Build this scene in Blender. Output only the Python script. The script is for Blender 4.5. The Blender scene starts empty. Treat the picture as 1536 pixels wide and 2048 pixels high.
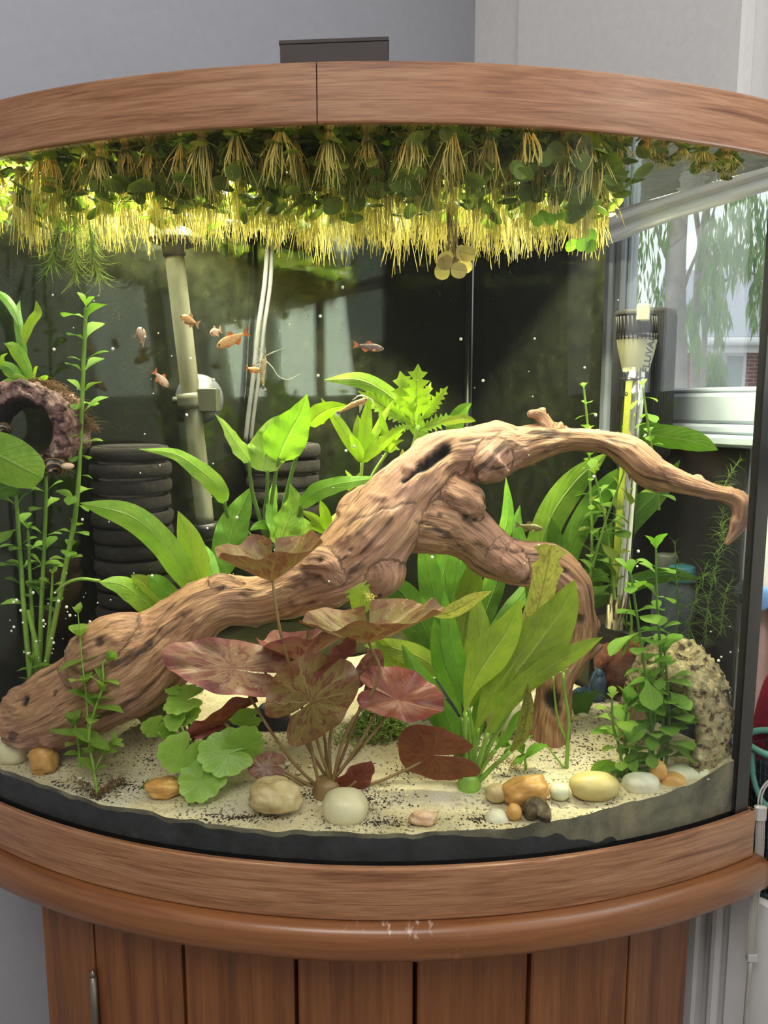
import bpy, math, random
import numpy as np
from mathutils import Vector, Matrix, noise

random.seed(7)
C = bpy.context.scene.collection
SC = bpy.context.scene
PI = math.pi

# ------------------------------------------------------------------ camera
F = 1539.0                      # focal length in pixels of the 1536 x 2048 frame
PITCH = math.radians(8.0)
EYE = 1.17
cam_data = bpy.data.cameras.new('camera')
cam_data.sensor_fit = 'HORIZONTAL'
cam_data.sensor_width = 36.0
cam_data.lens = 36.0 * F / 1536.0
cam_data.clip_start = 0.02
cam_data.clip_end = 200
cam = bpy.data.objects.new('camera', cam_data)
C.objects.link(cam)
cam.location = (0, 0, EYE)
cam.rotation_euler = (math.radians(90) - PITCH, 0, 0)
SC.camera = cam

# ------------------------------------------------------------------ sky, exposure
w = bpy.data.worlds.new('sky')
SC.world = w
w.use_nodes = True
w.node_tree.nodes['Background'].inputs['Color'].default_value = (0.93, 0.96, 1.0, 1)
w.node_tree.nodes['Background'].inputs['Strength'].default_value = 1.15
SC.view_settings.view_transform = 'Standard'
SC.view_settings.look = 'None'
SC.view_settings.exposure = 0.0
SC.view_settings.gamma = 1.0
SC.view_settings.use_curve_mapping = False
SC.cycles.max_bounces = 10
SC.cycles.transparent_max_bounces = 40
SC.cycles.use_denoising = True
SC.cycles.caustics_reflective = False
SC.cycles.caustics_refractive = False

# ------------------------------------------------------------------ room axes (needed by the window light)
CW = Vector((0.134, 1.22, 0))            # corner of the two walls
RD = Vector((0.509, -0.861, 0)).normalized()   # along the window wall, towards the viewer
LD = Vector((-0.861, -0.509, 0)).normalized()  # along the grey wall, towards the viewer
RN = LD.copy()                           # into the room from the window wall
LN = RD.copy()                           # into the room from the grey wall


def area(name, loc, direction, sx, sy, power, color):
    d = bpy.data.lights.new(name, 'AREA')
    d.shape = 'RECTANGLE'
    d.size, d.size_y, d.energy, d.color = sx, sy, power, color
    o = bpy.data.objects.new(name, d)
    C.objects.link(o)
    o.location = loc
    o.rotation_euler = Vector(direction).to_track_quat('-Z', 'Y').to_euler()
    return o


# daylight through the window beside the tank, and an added fill light before the solid wall farther along
area('window_daylight', CW + RD * 1.15 - RN * 0.02 + Vector((0, 0, 1.55)), (RN.x, RN.y, -0.12), 0.75, 0.85, 17, (0.95, 0.97, 1.0))
area('room_fill', CW + RD * 2.55 + RN * 0.05 + Vector((0, 0, 1.75)), (RN.x, RN.y, -0.05), 1.2, 1.1, 6, (0.95, 0.96, 1.0))
area('overhead_fill', CW + RD * 1.45 + LD * 1.25 + Vector((0, 0, 2.42)), (0, 0, -1), 0.9, 0.9, 24, (1.0, 0.97, 0.95))  # unseen fill added overhead for soft top light, no fixture built
# the tank's two lamps under its lid
area('tank_lamp', (-0.03, 0.795, EYE + 0.224), (0, 0.0, -1), 0.54, 0.035, 27.0, (1.0, 0.93, 0.70))
area('tank_lamp_front', (-0.06, 0.728, EYE + 0.224), (0, -0.10, -1), 0.62, 0.03, 23.0, (1.0, 0.94, 0.74))

# ------------------------------------------------------------------ placing and meshing helpers
CP, SP = math.cos(PITCH), math.sin(PITCH)


def P(px, py, Y):
    """Point of the photograph (px, py) at the real distance Y in front of the viewer."""
    u, v = px - 768.0, 1024.0 - py
    z = F * CP + v * SP
    return Vector((u / z * Y, Y, EYE + (v * CP - F * SP) / z * Y))


def mpp(py, Y):
    return Y / (F * CP + (1024.0 - py) * SP)


OFF = {}


def link(o, parent=None):
    C.objects.link(o)
    if parent is not None:
        o.parent = parent
    return o


def tag(o, label=None, cat=None, group=None, kind=None):
    if label: o['label'] = label
    if cat: o['category'] = cat
    if group: o['group'] = group
    if kind: o['kind'] = kind
    return o


def thing(name, loc, label, cat, group=None):
    o = bpy.data.objects.new(name, None)
    o.empty_display_size = 0.02
    C.objects.link(o)
    o.location = loc
    OFF[o.name] = Vector(loc)
    return tag(o, label, cat, group)


def mesh(name, V, Fc, mat, uv=None, smooth=True, vec=None):
    me = bpy.data.meshes.new(name)
    me.from_pydata([tuple(v) for v in V], [], Fc)
    for m in (mat if isinstance(mat, (list, tuple)) else [mat]):
        me.materials.append(m)
    if smooth:
        me.polygons.foreach_set('use_smooth', [True] * len(me.polygons))
    if uv is not None:
        lay = me.uv_layers.new(name='UVMap')
        li = np.zeros(len(me.loops), dtype=np.int32)
        me.loops.foreach_get('vertex_index', li)
        lay.data.foreach_set('uv', np.asarray(uv, dtype=np.float32)[li].ravel())
    if vec is not None:
        a = me.attributes.new('grain', 'FLOAT_VECTOR', 'POINT')
        a.data.foreach_set('vector', np.asarray(vec, dtype=np.float32).ravel())
    me.update()
    return me


def mk(name, V, Fc, mat, parent=None, uv=None, smooth=True, vec=None, origin=None):
    """One mesh object from world-space vertices; a child's vertices are stored relative to its thing's base."""
    V = [Vector(v) for v in V]
    if parent is not None:
        off = OFF.get(parent.name, Vector((0, 0, 0)))
    elif origin is not None:
        off = Vector(origin)
    else:
        xs = [v.x for v in V]; ys = [v.y for v in V]; zs = [v.z for v in V]
        off = Vector(((min(xs) + max(xs)) / 2, (min(ys) + max(ys)) / 2, min(zs)))
    me = mesh(name, [v - off for v in V], Fc, mat, uv, smooth, vec)
    o = bpy.data.objects.new(name, me)
    link(o, parent)
    if parent is None:
        o.location = off
    OFF[o.name] = off
    return o


def inst(name, me, M, parent):
    """An object of an existing mesh placed by the world matrix M under a thing."""
    o = bpy.data.objects.new(name, me)
    link(o, parent)
    o.matrix_local = Matrix.Translation(-OFF[parent.name]) @ M
    return o


def join(*parts):
    V, Fc, U = [], [], []
    for p in parts:
        n = len(V)
        V += list(p[0])
        Fc += [tuple(i + n for i in f) for f in p[1]]
        U += list(p[2]) if len(p) > 2 and p[2] is not None else [(0, 0)] * len(p[0])
    return V, Fc, U


def catmull(pts, n):
    """n samples along a smooth curve through pts (tuples of any length)."""
    A = np.array([tuple(p) for p in pts], dtype=float)
    if len(A) == 2:
        t = np.linspace(0, 1, n)[:, None]
        return A[0] * (1 - t) + A[1] * t
    d = np.r_[0, np.cumsum(np.linalg.norm(np.diff(A[:, :3], axis=0), axis=1) + 1e-9)]
    ts = np.linspace(0, d[-1], n)
    m = np.zeros_like(A)
    for i in range(len(A)):
        a, b = max(i - 1, 0), min(i + 1, len(A) - 1)
        m[i] = (A[b] - A[a]) / (d[b] - d[a])
    out = np.zeros((n, A.shape[1]))
    for k, t in enumerate(ts):
        i = min(max(np.searchsorted(d, t, side='right') - 1, 0), len(A) - 2)
        h = d[i + 1] - d[i]
        s = (t - d[i]) / h
        out[k] = ((2 * s**3 - 3 * s**2 + 1) * A[i] + (s**3 - 2 * s**2 + s) * h * m[i]
                  + (-2 * s**3 + 3 * s**2) * A[i + 1] + (s**3 - s**2) * h * m[i + 1])
    return out


def frames(Q):
    Q = [Vector(q[:3]) for q in Q]
    n = len(Q)
    T = [(Q[min(i + 1, n - 1)] - Q[max(i - 1, 0)]).normalized() for i in range(n)]
    up = Vector((0, 0, 1)) if abs(T[0].z) < 0.9 else Vector((1, 0, 0))
    e = (up - T[0] * up.dot(T[0])).normalized()
    E1, E2 = [], []
    for i in range(n):
        e = (e - T[i] * e.dot(T[i]))
        e = e.normalized() if e.length > 1e-6 else T[i].orthogonal().normalized()
        E1.append(e.copy()); E2.append(T[i].cross(e))
    return Q, T, E1, E2


def tube(pts, r, seg=8, n=None, caps=True, rfun=None):
    """Round tube through 3-D points; r a number or one radius per point."""
    rr = [r] * len(pts) if isinstance(r, (int, float)) else list(r)
    A = [tuple(p) + (q,) for p, q in zip(pts, rr)]
    S = catmull(A, n or max(2, len(pts) * 3)) if (n or len(pts) > 2) else np.array(A)
    Q, T, E1, E2 = frames(S)
    V, Fc, U = [], [], []
    L = 0
    for i in range(len(Q)):
        if i: L += (Q[i] - Q[i - 1]).length
        for k in range(seg):
            a = 2 * PI * k / seg
            rad = max(S[i][3], 1e-5) * (rfun(i / (len(Q) - 1), a) if rfun else 1)
            V.append(Q[i] + (E1[i] * math.cos(a) + E2[i] * math.sin(a)) * rad)
            U.append((k / seg, L))
    for i in range(len(Q) - 1):
        for k in range(seg):
            a, b = i * seg + k, i * seg + (k + 1) % seg
            Fc.append((a, b, b + seg, a + seg))
    if caps:
        Fc.append(tuple(range(seg - 1, -1, -1)))
        Fc.append(tuple((len(Q) - 1) * seg + k for k in range(seg)))
    return V, Fc, U


def lathe(profile, base, axis=(0, 0, 1), seg=32, caps=True):
    """Surface of revolution of (radius, height) pairs about axis through base."""
    ax = Vector(axis).normalized()
    e1 = ax.orthogonal().normalized(); e2 = ax.cross(e1)
    V, Fc, U = [], [], []
    for r, h in profile:
        for k in range(seg):
            a = 2 * PI * k / seg
            V.append(Vector(base) + ax * h + (e1 * math.cos(a) + e2 * math.sin(a)) * max(r, 1e-5))
            U.append((k / seg, h))
    for i in range(len(profile) - 1):
        for k in range(seg):
            a, b = i * seg + k, i * seg + (k + 1) % seg
            Fc.append((a, b, b + seg, a + seg))
    if caps:
        Fc.append(tuple(range(seg - 1, -1, -1)))
        Fc.append(tuple((len(profile) - 1) * seg + k for k in range(seg)))
    return V, Fc, U


def obox(o, ax, ay, az, x0, x1, y0, y1, z0, z1, bev=0.0):
    """Box in the axes ax, ay, az at o, its vertical and horizontal edges chamfered by bev."""
    o = Vector(o)
    if bev <= 0:
        c = [(x, y, z) for z in (z0, z1) for (x, y) in ((x0, y0), (x1, y0), (x1, y1), (x0, y1))]
        V = [o + ax * x + ay * y + az * z for x, y, z in c]
        return V, [(3, 2, 1, 0), (4, 5, 6, 7), (0, 1, 5, 4), (1, 2, 6, 5), (2, 3, 7, 6), (3, 0, 4, 7)], [(p[0] + p[1], p[2]) for p in c]
    b = bev

    def ring(i, z):
        return [(x0 + b - b * i, y0, z), (x1 - b + b * i, y0, z)] if False else \
            [(x0 + b * (2 - i) / 1, y0 + b * (1 - i), z), (x1 - b * (2 - i), y0 + b * (1 - i), z), (x1 - b * (1 - i), y0 + b * (2 - i), z), (x1 - b * (1 - i), y1 - b * (2 - i), z),
             (x1 - b * (2 - i), y1 - b * (1 - i), z), (x0 + b * (2 - i), y1 - b * (1 - i), z), (x0 + b * (1 - i), y1 - b * (2 - i), z), (x0 + b * (1 - i), y0 + b * (2 - i), z)]
    rings = [ring(0, z0), ring(1, z0 + b), ring(1, z1 - b), ring(0, z1)]
    V, U, Fc = [], [], []
    for rg in rings:
        for p in rg:
            V.append(o + ax * p[0] + ay * p[1] + az * p[2]); U.append((p[0] + p[1], p[2]))
    for i in range(3):
        for k in range(8):
            a, c = i * 8 + k, i * 8 + (k + 1) % 8
            Fc.append((a, c, c + 8, a + 8))
    Fc.append(tuple(range(7, -1, -1))); Fc.append(tuple(24 + k for k in range(8)))
    return V, Fc, U


X, Yv, Z = Vector((1, 0, 0)), Vector((0, 1, 0)), Vector((0, 0, 1))


def nz(p, s=1.0, seed=0.0):
    return noise.noise(Vector(p) * s + Vector((seed * 3.1, seed * 7.7, seed * 1.3)))


def sphere(n=16, m=10):
    V, Fc = [Vector((0, 0, -1))], []
    for j in range(1, m):
        b = -PI / 2 + PI * j / m
        for i in range(n):
            a = 2 * PI * i / n
            V.append(Vector((math.cos(a) * math.cos(b), math.sin(a) * math.cos(b), math.sin(b))))
    V.append(Vector((0, 0, 1)))
    for i in range(n):
        Fc.append((0, 1 + (i + 1) % n, 1 + i))
        for j in range(m - 2):
            a, b = 1 + j * n + i, 1 + j * n + (i + 1) % n
            Fc.append((a, b, b + n, a + n))
        Fc.append((1 + (m - 2) * n + i, 1 + (m - 2) * n + (i + 1) % n, len(V) - 1))
    return V, Fc

# ------------------------------------------------------------------ materials
class NT:
    def __init__(self, name):
        self.m = bpy.data.materials.new(name)
        self.m.use_nodes = True
        self.t = self.m.node_tree
        self.t.nodes.clear()
        self.out = self.t.nodes.new('ShaderNodeOutputMaterial')

    def n(self, type_, _out=0, _set=None, **kw):
        nd = self.t.nodes.new('ShaderNode' + type_)
        for k, v in (_set or {}).items():
            setattr(nd, k, v)
        for k, v in kw.items():
            k = int(k[1:]) if k[0] == '_' and k[1:].isdigit() else k.replace('_', ' ')
            s = nd.inputs[k]
            if isinstance(v, bpy.types.NodeSocket):
                self.t.links.new(v, s)
            elif isinstance(v, (tuple, list)) and len(v) == 3 and s.type == 'RGBA':
                s.default_value = (*v, 1)
            else:
                s.default_value = v
        return nd.outputs[_out]

    def coord(self, which):
        nd = self.t.nodes.new('ShaderNodeTexCoord')
        return nd.outputs[which]

    def attr(self, name):
        nd = self.t.nodes.new('ShaderNodeAttribute')
        nd.attribute_name = name
        return nd.outputs['Vector']

    def map(self, vec, scale=(1, 1, 1), loc=(0, 0, 0)):
        return self.n('Mapping', Vector=vec, Scale=scale, Location=loc)

    def noise(self, vec, scale, detail=4, rough=0.55, dist=0.0):
        return self.n('TexNoise', Vector=vec, Scale=scale, Detail=detail, Roughness=rough, Distortion=dist)

    def ramp(self, fac, stops):
        nd = self.t.nodes.new('ShaderNodeValToRGB')
        cr = nd.color_ramp
        while len(cr.elements) > 1: cr.elements.remove(cr.elements[-1])
        for i, (p, c) in enumerate(stops):
            e = cr.elements[0] if i == 0 else cr.elements.new(p)
            e.position = p
            e.color = (*c, 1) if len(c) == 3 else c
        self.t.links.new(fac, nd.inputs['Fac'])
        return nd.outputs['Color']

    def math(self, op, a, b=0.0, c=0.0, clamp=False):
        return self.n('Math', _set={'operation': op, 'use_clamp': clamp}, _0=a, _1=b, _2=c)

    def mix(self, fac, a, b, mode='MIX'):
        nd = self.t.nodes.new('ShaderNodeMix')
        nd.data_type = 'RGBA'
        nd.blend_type = mode
        for s, v in ((nd.inputs[0], fac), (nd.inputs[6], a), (nd.inputs[7], b)):
            if isinstance(v, bpy.types.NodeSocket): self.t.links.new(v, s)
            else: s.default_value = (*v, 1) if isinstance(v, (tuple, list)) and len(v) == 3 else v
        return nd.outputs[2]

    def bump(self, h, strength=0.5, dist=0.001):
        return self.n('Bump', Strength=strength, Distance=dist, Height=h)

    def pbr(self, col, rough=0.5, bump=None, **kw):
        if bump is not None: kw['Normal'] = bump
        return self.n('BsdfPrincipled', Base_Color=col, Roughness=rough, **kw)

    def done(self, sh):
        self.t.links.new(sh, self.out.inputs['Surface'])
        return self.m


def plain(name, col, rough=0.5, var=0.12, scale=60, bump=0.15, dist=0.0006, **kw):
    t = NT(name)
    nse = t.noise(t.coord('Object'), scale, 5)
    lo = tuple(c * (1 - var) for c in col); hi = tuple(min(1, c * (1 + var)) for c in col)
    return t.done(t.pbr(t.ramp(nse, [(0.3, lo), (0.7, hi)]), rough, t.bump(nse, bump, dist), **kw))


def mottled(name, stops, scale=30, rough=0.6, bump=0.4, dist=0.001, detail=6, distort=0.6, bscale=None, **kw):
    t = NT(name)
    co = t.coord('Object')
    nse = t.noise(co, scale, detail, 0.6, distort)
    h = t.noise(co, bscale or scale * 3, 6, 0.65)
    return t.done(t.pbr(t.ramp(nse, stops), rough, t.bump(h, bump, dist), **kw))


def wood(name, dark, mid, light, su, sv, rough=0.42, axis_uv=True, ring=0.0, wear=False, streak=0.5, coat=0.0):
    """Grain along U (metres), streaks across V (metres)."""
    t = NT(name)
    uv = t.coord('UV')
    a = t.noise(t.map(uv, (su, sv, 1)), 1.0, 6, 0.62, 0.7)
    b = t.noise(t.map(uv, (su * 4, sv * 5, 1), (3, 8, 0)), 1.0, 4, 0.6)
    c = t.noise(t.map(uv, (su * 0.35, sv * 0.3, 1), (11, 2, 0)), 1.0, 2, 0.5)
    col = t.ramp(a, [(0.30, dark), (0.47, mid), (0.68, light)])
    fine = t.ramp(b, [(0.42, (0.62, 0.55, 0.5)), (0.56, (1, 1, 1))])
    col = t.mix(streak, col, fine, 'MULTIPLY')
    col = t.mix(0.35, col, t.ramp(c, [(0.3, (0.72, 0.68, 0.66)), (0.7, (1.1, 1.08, 1.05))]), 'MULTIPLY')
    if wear:
        wm = t.ramp(t.noise(t.map(uv, (70, 40, 1), (5, 1, 0)), 1.0, 5, 0.7), [(0.60, (0, 0, 0)), (0.66, (1, 1, 1))])
        sxw = t.n('SeparateXYZ', Vector=uv)
        zone = t.ramp(t.math('MULTIPLY', t.math('ABSOLUTE', t.math('SUBTRACT', sxw, 0.012)), 12.0), [(0.15, (1, 1, 1)), (0.75, (0, 0, 0))])
        col = t.mix(t.mix(1.0, wm, zone, 'MULTIPLY'), col, (0.46, 0.33, 0.24))
    return t.done(t.pbr(col, rough, t.bump(t.mix(0.5, a, b), 0.16, 0.0006), Coat_Weight=coat, Coat_Roughness=0.25))


def leaf_mat(name, a, b, vein, trans=0.45, blotch=None, side=34.0, rough=0.45, holes=False):
    """Leaf with midrib and side veins (UV: U across, V along), light passing through the blade."""
    t = NT(name)
    uv = t.coord('UV')
    sx = t.n('SeparateXYZ', Vector=uv)
    u = sx
    v = sx.node.outputs[1]
    d = t.math('ABSOLUTE', t.math('SUBTRACT', u, 0.5))
    rib = t.math('SUBTRACT', 1.0, t.math('MULTIPLY', d, 22.0), clamp=True)
    w1 = t.math('ABSOLUTE', t.math('SINE', t.math('MULTIPLY', t.math('SUBTRACT', v, t.math('MULTIPLY', d, 0.55)), side)))
    sv = t.math('SUBTRACT', 1.0, t.math('MULTIPLY', w1, 5.0), clamp=True)
    co = t.coord('Object')
    nse = t.noise(co, 45, 5, 0.6, 0.5)
    col = t.ramp(nse, [(0.28, a), (0.72, b)])
    if blotch:
        bl = t.noise(t.map(uv, (2.4, 7, 1)), 2.0, 5, 0.65, 1.2)
        col = t.mix(t.ramp(bl, [(0.50, (0, 0, 0)), (0.60, (0.85, 0.85, 0.85))]), col, blotch)
    col = t.mix(0.45, col, t.ramp(t.noise(co, 140, 4, 0.65), [(0.35, (0.62, 0.70, 0.55)), (0.62, (1.06, 1.04, 1.0))]), 'MULTIPLY')
    col = t.mix(t.math('MULTIPLY', sv, 0.45), col, vein)
    col = t.mix(t.math('MULTIPLY', rib, 0.65), col, vein)
    hgt = t.math('ADD', t.math('MULTIPLY', rib, 1.0), t.math('ADD', t.math('MULTIPLY', sv, 0.5), nse))
    bp = t.bump(hgt, 0.6, 0.0022)
    s1 = t.pbr(col, rough, bp)
    s2 = t.n('BsdfTranslucent', Color=t.mix(1.0, col, (0.82, 0.95, 0.55), 'MULTIPLY'), Normal=bp)
    return t.done(t.n('MixShader', _0=trans, _1=s1, _2=s2))


def pad_mat(name, base, red, vein, edge, trans=0.4):
    """Lily pad: radial veins and red streaks (UV: U the angle, V the radius)."""
    t = NT(name)
    uv = t.coord('UV')
    sx = t.n('SeparateXYZ', Vector=uv)
    u = sx
    v = sx.node.outputs[1]
    wob = t.math('MULTIPLY', t.math('SUBTRACT', t.noise(uv, 5, 3), 0.5), 0.10)
    ang = t.math('ADD', u, wob)
    w1 = t.math('ABSOLUTE', t.math('SINE', t.math('MULTIPLY', ang, 31.0)))
    ve = t.math('SUBTRACT', 1.0, t.math('MULTIPLY', w1, t.math('ADD', 4.5, t.math('MULTIPLY', v, 6.0))), clamp=True)
    w2 = t.math('ABSOLUTE', t.math('SINE', t.math('MULTIPLY', ang, 93.0)))
    ve2 = t.math('MULTIPLY', t.math('SUBTRACT', 1.0, t.math('MULTIPLY', w2, 5.0), clamp=True), t.math('GREATER_THAN', v, 0.45))
    st = t.noise(t.map(uv, (26, 3.2, 1)), 1.0, 4, 0.6, 0.7)
    st2 = t.noise(t.coord('Object'), 70, 4)
    col = t.ramp(st2, [(0.3, tuple(c * 0.8 for c in base)), (0.7, base)])
    col = t.mix(t.ramp(st, [(0.50, (0, 0, 0)), (0.60, (0.9, 0.9, 0.9))]), col, red)
    col = t.mix(t.ramp(v, [(0.72, (0, 0, 0)), (1.0, (0.75, 0.75, 0.75))]), col, edge)
    vv = t.math('MAXIMUM', ve, t.math('MULTIPLY', ve2, 0.5))
    col = t.mix(t.math('MULTIPLY', vv, 0.55), col, vein)
    bp = t.bump(t.math('ADD', vv, t.math('MULTIPLY', st2, 0.6)), 0.4, 0.0015)
    s1 = t.pbr(col, 0.38, bp)
    s2 = t.n('BsdfTranslucent', Color=t.mix(0.3, col, red), Normal=bp)
    return t.done(t.n('MixShader', _0=trans, _1=s1, _2=s2))


MT = {}
MT['oak'] = wood('oak_laminate', (0.17, 0.066, 0.027), (0.35, 0.168, 0.080), (0.44, 0.240, 0.128), 7.0, 130.0, 0.40, coat=0.15, streak=0.6)
MT['shelf'] = wood('stained_pine_edge', (0.155, 0.050, 0.014), (0.230, 0.085, 0.026), (0.285, 0.115, 0.038), 3.0, 55.0, 0.34, wear=True, streak=0.35, coat=0.35)
MT['pine'] = wood('stained_pine', (0.105, 0.032, 0.008), (0.200, 0.070, 0.019), (0.26, 0.098, 0.029), 2.5, 60.0, 0.40, streak=0.4, coat=0.15)
MT['seam'] = plain('seam_dark', (0.05, 0.025, 0.015), 0.7)
MT['brass'] = plain('dull_hinge_metal', (0.22, 0.20, 0.16), 0.35, Metallic=0.8)
MT['wall_grey'] = plain('grey_wall_paint', (0.40, 0.405, 0.445), 0.85, 0.03, 90, 0.25, 0.0008)
MT['wall_white'] = plain('white_wall_paint', (0.90, 0.89, 0.87), 0.8, 0.03, 110, 0.4, 0.0015)
MT['trim_white'] = plain('white_gloss_paint', (0.80, 0.80, 0.80), 0.35, 0.03, 40, 0.12, 0.0008)
MT['ceiling'] = plain('ceiling_paint', (0.78, 0.77, 0.75), 0.9, 0.02)
MT['floor'] = plain('floor_carpet', (0.30, 0.27, 0.24), 0.95, 0.15, 200)
MT['box'] = plain('dark_brown_card', (0.035, 0.022, 0.020), 0.6, 0.1)
MT['black'] = plain('black_plastic', (0.012, 0.012, 0.013), 0.45, 0.2)
MT['silicone'] = plain('black_silicone', (0.008, 0.008, 0.009), 0.35, 0.1)
MT['upvc'] = plain('white_window_plastic', (0.46, 0.49, 0.54), 0.35, 0.04, 20, 0.05)

def thin_fresnel(t, ior):
    """Fresnel of a thin pane: the same from either side of the surface."""
    bf = t.t.nodes.new('ShaderNodeNewGeometry').outputs['Backfacing']
    return t.n('Fresnel', IOR=t.math('ADD', ior, t.math('MULTIPLY', bf, 1.0 / ior - ior)))


t = NT('aquarium_glass')
fr = thin_fresnel(t, 1.45)
MT['glass'] = t.done(t.n('MixShader', _0=t.math('MULTIPLY', fr, 0.22), _1=t.n('BsdfTransparent', Color=(0.975, 0.99, 0.975)), _2=t.n('BsdfGlossy', Color=(1, 1, 1), Roughness=0.01)))
t = NT('window_glass')
fr = thin_fresnel(t, 1.45)
MT['pane'] = t.done(t.n('MixShader', _0=t.math('MULTIPLY', fr, 0.6), _1=t.n('BsdfTransparent', Color=(0.97, 0.98, 0.98)), _2=t.n('BsdfGlossy', Color=(1, 1, 1), Roughness=0.01)))
t = NT('water_surface')
bp = t.bump(t.noise(t.coord('Object'), 38, 2), 0.12, 0.002)
fr = t.n('Fresnel', IOR=1.33, Normal=bp)
MT['water'] = t.done(t.n('MixShader', _0=fr, _1=t.n('BsdfTransparent', Color=(0.98, 1, 0.97)), _2=t.n('BsdfGlossy', Color=(0.95, 1, 0.92), Roughness=0.02, Normal=bp)))
t = NT('back_film')                          # glossy black film behind the tank's back panes
co = t.coord('Object')
nse = t.noise(co, 9, 4, 0.6)
alg = t.noise(co, 60, 6, 0.7)
MT['film'] = t.done(t.n('MixShader', _0=0.045, _1=t.n('BsdfDiffuse', Color=t.ramp(alg, [(0.40, (0.006, 0.0065, 0.004)), (0.65, (0.014, 0.015, 0.008))])), _2=t.n('BsdfGlossy', Color=(0.80, 0.86, 0.58), Roughness=0.05)))

t = NT('sand')
co = t.coord('Object')
g = t.noise(co, 900, 2, 0.7)
big = t.noise(co, 14, 4, 0.6, 0.4)
sp = t.noise(co, 330, 2, 0.55)
zone = t.noise(co, 11, 3, 0.55, 0.6)
col = t.ramp(big, [(0.3, (0.50, 0.42, 0.22)), (0.55, (0.66, 0.58, 0.38)), (0.75, (0.72, 0.64, 0.52))])
col = t.mix(0.45, col, t.ramp(g, [(0.30, (0.45, 0.40, 0.34)), (0.60, (1.1, 1.08, 1.0))]), 'MULTIPLY')
speck = t.ramp(sp, [(0.57, (0, 0, 0)), (0.61, (1, 1, 1))])
zo = t.ramp(zone, [(0.40, (0.15, 0.15, 0.15)), (0.62, (1, 1, 1))])
col = t.mix(t.mix(1.0, speck, zo, 'MULTIPLY'), col, (0.045, 0.034, 0.020))
MT['sand'] = t.done(t.pbr(col, 0.9, t.bump(t.mix(0.4, g, sp), 0.6, 0.0012)))
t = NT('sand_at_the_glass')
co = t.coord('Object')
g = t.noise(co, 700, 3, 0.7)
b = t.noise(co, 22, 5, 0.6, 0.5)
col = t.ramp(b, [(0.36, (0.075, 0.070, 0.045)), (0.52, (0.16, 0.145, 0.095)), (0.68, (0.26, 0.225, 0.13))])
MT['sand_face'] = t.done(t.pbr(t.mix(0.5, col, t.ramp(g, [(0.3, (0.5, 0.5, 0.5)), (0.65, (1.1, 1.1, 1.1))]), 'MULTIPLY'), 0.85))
t = NT('dark_soil')
co = t.coord('Object')
g = t.noise(co, 600, 4, 0.7)
b = t.noise(co, 30, 5, 0.65, 0.7)
col = t.ramp(b, [(0.35, (0.008, 0.010, 0.012)), (0.62, (0.030, 0.034, 0.038)), (0.78, (0.10, 0.10, 0.10))])
MT['soil'] = t.done(t.pbr(t.mix(0.5, col, t.ramp(g, [(0.3, (0.5, 0.5, 0.5)), (0.65, (1.15, 1.15, 1.15))]), 'MULTIPLY'), 0.7, t.bump(g, 0.5, 0.001)))

t = NT('driftwood')
gr = t.attr('grain')
a = t.noise(t.map(gr, (9, 150, 150)), 1.0, 5, 0.65, 0.9)
b = t.noise(t.map(gr, (26, 420, 420), (4, 1, 2)), 1.0, 4, 0.6, 0.4)
c = t.noise(t.coord('Object'), 11, 3, 0.55, 0.3)
ck = t.noise(t.map(gr, (5, 95, 95), (9, 3, 7)), 1.0, 3, 0.5, 0.6)
col = t.ramp(a, [(0.29, (0.12, 0.050, 0.021)), (0.46, (0.40, 0.205, 0.100)), (0.70, (0.58, 0.345, 0.180))])
col = t.mix(0.55, col, t.ramp(b, [(0.38, (0.42, 0.36, 0.32)), (0.58, (1.08, 1.06, 1.04))]), 'MULTIPLY')
col = t.mix(t.ramp(c, [(0.42, (0, 0, 0)), (0.70, (0.55, 0.55, 0.55))]), col, (0.43, 0.225, 0.195))
col = t.mix(t.ramp(ck, [(0.60, (0, 0, 0)), (0.66, (0.85, 0.85, 0.85))]), col, (0.050, 0.022, 0.011))
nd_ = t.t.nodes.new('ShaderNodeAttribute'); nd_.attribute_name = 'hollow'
col = t.mix(nd_.outputs['Fac'], col, (0.010, 0.006, 0.004))  # shade of deep crevices and rotten wood painted in; the dents are shallow
MT['drift'] = t.done(t.pbr(col, 0.62, t.bump(t.mix(0.5, a, b), 1.0, 0.004)))
MT['hollow'] = plain('wood_hollow', (0.018, 0.010, 0.006), 0.9)

MT['lf_bright'] = leaf_mat('leaf_bright', (0.24, 0.48, 0.026), (0.37, 0.60, 0.05), (0.50, 0.70, 0.18), 0.48)
MT['lf_yellow'] = leaf_mat('leaf_yellow_green', (0.36, 0.58, 0.022), (0.48, 0.70, 0.04), (0.58, 0.76, 0.14), 0.5)
MT['lf_sword'] = leaf_mat('leaf_sword', (0.13, 0.36, 0.022), (0.26, 0.50, 0.040), (0.40, 0.62, 0.14), 0.42)
MT['lf_deep'] = leaf_mat('leaf_deep', (0.085, 0.22, 0.012), (0.16, 0.34, 0.022), (0.22, 0.46, 0.08), 0.42)
MT['lf_olive'] = leaf_mat('leaf_olive', (0.25, 0.36, 0.030), (0.38, 0.48, 0.050), (0.52, 0.60, 0.16), 0.45)
MT['lf_old'] = leaf_mat('leaf_old', (0.44, 0.42, 0.09), (0.58, 0.52, 0.13), (0.35, 0.30, 0.07), 0.5, blotch=(0.30, 0.24, 0.06))
MT['lf_brown'] = leaf_mat('leaf_brown', (0.26, 0.25, 0.05), (0.34, 0.36, 0.05), (0.16, 0.11, 0.03), 0.4, blotch=(0.14, 0.10, 0.03))
MT['lf_round'] = leaf_mat('leaf_round', (0.28, 0.50, 0.045), (0.44, 0.64, 0.10), (0.58, 0.74, 0.26), 0.45)
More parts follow.
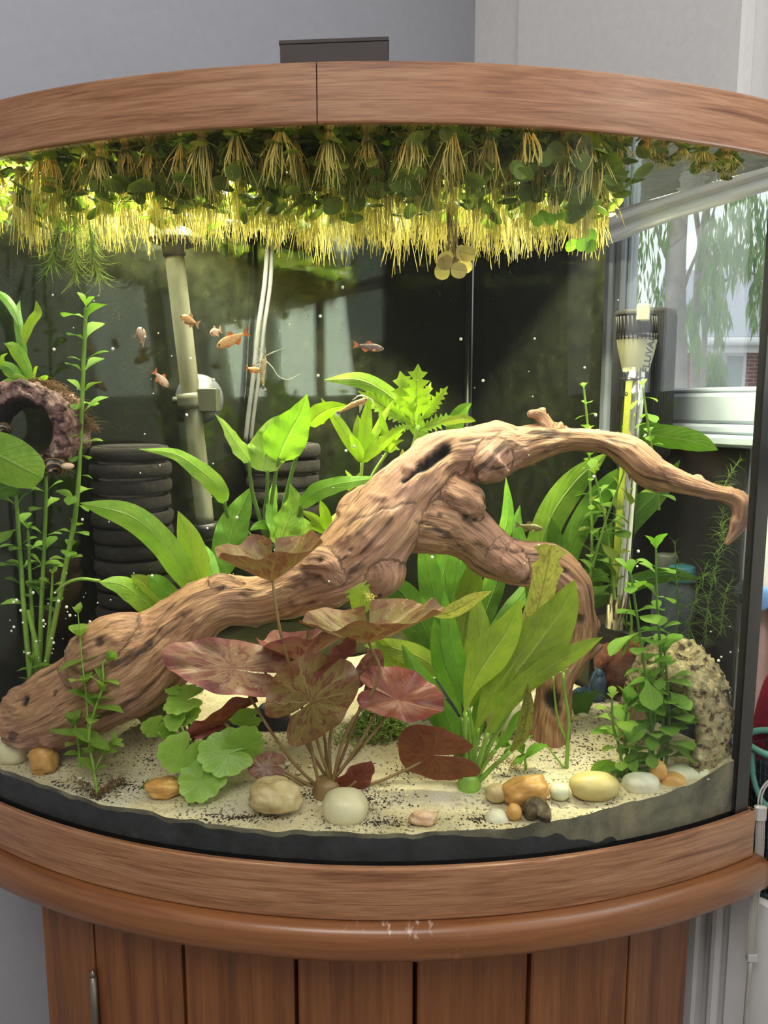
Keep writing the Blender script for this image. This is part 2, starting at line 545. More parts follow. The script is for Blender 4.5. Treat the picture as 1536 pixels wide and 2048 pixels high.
MT['lf_stem'] = leaf_mat('leaf_stem_plant', (0.18, 0.40, 0.035), (0.32, 0.54, 0.075), (0.45, 0.62, 0.18), 0.4)
MT['lf_float'] = leaf_mat('leaf_floating', (0.12, 0.19, 0.030), (0.25, 0.32, 0.045), (0.36, 0.42, 0.10), 0.45)
MT['lf_float_old'] = leaf_mat('leaf_floating_pale', (0.62, 0.44, 0.18), (0.74, 0.56, 0.26), (0.80, 0.66, 0.36), 0.4)
MT['lf_needle'] = leaf_mat('leaf_needle', (0.13, 0.26, 0.03), (0.22, 0.36, 0.05), (0.3, 0.42, 0.1), 0.4)
MT['lf_needle_pale'] = leaf_mat('leaf_needle_pale', (0.50, 0.62, 0.16), (0.66, 0.74, 0.28), (0.7, 0.8, 0.4), 0.5)
MT['stalk_green'] = plain('green_stalk', (0.22, 0.38, 0.05), 0.45, 0.2)
MT['stalk_dark'] = plain('dark_green_stalk', (0.10, 0.20, 0.03), 0.45, 0.2)
MT['stalk_brown'] = plain('brown_stalk', (0.24, 0.15, 0.055), 0.45, 0.25)
MT['pad_a'] = pad_mat('lily_olive', (0.25, 0.175, 0.045), (0.15, 0.040, 0.018), (0.50, 0.38, 0.13), (0.22, 0.085, 0.040), 0.3)
MT['pad_pink'] = pad_mat('lily_pink', (0.31, 0.165, 0.085), (0.15, 0.027, 0.030), (0.42, 0.30, 0.14), (0.32, 0.085, 0.092), 0.3)
MT['pad_red'] = pad_mat('lily_red', (0.21, 0.050, 0.024), (0.13, 0.017, 0.012), (0.28, 0.11, 0.05), (0.26, 0.050, 0.046), 0.28)
MT['pad_brown'] = pad_mat('lily_brown', (0.21, 0.075, 0.025), (0.16, 0.030, 0.012), (0.30, 0.13, 0.04), (0.24, 0.07, 0.03), 0.35)
MT['pad_green'] = pad_mat('pennywort', (0.34, 0.58, 0.07), (0.30, 0.52, 0.06), (0.58, 0.76, 0.26), (0.40, 0.62, 0.10), 0.45)
t = NT('root_hair')
col = t.ramp(t.noise(t.coord('Object'), 60, 3), [(0.3, (0.66, 0.58, 0.16)), (0.7, (0.86, 0.78, 0.34))])
MT['root'] = t.done(t.n('MixShader', _0=0.5, _1=t.pbr(col, 0.5), _2=t.n('BsdfTranslucent', Color=(0.95, 0.86, 0.28, 1))))
MT['root_brown'] = plain('brown_root', (0.30, 0.20, 0.09), 0.7)
MT['moss'] = mottled('moss', [(0.3, (0.20, 0.34, 0.04)), (0.7, (0.42, 0.56, 0.10))], 40, 0.8)
MT['fuzz'] = plain('brown_fuzz', (0.16, 0.085, 0.03), 0.9)

MT['peb_cream'] = mottled('pebble_cream', [(0.3, (0.62, 0.55, 0.32)), (0.7, (0.74, 0.68, 0.44))], 35, 0.42, 0.12)
MT['peb_white'] = mottled('pebble_white', [(0.32, (0.60, 0.56, 0.38)), (0.7, (0.80, 0.77, 0.62))], 45, 0.4, 0.15)
MT['peb_orange'] = mottled('pebble_orange', [(0.30, (0.45, 0.20, 0.045)), (0.55, (0.64, 0.36, 0.10)), (0.75, (0.72, 0.46, 0.18))], 32, 0.42, 0.4)
MT['peb_yellow'] = mottled('pebble_yellow', [(0.3, (0.52, 0.40, 0.13)), (0.7, (0.62, 0.52, 0.22))], 26, 0.4, 0.12)
MT['peb_tan'] = mottled('pebble_tan', [(0.30, (0.30, 0.20, 0.08)), (0.5, (0.52, 0.40, 0.19)), (0.75, (0.70, 0.58, 0.34))], 38, 0.5, 0.5)
MT['peb_pink'] = mottled('pebble_pink', [(0.35, (0.62, 0.34, 0.17)), (0.65, (0.74, 0.58, 0.42))], 60, 0.5, 0.4)
MT['peb_mint'] = mottled('pebble_mint', [(0.3, (0.58, 0.58, 0.38)), (0.7, (0.70, 0.70, 0.50))], 30, 0.5, 0.2)
MT['mossy_rock'] = mottled('mossy_rock', [(0.32, (0.10, 0.09, 0.035)), (0.55, (0.26, 0.24, 0.09)), (0.75, (0.40, 0.36, 0.15))], 120, 0.85, 0.9, 0.003)
MT['slate'] = mottled('black_slate', [(0.3, (0.010, 0.011, 0.013)), (0.75, (0.035, 0.038, 0.042))], 40, 0.5, 0.5)
MT['cork'] = mottled('cork_bark', [(0.37, (0.030, 0.020, 0.010)), (0.43, (0.20, 0.15, 0.07)), (0.49, (0.46, 0.35, 0.16)), (0.54, (0.26, 0.26, 0.15)), (0.59, (0.50, 0.40, 0.20)), (0.68, (0.62, 0.50, 0.26))], 110, 0.75, 1.0, 0.004, bscale=160)
MT['cork_in'] = mottled('cork_inside', [(0.35, (0.42, 0.29, 0.13)), (0.7, (0.68, 0.52, 0.30))], 60, 0.75, 0.6, 0.002)
MT['coco'] = mottled('purple_brown_bark', [(0.38, (0.030, 0.014, 0.011)), (0.47, (0.16, 0.070, 0.060)), (0.55, (0.32, 0.17, 0.155)), (0.66, (0.52, 0.36, 0.29))], 110, 0.5, 1.0, 0.005, bscale=170)
MT['coco_in'] = mottled('dark_shell', [(0.35, (0.012, 0.008, 0.006)), (0.7, (0.055, 0.032, 0.022))], 60, 0.6, 0.8, 0.002)
MT['sponge'] = mottled('black_sponge', [(0.30, (0.006, 0.005, 0.004)), (0.58, (0.026, 0.020, 0.015)), (0.76, (0.075, 0.058, 0.040))], 260, 0.9, 1.0, 0.003)
MT['sponge_top'] = mottled('algae_on_sponge', [(0.35, (0.03, 0.035, 0.015)), (0.7, (0.09, 0.11, 0.045))], 200, 0.9, 0.8, 0.002)
t = NT('grey_pipe')
co = t.coord('Object')
nse = t.noise(t.map(co, (30, 30, 9)), 1.0, 4, 0.6)
MT['pipe'] = t.done(t.pbr(t.ramp(nse, [(0.35, (0.13, 0.125, 0.07)), (0.65, (0.26, 0.255, 0.19))]), 0.45))
MT['grey_plastic'] = plain('grey_plastic', (0.085, 0.085, 0.075), 0.5, 0.2)
MT['rubber'] = plain('grey_rubber', (0.075, 0.078, 0.085), 0.35, 0.15)
MT['clip'] = plain('olive_clip', (0.075, 0.075, 0.045), 0.5, 0.2)
MT['hose'] = plain('clear_grey_hose', (0.09, 0.09, 0.085), 0.25, 0.15)
MT['mirror'] = plain('mirrored_tube', (0.78, 0.76, 0.62), 0.10, 0.03, Metallic=1.0)
MT['scale'] = plain('yellow_green_scale', (0.46, 0.52, 0.06), 0.35, 0.08)
MT['heater_cap'] = plain('pale_khaki_plastic', (0.40, 0.39, 0.23), 0.4, 0.06)
MT['canister'] = plain('black_brown_plastic', (0.011, 0.009, 0.008), 0.6, 0.15, Specular_IOR_Level=0.2)
MT['rib'] = plain('dark_rib_plastic', (0.022, 0.020, 0.018), 0.6, 0.1, Specular_IOR_Level=0.2)
MT['lettering'] = plain('dark_lettering', (0.02, 0.02, 0.015), 0.5)
MT['amber'] = mottled('amber_glaze', [(0.3, (0.045, 0.012, 0.006)), (0.6, (0.20, 0.055, 0.018)), (0.78, (0.36, 0.15, 0.05))], 70, 0.12, 0.9, 0.003)
MT['blue_glaze'] = mottled('blue_glaze', [(0.3, (0.015, 0.035, 0.065)), (0.7, (0.06, 0.12, 0.19))], 60, 0.15, 0.6, 0.002)
t = NT('snail_stripes')
co = t.coord('UV')
sx = t.n('SeparateXYZ', Vector=co)
st = t.math('SINE', t.math('MULTIPLY', t.math('ADD', sx, t.math('MULTIPLY', t.noise(co, 4, 2), 0.05)), 62.0))
MT['snail'] = t.done(t.pbr(t.ramp(st, [(0.45, (0.012, 0.008, 0.006)), (0.8, (0.26, 0.15, 0.06))]), 0.3))
MT['snail_dark'] = mottled('snail_brown', [(0.34, (0.022, 0.014, 0.006)), (0.55, (0.11, 0.075, 0.028)), (0.75, (0.30, 0.23, 0.11))], 120, 0.22, 0.6, 0.002)
MT['fish_gold'] = mottled('fish_orange', [(0.3, (0.62, 0.27, 0.07)), (0.7, (0.85, 0.52, 0.22))], 160, 0.28, 0.3)
MT['fish_pink'] = mottled('fish_pink', [(0.3, (0.62, 0.34, 0.22)), (0.7, (0.82, 0.60, 0.45))], 160, 0.28, 0.3)
MT['fish_dark'] = mottled('fish_dusky', [(0.3, (0.12, 0.07, 0.055)), (0.7, (0.32, 0.22, 0.18))], 130, 0.28, 0.3)
MT['fish_olive'] = mottled('fish_olive', [(0.3, (0.10, 0.09, 0.02)), (0.7, (0.30, 0.24, 0.07))], 130, 0.28, 0.3)
MT['fin'] = plain('orange_fin', (0.60, 0.17, 0.04), 0.4, 0.2, 200)
MT['fin_pale'] = plain('pale_fin', (0.74, 0.45, 0.24), 0.4, 0.2, 200)
MT['fin_dark'] = plain('olive_fin', (0.20, 0.15, 0.05), 0.4, 0.2, 200)
MT['eye'] = plain('fish_eye', (0.01, 0.01, 0.01), 0.1)
MT['shrimp'] = mottled('shrimp_shell', [(0.35, (0.42, 0.30, 0.13)), (0.62, (0.72, 0.58, 0.30)), (0.78, (0.80, 0.72, 0.50))], 220, 0.3, 0.3)
MT['shrimp_brown'] = mottled('shrimp_brown', [(0.35, (0.42, 0.22, 0.07)), (0.7, (0.66, 0.42, 0.18))], 220, 0.3, 0.3)
MT['feeler'] = plain('pale_feeler', (0.62, 0.60, 0.48), 0.4)
MT['fleck'] = plain('white_fleck', (0.85, 0.85, 0.70), 0.5)
t = NT('blind_fabric')
MT['blind'] = t.done(t.n('MixShader', _0=0.6, _1=t.pbr((0.80, 0.78, 0.75), 0.85), _2=t.n('BsdfTranslucent', Color=(0.85, 0.83, 0.80, 1))))
MT['cord'] = plain('grey_cord_weight', (0.40, 0.385, 0.35), 0.45, 0.06)
MT['cord_cap'] = plain('pale_grey_cap', (0.52, 0.51, 0.48), 0.4, 0.05)
MT['maroon'] = plain('maroon_cloth', (0.20, 0.010, 0.030), 0.8, 0.2, 120, 0.4)
MT['pinkcloth'] = plain('pink_cloth', (0.62, 0.42, 0.42), 0.85, 0.08, 60, 0.3)
MT['teal'] = plain('teal_plastic', (0.10, 0.30, 0.24), 0.4, 0.1)
MT['mesh_net'] = plain('dark_mesh', (0.025, 0.050, 0.045), 0.5, 0.1)
MT['navy'] = plain('navy_cloth', (0.010, 0.012, 0.030), 0.8, 0.2)
MT['blue_cap'] = plain('blue_cap', (0.18, 0.36, 0.72), 0.25, 0.08)
MT['bottle'] = plain('grey_bottle', (0.045, 0.052, 0.065), 0.25, 0.1)
MT['teal_cap'] = plain('dull_blue_cap', (0.03, 0.14, 0.19), 0.3, 0.1)

t = NT('roof_tiles')
co = t.coord('UV')
wv = t.n('TexBrick', Vector=co, Scale=1.0, Color1=(0.62, 0.64, 0.72), Color2=(0.70, 0.71, 0.78), Mortar=(0.42, 0.43, 0.50), Mortar_Size=0.02, Brick_Width=0.16, Row_Height=0.042)
MT['roof'] = t.done(t.pbr(wv, 0.8))
t = NT('red_brick')
co = t.coord('UV')
wv = t.n('TexBrick', Vector=co, Scale=1.0, Color1=(0.36, 0.15, 0.14), Color2=(0.46, 0.21, 0.19), Mortar=(0.55, 0.50, 0.48), Mortar_Size=0.006, Brick_Width=0.14, Row_Height=0.046)
MT['brick'] = t.done(t.pbr(wv, 0.9))
MT['house_trim'] = plain('white_house_trim', (0.80, 0.80, 0.82), 0.5, 0.03, 8)
MT['house_glass'] = plain('house_glass', (0.30, 0.36, 0.36), 0.08, 0.3, 6)
MT['bark'] = mottled('tree_bark', [(0.3, (0.25, 0.22, 0.20)), (0.7, (0.46, 0.42, 0.39))], 9, 0.9, 0.5, 0.01)
t = NT('tree_foliage')
col = t.ramp(t.noise(t.coord('Object'), 6, 4), [(0.3, (0.14, 0.24, 0.12)), (0.55, (0.30, 0.42, 0.20)), (0.75, (0.44, 0.52, 0.30))])
MT['foliage'] = t.done(t.n('MixShader', _0=0.45, _1=t.pbr(col, 0.7), _2=t.n('BsdfTranslucent', Color=col)))
MT['ground'] = mottled('garden_ground', [(0.3, (0.10, 0.09, 0.065)), (0.7, (0.20, 0.185, 0.14))], 2, 0.95)

# ------------------------------------------------------------------ the room
CAMP = Vector((0, 0, EYE))


def hit(px, py, O, N):
    d = P(px, py, 1.0) - CAMP
    k = (Vector(O) - CAMP).dot(N) / d.dot(N)
    return CAMP + d * k


def wall_s(px, py, off=0.0):
    p = hit(px, py, CW + RN * off, RN)
    return (p - CW).dot(RD), p.z


def wbox(s0, s1, o0, o1, z0, z1, bev=0.0):
    """Box on the window wall: s along it, o out into the room, z up."""
    return obox(CW, RD, RN, Z, s0, s1, o0, o1, z0, z1, bev)


WS0 = wall_s(1206, 650)[0]
WZ0 = wall_s(1350, 872)[1]
WZ1 = EYE + 0.236
WS1 = 1.60
ROOM_S, ROOM_L, CEIL = 3.2, 3.4, 2.45

mk('floor', *obox(CW, RD, LD, Z, -0.1, ROOM_S, -0.1, ROOM_L, -0.1, 0.0)[:2], MT['floor'], smooth=False)['kind'] = 'structure'
mk('ceiling', *obox(CW, RD, LD, Z, -0.1, ROOM_S, -0.1, ROOM_L, CEIL, CEIL + 0.1)[:2], MT['ceiling'], smooth=False)['kind'] = 'structure'
mk('wall_left', *obox(CW, RD, LD, Z, -0.1, 0, -0.1, ROOM_L, 0, CEIL)[:2], MT['wall_grey'], smooth=False)['kind'] = 'structure'
mk('wall_front', *obox(CW, RD, LD, Z, ROOM_S, ROOM_S + 0.1, -0.1, ROOM_L, 0, CEIL)[:2], MT['wall_white'], smooth=False)['kind'] = 'structure'
mk('wall_rear', *obox(CW, RD, LD, Z, -0.1, ROOM_S, ROOM_L, ROOM_L + 0.1, 0, CEIL)[:2], MT['wall_white'], smooth=False)['kind'] = 'structure'
mk('wall_right', *join(wbox(0, WS0, -0.022, 0, 0, CEIL), wbox(WS0, WS1, -0.022, 0, 0, WZ0), wbox(WS0, WS1, -0.022, 0, WZ1, CEIL),
                       wbox(WS1, ROOM_S, -0.022, 0, 0, CEIL))[:2], MT['wall_white'], smooth=False)['kind'] = 'structure'
sa = wall_s(1033, 100, 0.02)[0]
sb = wall_s(1484, 100, 0.02)[0]
mk('trim_1', *wbox(sa, sb, 0, 0.02, EYE + 0.275, CEIL - 0.002, 0.003)[:2], MT['wall_white'], smooth=False)['kind'] = 'structure'
OT = 0.066                                   # white mouldings boxed out from the wall beside the cabinet
s1, s2, s3, s4, s5 = [wall_s(px, 1950, OT)[0] for px in (1372, 1394, 1416, 1438, 1456)]
ztr = P(1520, 1738, 0.735).z
mk('trim_2', *wbox(s1 - 0.03, s2, 0, OT + 0.003, 0, ztr, 0.003)[:2], MT['trim_white'], smooth=False)['kind'] = 'structure'
mk('trim_3', *wbox(s2, s3, 0, OT - 0.010, 0, ztr, 0.002)[:2], MT['trim_white'], smooth=False)['kind'] = 'structure'
mk('trim_4', *wbox(s3, s4, 0, OT + 0.004, 0, ztr, 0.004)[:2], MT['trim_white'], smooth=False)['kind'] = 'structure'
mk('trim_6', *wbox(s4, s5 - 0.001, 0, OT, 0, ztr, 0.003)[:2], MT['trim_white'], smooth=False)['kind'] = 'structure'

# the window beside the tank
win = thing('window_1', CW + RD * WS0 + Vector((0, 0, WZ0)), None, None)
win['kind'] = 'structure'
jw = wall_s(1247, 650)[0] - WS0
for nm, b in (('frame_post', wbox(WS0, WS0 + jw * 0.46, -0.020, 0.006, WZ0, WZ1, 0.003)),
              ('frame_post', wbox(WS0 + jw * 0.46, WS0 + jw * 0.88, -0.022, 0.001, WZ0, WZ1, 0.003)),
              ('glazing_bead', wbox(WS0 + jw * 0.88, WS0 + jw, -0.022, -0.006, WZ0, WZ1, 0.002)),
              ('frame_head', wbox(WS0 + jw, WS1, -0.022, 0.001, WZ1 - 0.016, WZ1, 0.003)),
              ('frame_post', wbox(WS0 + 0.80, WS0 + 0.85, -0.022, 0.001, WZ0, WZ1, 0.004)),
              ('frame_post', wbox(WS1 - 0.05, WS1, -0.022, 0.004, WZ0, WZ1, 0.004))):
    mk(nm, *b[:2], MT['upvc'], win, smooth=False)
zr1 = wall_s(1350, 787, -0.005)[1]; zr0 = wall_s(1350, 846, 0.0)[1]
mk('bottom_rail', *wbox(WS0 + jw, WS1, -0.022, 0.0, zr0, zr1, 0.004)[:2], MT['upvc'], win, smooth=False)
mk('glazing_bead', *wbox(WS0 + jw, WS1, -0.022, -0.005, zr1, zr1 + 0.006, 0.002)[:2], MT['upvc'], win, smooth=False)
mk('window_sill', *wbox(WS0 - 0.01, WS1, -0.022, 0.024, WZ0 - 0.008, WZ0 + 0.004, 0.003)[:2], MT['upvc'], win, smooth=False)
mk('sash_rail', *wbox(WS0 + jw, WS1, -0.022, 0.010, WZ0 + 0.004, zr0, 0.003)[:2], MT['upvc'], win, smooth=False)
mk('pane', *wbox(WS0 + jw, WS1, -0.016, -0.012, zr1, WZ1 - 0.012)[:2], MT['pane'], win, smooth=False)

# folded blind over the window's head
V, Fc = [], []
nS = 48
fold = [(0.024, 0.0)]
for k in range(4):                          # four overlapping folds, each with a hem that tucks back
    fold += [(0.030 + 0.002 * k, -0.25), (0.040 + 0.003 * k, -0.75), (0.042 + 0.003 * k, -1.05), (0.039 + 0.003 * k, -1.12), (0.033 + 0.002 * k, -1.0)]
    fold = fold[:-5] + [(o_, z_ - k) for o_, z_ in fold[-5:]]
nU = len(fold) - 1
for i in range(nS + 1):
    k = i / nS
    s = WS0 - 0.012 + k * 0.85
    droop = 0.022 * math.exp(-k * 6.0)
    for j, (o_, z_) in enumerate(fold):
        wob = 0.0016 * nz((s * 16, z_ * 2, 0)) + 0.0012 * nz((s * 50, z_, 4))
        z = EYE + 0.256 + z_ * (0.0132 + droop * 0.34) + wob
        V.append(CW + RD * s + RN * (o_ + wob) + Vector((0, 0, z)))
for i in range(nS):
    for j in range(nU):
        a = i * (nU + 1) + j
        Fc.append((a, a + nU + 1, a + nU + 2, a + 1))
blind = mk('window_blind', V, Fc, MT['blind'])
tag(blind, 'raised fabric blind folded in ridges across the top of the window', 'blind')
mk('head_rail', *wbox(WS0 - 0.015, WS0 + 0.85, 0.002, 0.040, EYE + 0.260, EYE + 0.272, 0.003)[:2], MT['upvc'], blind, smooth=False)

# ------------------------------------------------------------------ outside the window
g = mk('garden_ground', [(-2, 3.2, -0.75), (14, -2.0, -0.75), (24, 10, -0.75), (8, 22, -0.75)], [(0, 1, 2, 3)], MT['ground'])
g['kind'] = 'structure'
house = thing('house', P(1460, 900, 9.4), 'house across the garden with pale tiled roof, white gutter and brick walls', 'house')
HY = 9.4
ev0, ev1 = P(1296, 684, HY - 0.35), P(1900, 684, HY - 0.35)
rg0, rg1 = P(1330, 548, HY + 2.2), P(1800, 548, HY + 2.2)
th = Vector((0, 0, 0.06))
V = [ev0, ev1, rg1, rg0, ev0 + th, ev1 + th, rg1 + th, rg0 + th]
mk('roof', V, [(3, 2, 1, 0), (4, 5, 6, 7), (0, 1, 5, 4), (1, 2, 6, 5), (2, 3, 7, 6), (3, 0, 4, 7)], MT['roof'], house,
   uv=[(0, 0), (3.6, 0), (3.6, 1.1), (0, 1.1)] * 2, smooth=False)
e = (ev1 - ev0).normalized()
mk('gutter', *tube([ev0 + Vector((0, -0.05, 0)), ev1 + Vector((0, -0.05, 0))], 0.05, 10)[:2], MT['house_trim'], house)
mk('fascia', *obox(P(1310, 700, HY - 0.3), X, Yv, Z, 0, 3.4, 0, 0.05, -0.03, 0.09)[:2], MT['house_trim'], house, smooth=False)


def hpanel(name, x0, x1, y0, y1, dY, mat, depth=0.06):
    a, b = P(x0, y1, HY + dY), P(x1, y0, HY + dY)
    v, f, _ = obox((a.x, HY + dY, a.z), X, Yv, Z, 0, b.x - a.x, 0, depth, 0, b.z - a.z)
    return mk(name, v, f, mat, house, smooth=False, uv=[(p.x, p.z) for p in v])


hpanel('brick_wall', 1320, 1900, 700, 1100, 0.06, MT['brick'], 0.2)
for (x0, x1) in ((1403, 1494), (1300, 1372)):
    wf = hpanel('window', x0, x1, 704, 800, 0.0, MT['house_trim'], 0.055)
    n = 2
    for i in range(n):
        a = x0 + 5 + (x1 - x0 - 10) * i / n; b = x0 + 5 + (x1 - x0 - 10) * (i + 1) / n
        p0, p1 = P(a + 2, 796, HY - 0.012), P(b - 2, 712, HY - 0.012)
        v, f, _ = obox((p0.x, HY - 0.012, p0.z), X, Yv, Z, 0, p1.x - p0.x, 0, 0.01, 0, p1.z - p0.z)
        OFF[wf.name] = OFF[house.name]
        mk('pane', v, f, MT['house_glass'], wf, smooth=False)
hpanel('drainpipe', 1517, 1524, 698, 1000, -0.05, plain('yellow_pipe', (0.50, 0.44, 0.20), 0.5), 0.03)


def strips(clusters, Y, ln, wd, seed, depth=0.5):
    rnd = random.Random(seed)
    V, Fc = [], []
    for (cx, cy, rx, ry, n) in clusters:
        for _ in range(n):
            a, r = rnd.uniform(0, 2 * PI), math.sqrt(rnd.random())
            y = Y + rnd.uniform(-depth, depth)
            p = P(cx + rx * r * math.cos(a), cy + ry * r * math.sin(a), y)
            L = ln * rnd.uniform(0.6, 1.4)
            ang = rnd.uniform(0, PI)
            s = Vector((math.cos(ang), math.sin(ang), 0)) * wd * rnd.uniform(0.6, 1.3)
            d = Vector((rnd.uniform(-0.22, 0.22), rnd.uniform(-0.22, 0.22), -1)) * L
            k = len(V)
            V += [p, p + d * 0.45 + s, p + d, p + d * 0.45 - s]
            Fc.append((k, k + 1, k + 2, k + 3))
    return V, Fc


TY = 5.0
tree = thing('tree', P(1354, 1000, TY), 'tall garden tree with forked grey trunks and hanging narrow leaves', 'tree')


def tk(pts, r0, r1):
    pp = [P(x, y, TY + (dy if len(q) else 0)) for x, y, *q in pts for dy in (q[0] if q else 0,)]
    rs = [(r0 + (r1 - r0) * i / (len(pts) - 1)) * mpp(600, TY) for i in range(len(pts))]
    return tube(pp, rs, 10)[:2]


mk('trunk', *tk([(1346, 1150), (1350, 900), (1352, 700), (1350, 560), (1356, 430), (1366, 300), (1372, 120)], 25, 16), MT['bark'], tree)
mk('trunk', *tk([(1386, 1150, .3), (1388, 800, .3), (1392, 620, .3), (1400, 500, .3), (1418, 390, .3), (1440, 220, .3)], 9, 7), MT['bark'], tree)
mk('trunk', *tk([(1402, 1150, .5), (1404, 800, .5), (1410, 640, .5), (1406, 520, .5), (1392, 430, .5), (1380, 300, .5)], 7, 5), MT['bark'], tree)
for b in ([(1352, 560), (1320, 480), (1300, 400), (1280, 250)], [(1360, 600), (1384, 530), (1412, 470), (1440, 380)], [(1410, 560, .3), (1448, 562, .3), (1486, 541, .3), (1530, 560, .3), (1600, 600, .3)],
          [(1400, 480, .2), (1420, 560, .2), (1430, 640, .2), (1437, 690, .2)], [(1404, 470, .2), (1424, 540, .2), (1428, 620, .2), (1436, 680, .2)]):
    mk('branch', *tk(b, 4.5, 1.6), MT['bark'], tree)
f = mk('foliage', *strips([(1275, 430, 40, 60, 140), (1290, 560, 40, 90, 160), (1262, 520, 14, 90, 60), (1425, 480, 30, 60, 170), (1425, 580, 28, 60, 200), (1440, 630, 20, 55, 110), (1500, 450, 60, 80, 420),
                           (1470, 520, 30, 40, 90), (1520, 600, 26, 50, 130), (1530, 520, 40, 40, 100), (1385, 640, 18, 50, 80), (1392, 690, 14, 26, 40), (1590, 480, 60, 120, 220), (1330, 440, 18, 50, 50)], TY, 0.105, 0.0085, 3), MT['foliage'], tree, smooth=False)
f['kind'] = 'stuff'
bush = mk('garden_bush', *strips([(1428, 735, 26, 40, 260), (1424, 790, 40, 50, 340), (1435, 860, 50, 60, 240)], 7.0, 0.16, 0.014, 5, 0.3), MT['foliage'], smooth=False)
tag(bush, 'bushy light green shrub with hanging leaves in front of the house', 'shrub')

# ------------------------------------------------------------------ the aquarium
BC = Vector((0, 1.268, 0))
CORN = Vector((0.114, 1.040, 0))
AR, AL = 0.5085, -0.6566


def arc(R, a, z=0.0):
    return Vector((BC.x + R * math.sin(a), BC.y - R * math.cos(a), z))


ER, EL = arc(0.688, AR), arc(0.688, AL)
ZB, ZT = EYE - 0.371, EYE + 0.196           # the rims' inner edges
ZRT, ZRB = EYE + 0.237, EYE - 0.4165


def arcbox(R0, R1, a0, a1, z0, z1, n=48, round_=0.0):
    """Curved board; UVs in metres along the arc and up."""
    if round_ > 0:
        r = round_
        prof = [(R0, z0), (R1 - r, z0), (R1 - r * .3, z0 + r * .3), (R1, z0 + r), (R1, z1 - r), (R1 - r * .3, z1 - r * .3), (R1 - r, z1), (R0, z1)]
    else:
        prof = [(R0, z0), (R1, z0), (R1, z1), (R0, z1)]
    m = len(prof)
    V, Fc, U = [], [], []
    lens = [0]
    for k in range(1, m): lens.append(lens[-1] + math.hypot(prof[k][0] - prof[k - 1][0], prof[k][1] - prof[k - 1][1]))
    for i in range(n + 1):
        a = a0 + (a1 - a0) * i / n
        for k, (R, z) in enumerate(prof):
            V.append(arc(R, a, z)); U.append((R1 * a, lens[k]))
    for i in range(n):
        for k in range(m):
            a, b = i * m + k, i * m + (k + 1) % m
            Fc.append((a, b, b + m, a + m))
    Fc.append(tuple(range(m - 1, -1, -1))); Fc.append(tuple(n * m + k for k in range(m)))
    return V, Fc, U


def straight(p, q, th, z0, z1, side):
    """Board from p to q, thickness th towards side (+1/-1 of its left normal)."""
    d = (q - p); L = d.length; d.normalize()
    nrm = Vector((-d.y, d.x, 0)) * side
    v, f, _ = obox(Vector((p.x, p.y, 0)), d, nrm, Z, 0, L, 0, th, z0, z1)
    return v, f, [((x - p).dot(d), x.z) for x in v]


tank = thing('aquarium', (0.0, 0.80, ZRB), 'bow fronted corner aquarium with oak effect rims standing on the pine cabinet', 'aquarium')
AS = -0.068
for z0, z1, nm in ((ZT, ZRT, 'top_rim'), (ZRB, ZB, 'bottom_rim')):
    for a0, a1 in (((-0.68, AS - 0.0006), (AS + 0.0006, 0.515)) if nm == 'top_rim' else ((-0.68, 0.515),)):
        V, Fc, U = arcbox(0.690, 0.694 if nm == 'top_rim' else 0.695, a0, a1, z0, z1, 60, 0.0015)
        mk(nm, V, Fc, MT['oak'], tank, U, smooth=False)
    for (p, q, sd) in ((arc(0.693, 0.512), CORN + (CORN - BC).normalized() * 0.012, -1), (arc(0.693, -0.67), CORN + Vector((0, 0.012, 0)), 1)):
        V, Fc, U = straight(p, q, 0.004, z0 + (0.0045 if nm == 'top_rim' else 0), z1, sd)
        mk(nm + '_side', V, Fc, MT['oak'], tank, U, smooth=False)
V, Fc, U = arcbox(0.6887, 0.6899, AS - 0.004, AS + 0.004, ZT + 0.001, ZRT - 0.001, 3)
mk('seam_backing', V, Fc, MT['seam'], tank, smooth=False)
V, Fc, U = arcbox(0.6855, 0.6885, AL, AR, ZB - 0.005, ZT + 0.03, 160)
mk('bow_glass', V, Fc, MT['glass'], tank, smooth=False)
for p, q, sd in ((ER, CORN, 1), (EL, CORN, -1)):
    V, Fc, U = straight(p, q, 0.003, ZB - 0.005, ZT + 0.03, sd)
    mk('side_glass', V, Fc, MT['glass'], tank, smooth=False)
rdir = (ER - CORN).normalized(); ldir = (EL - CORN).normalized()
RL = (ER - CORN).length
for nm, a0, a1 in (('silicone_edge', 0.4840, 0.5085), ('silicone_edge', -0.6566, -0.635)):
    V, Fc, U = arcbox(0.682, 0.6895, a0, a1, ZB, ZT, 4)
    mk(nm, V, Fc, MT['silicone'], tank, smooth=False)
V, Fc, U = tube([CORN + Vector((-0.003, -0.006, ZB)), CORN + Vector((-0.003, -0.006, ZT))], 0.004, 8)
mk('silicone_edge', V, Fc, MT['silicone'], tank)
# glossy black film on the back panes; the window end of the side pane is left clear
pf = CORN - (CORN - BC).normalized() * 0.0
o1 = Vector((rdir.y, -rdir.x, 0)) * -1
if o1.dot(RN) > 0: o1 = -o1
o2 = -LN
V, Fc, U = obox(CORN + o1 * 0.0006, rdir, -o1, Z, 0.0, RL * 0.528, -0.0008, 0.0, ZB, ZT + 0.02)
mk('back_film', [v + o1 * 0.0036 for v in V], Fc, MT['film'], tank, smooth=False)
n2 = Vector((-ldir.y, ldir.x, 0))
if n2.y < 0: n2 = -n2
V, Fc, U = obox(CORN, ldir, n2, Z, 0.0, (EL - CORN).length, 0.0036, 0.0046, ZB, ZT + 0.02)
mk('back_film', V, Fc, MT['film'], tank, smooth=False)
# base and lid follow the footprint
foot = [arc(0.684, a) for a in np.linspace(AL, AR, 40)] + [CORN + Vector((-0.004, -0.008, 0))]


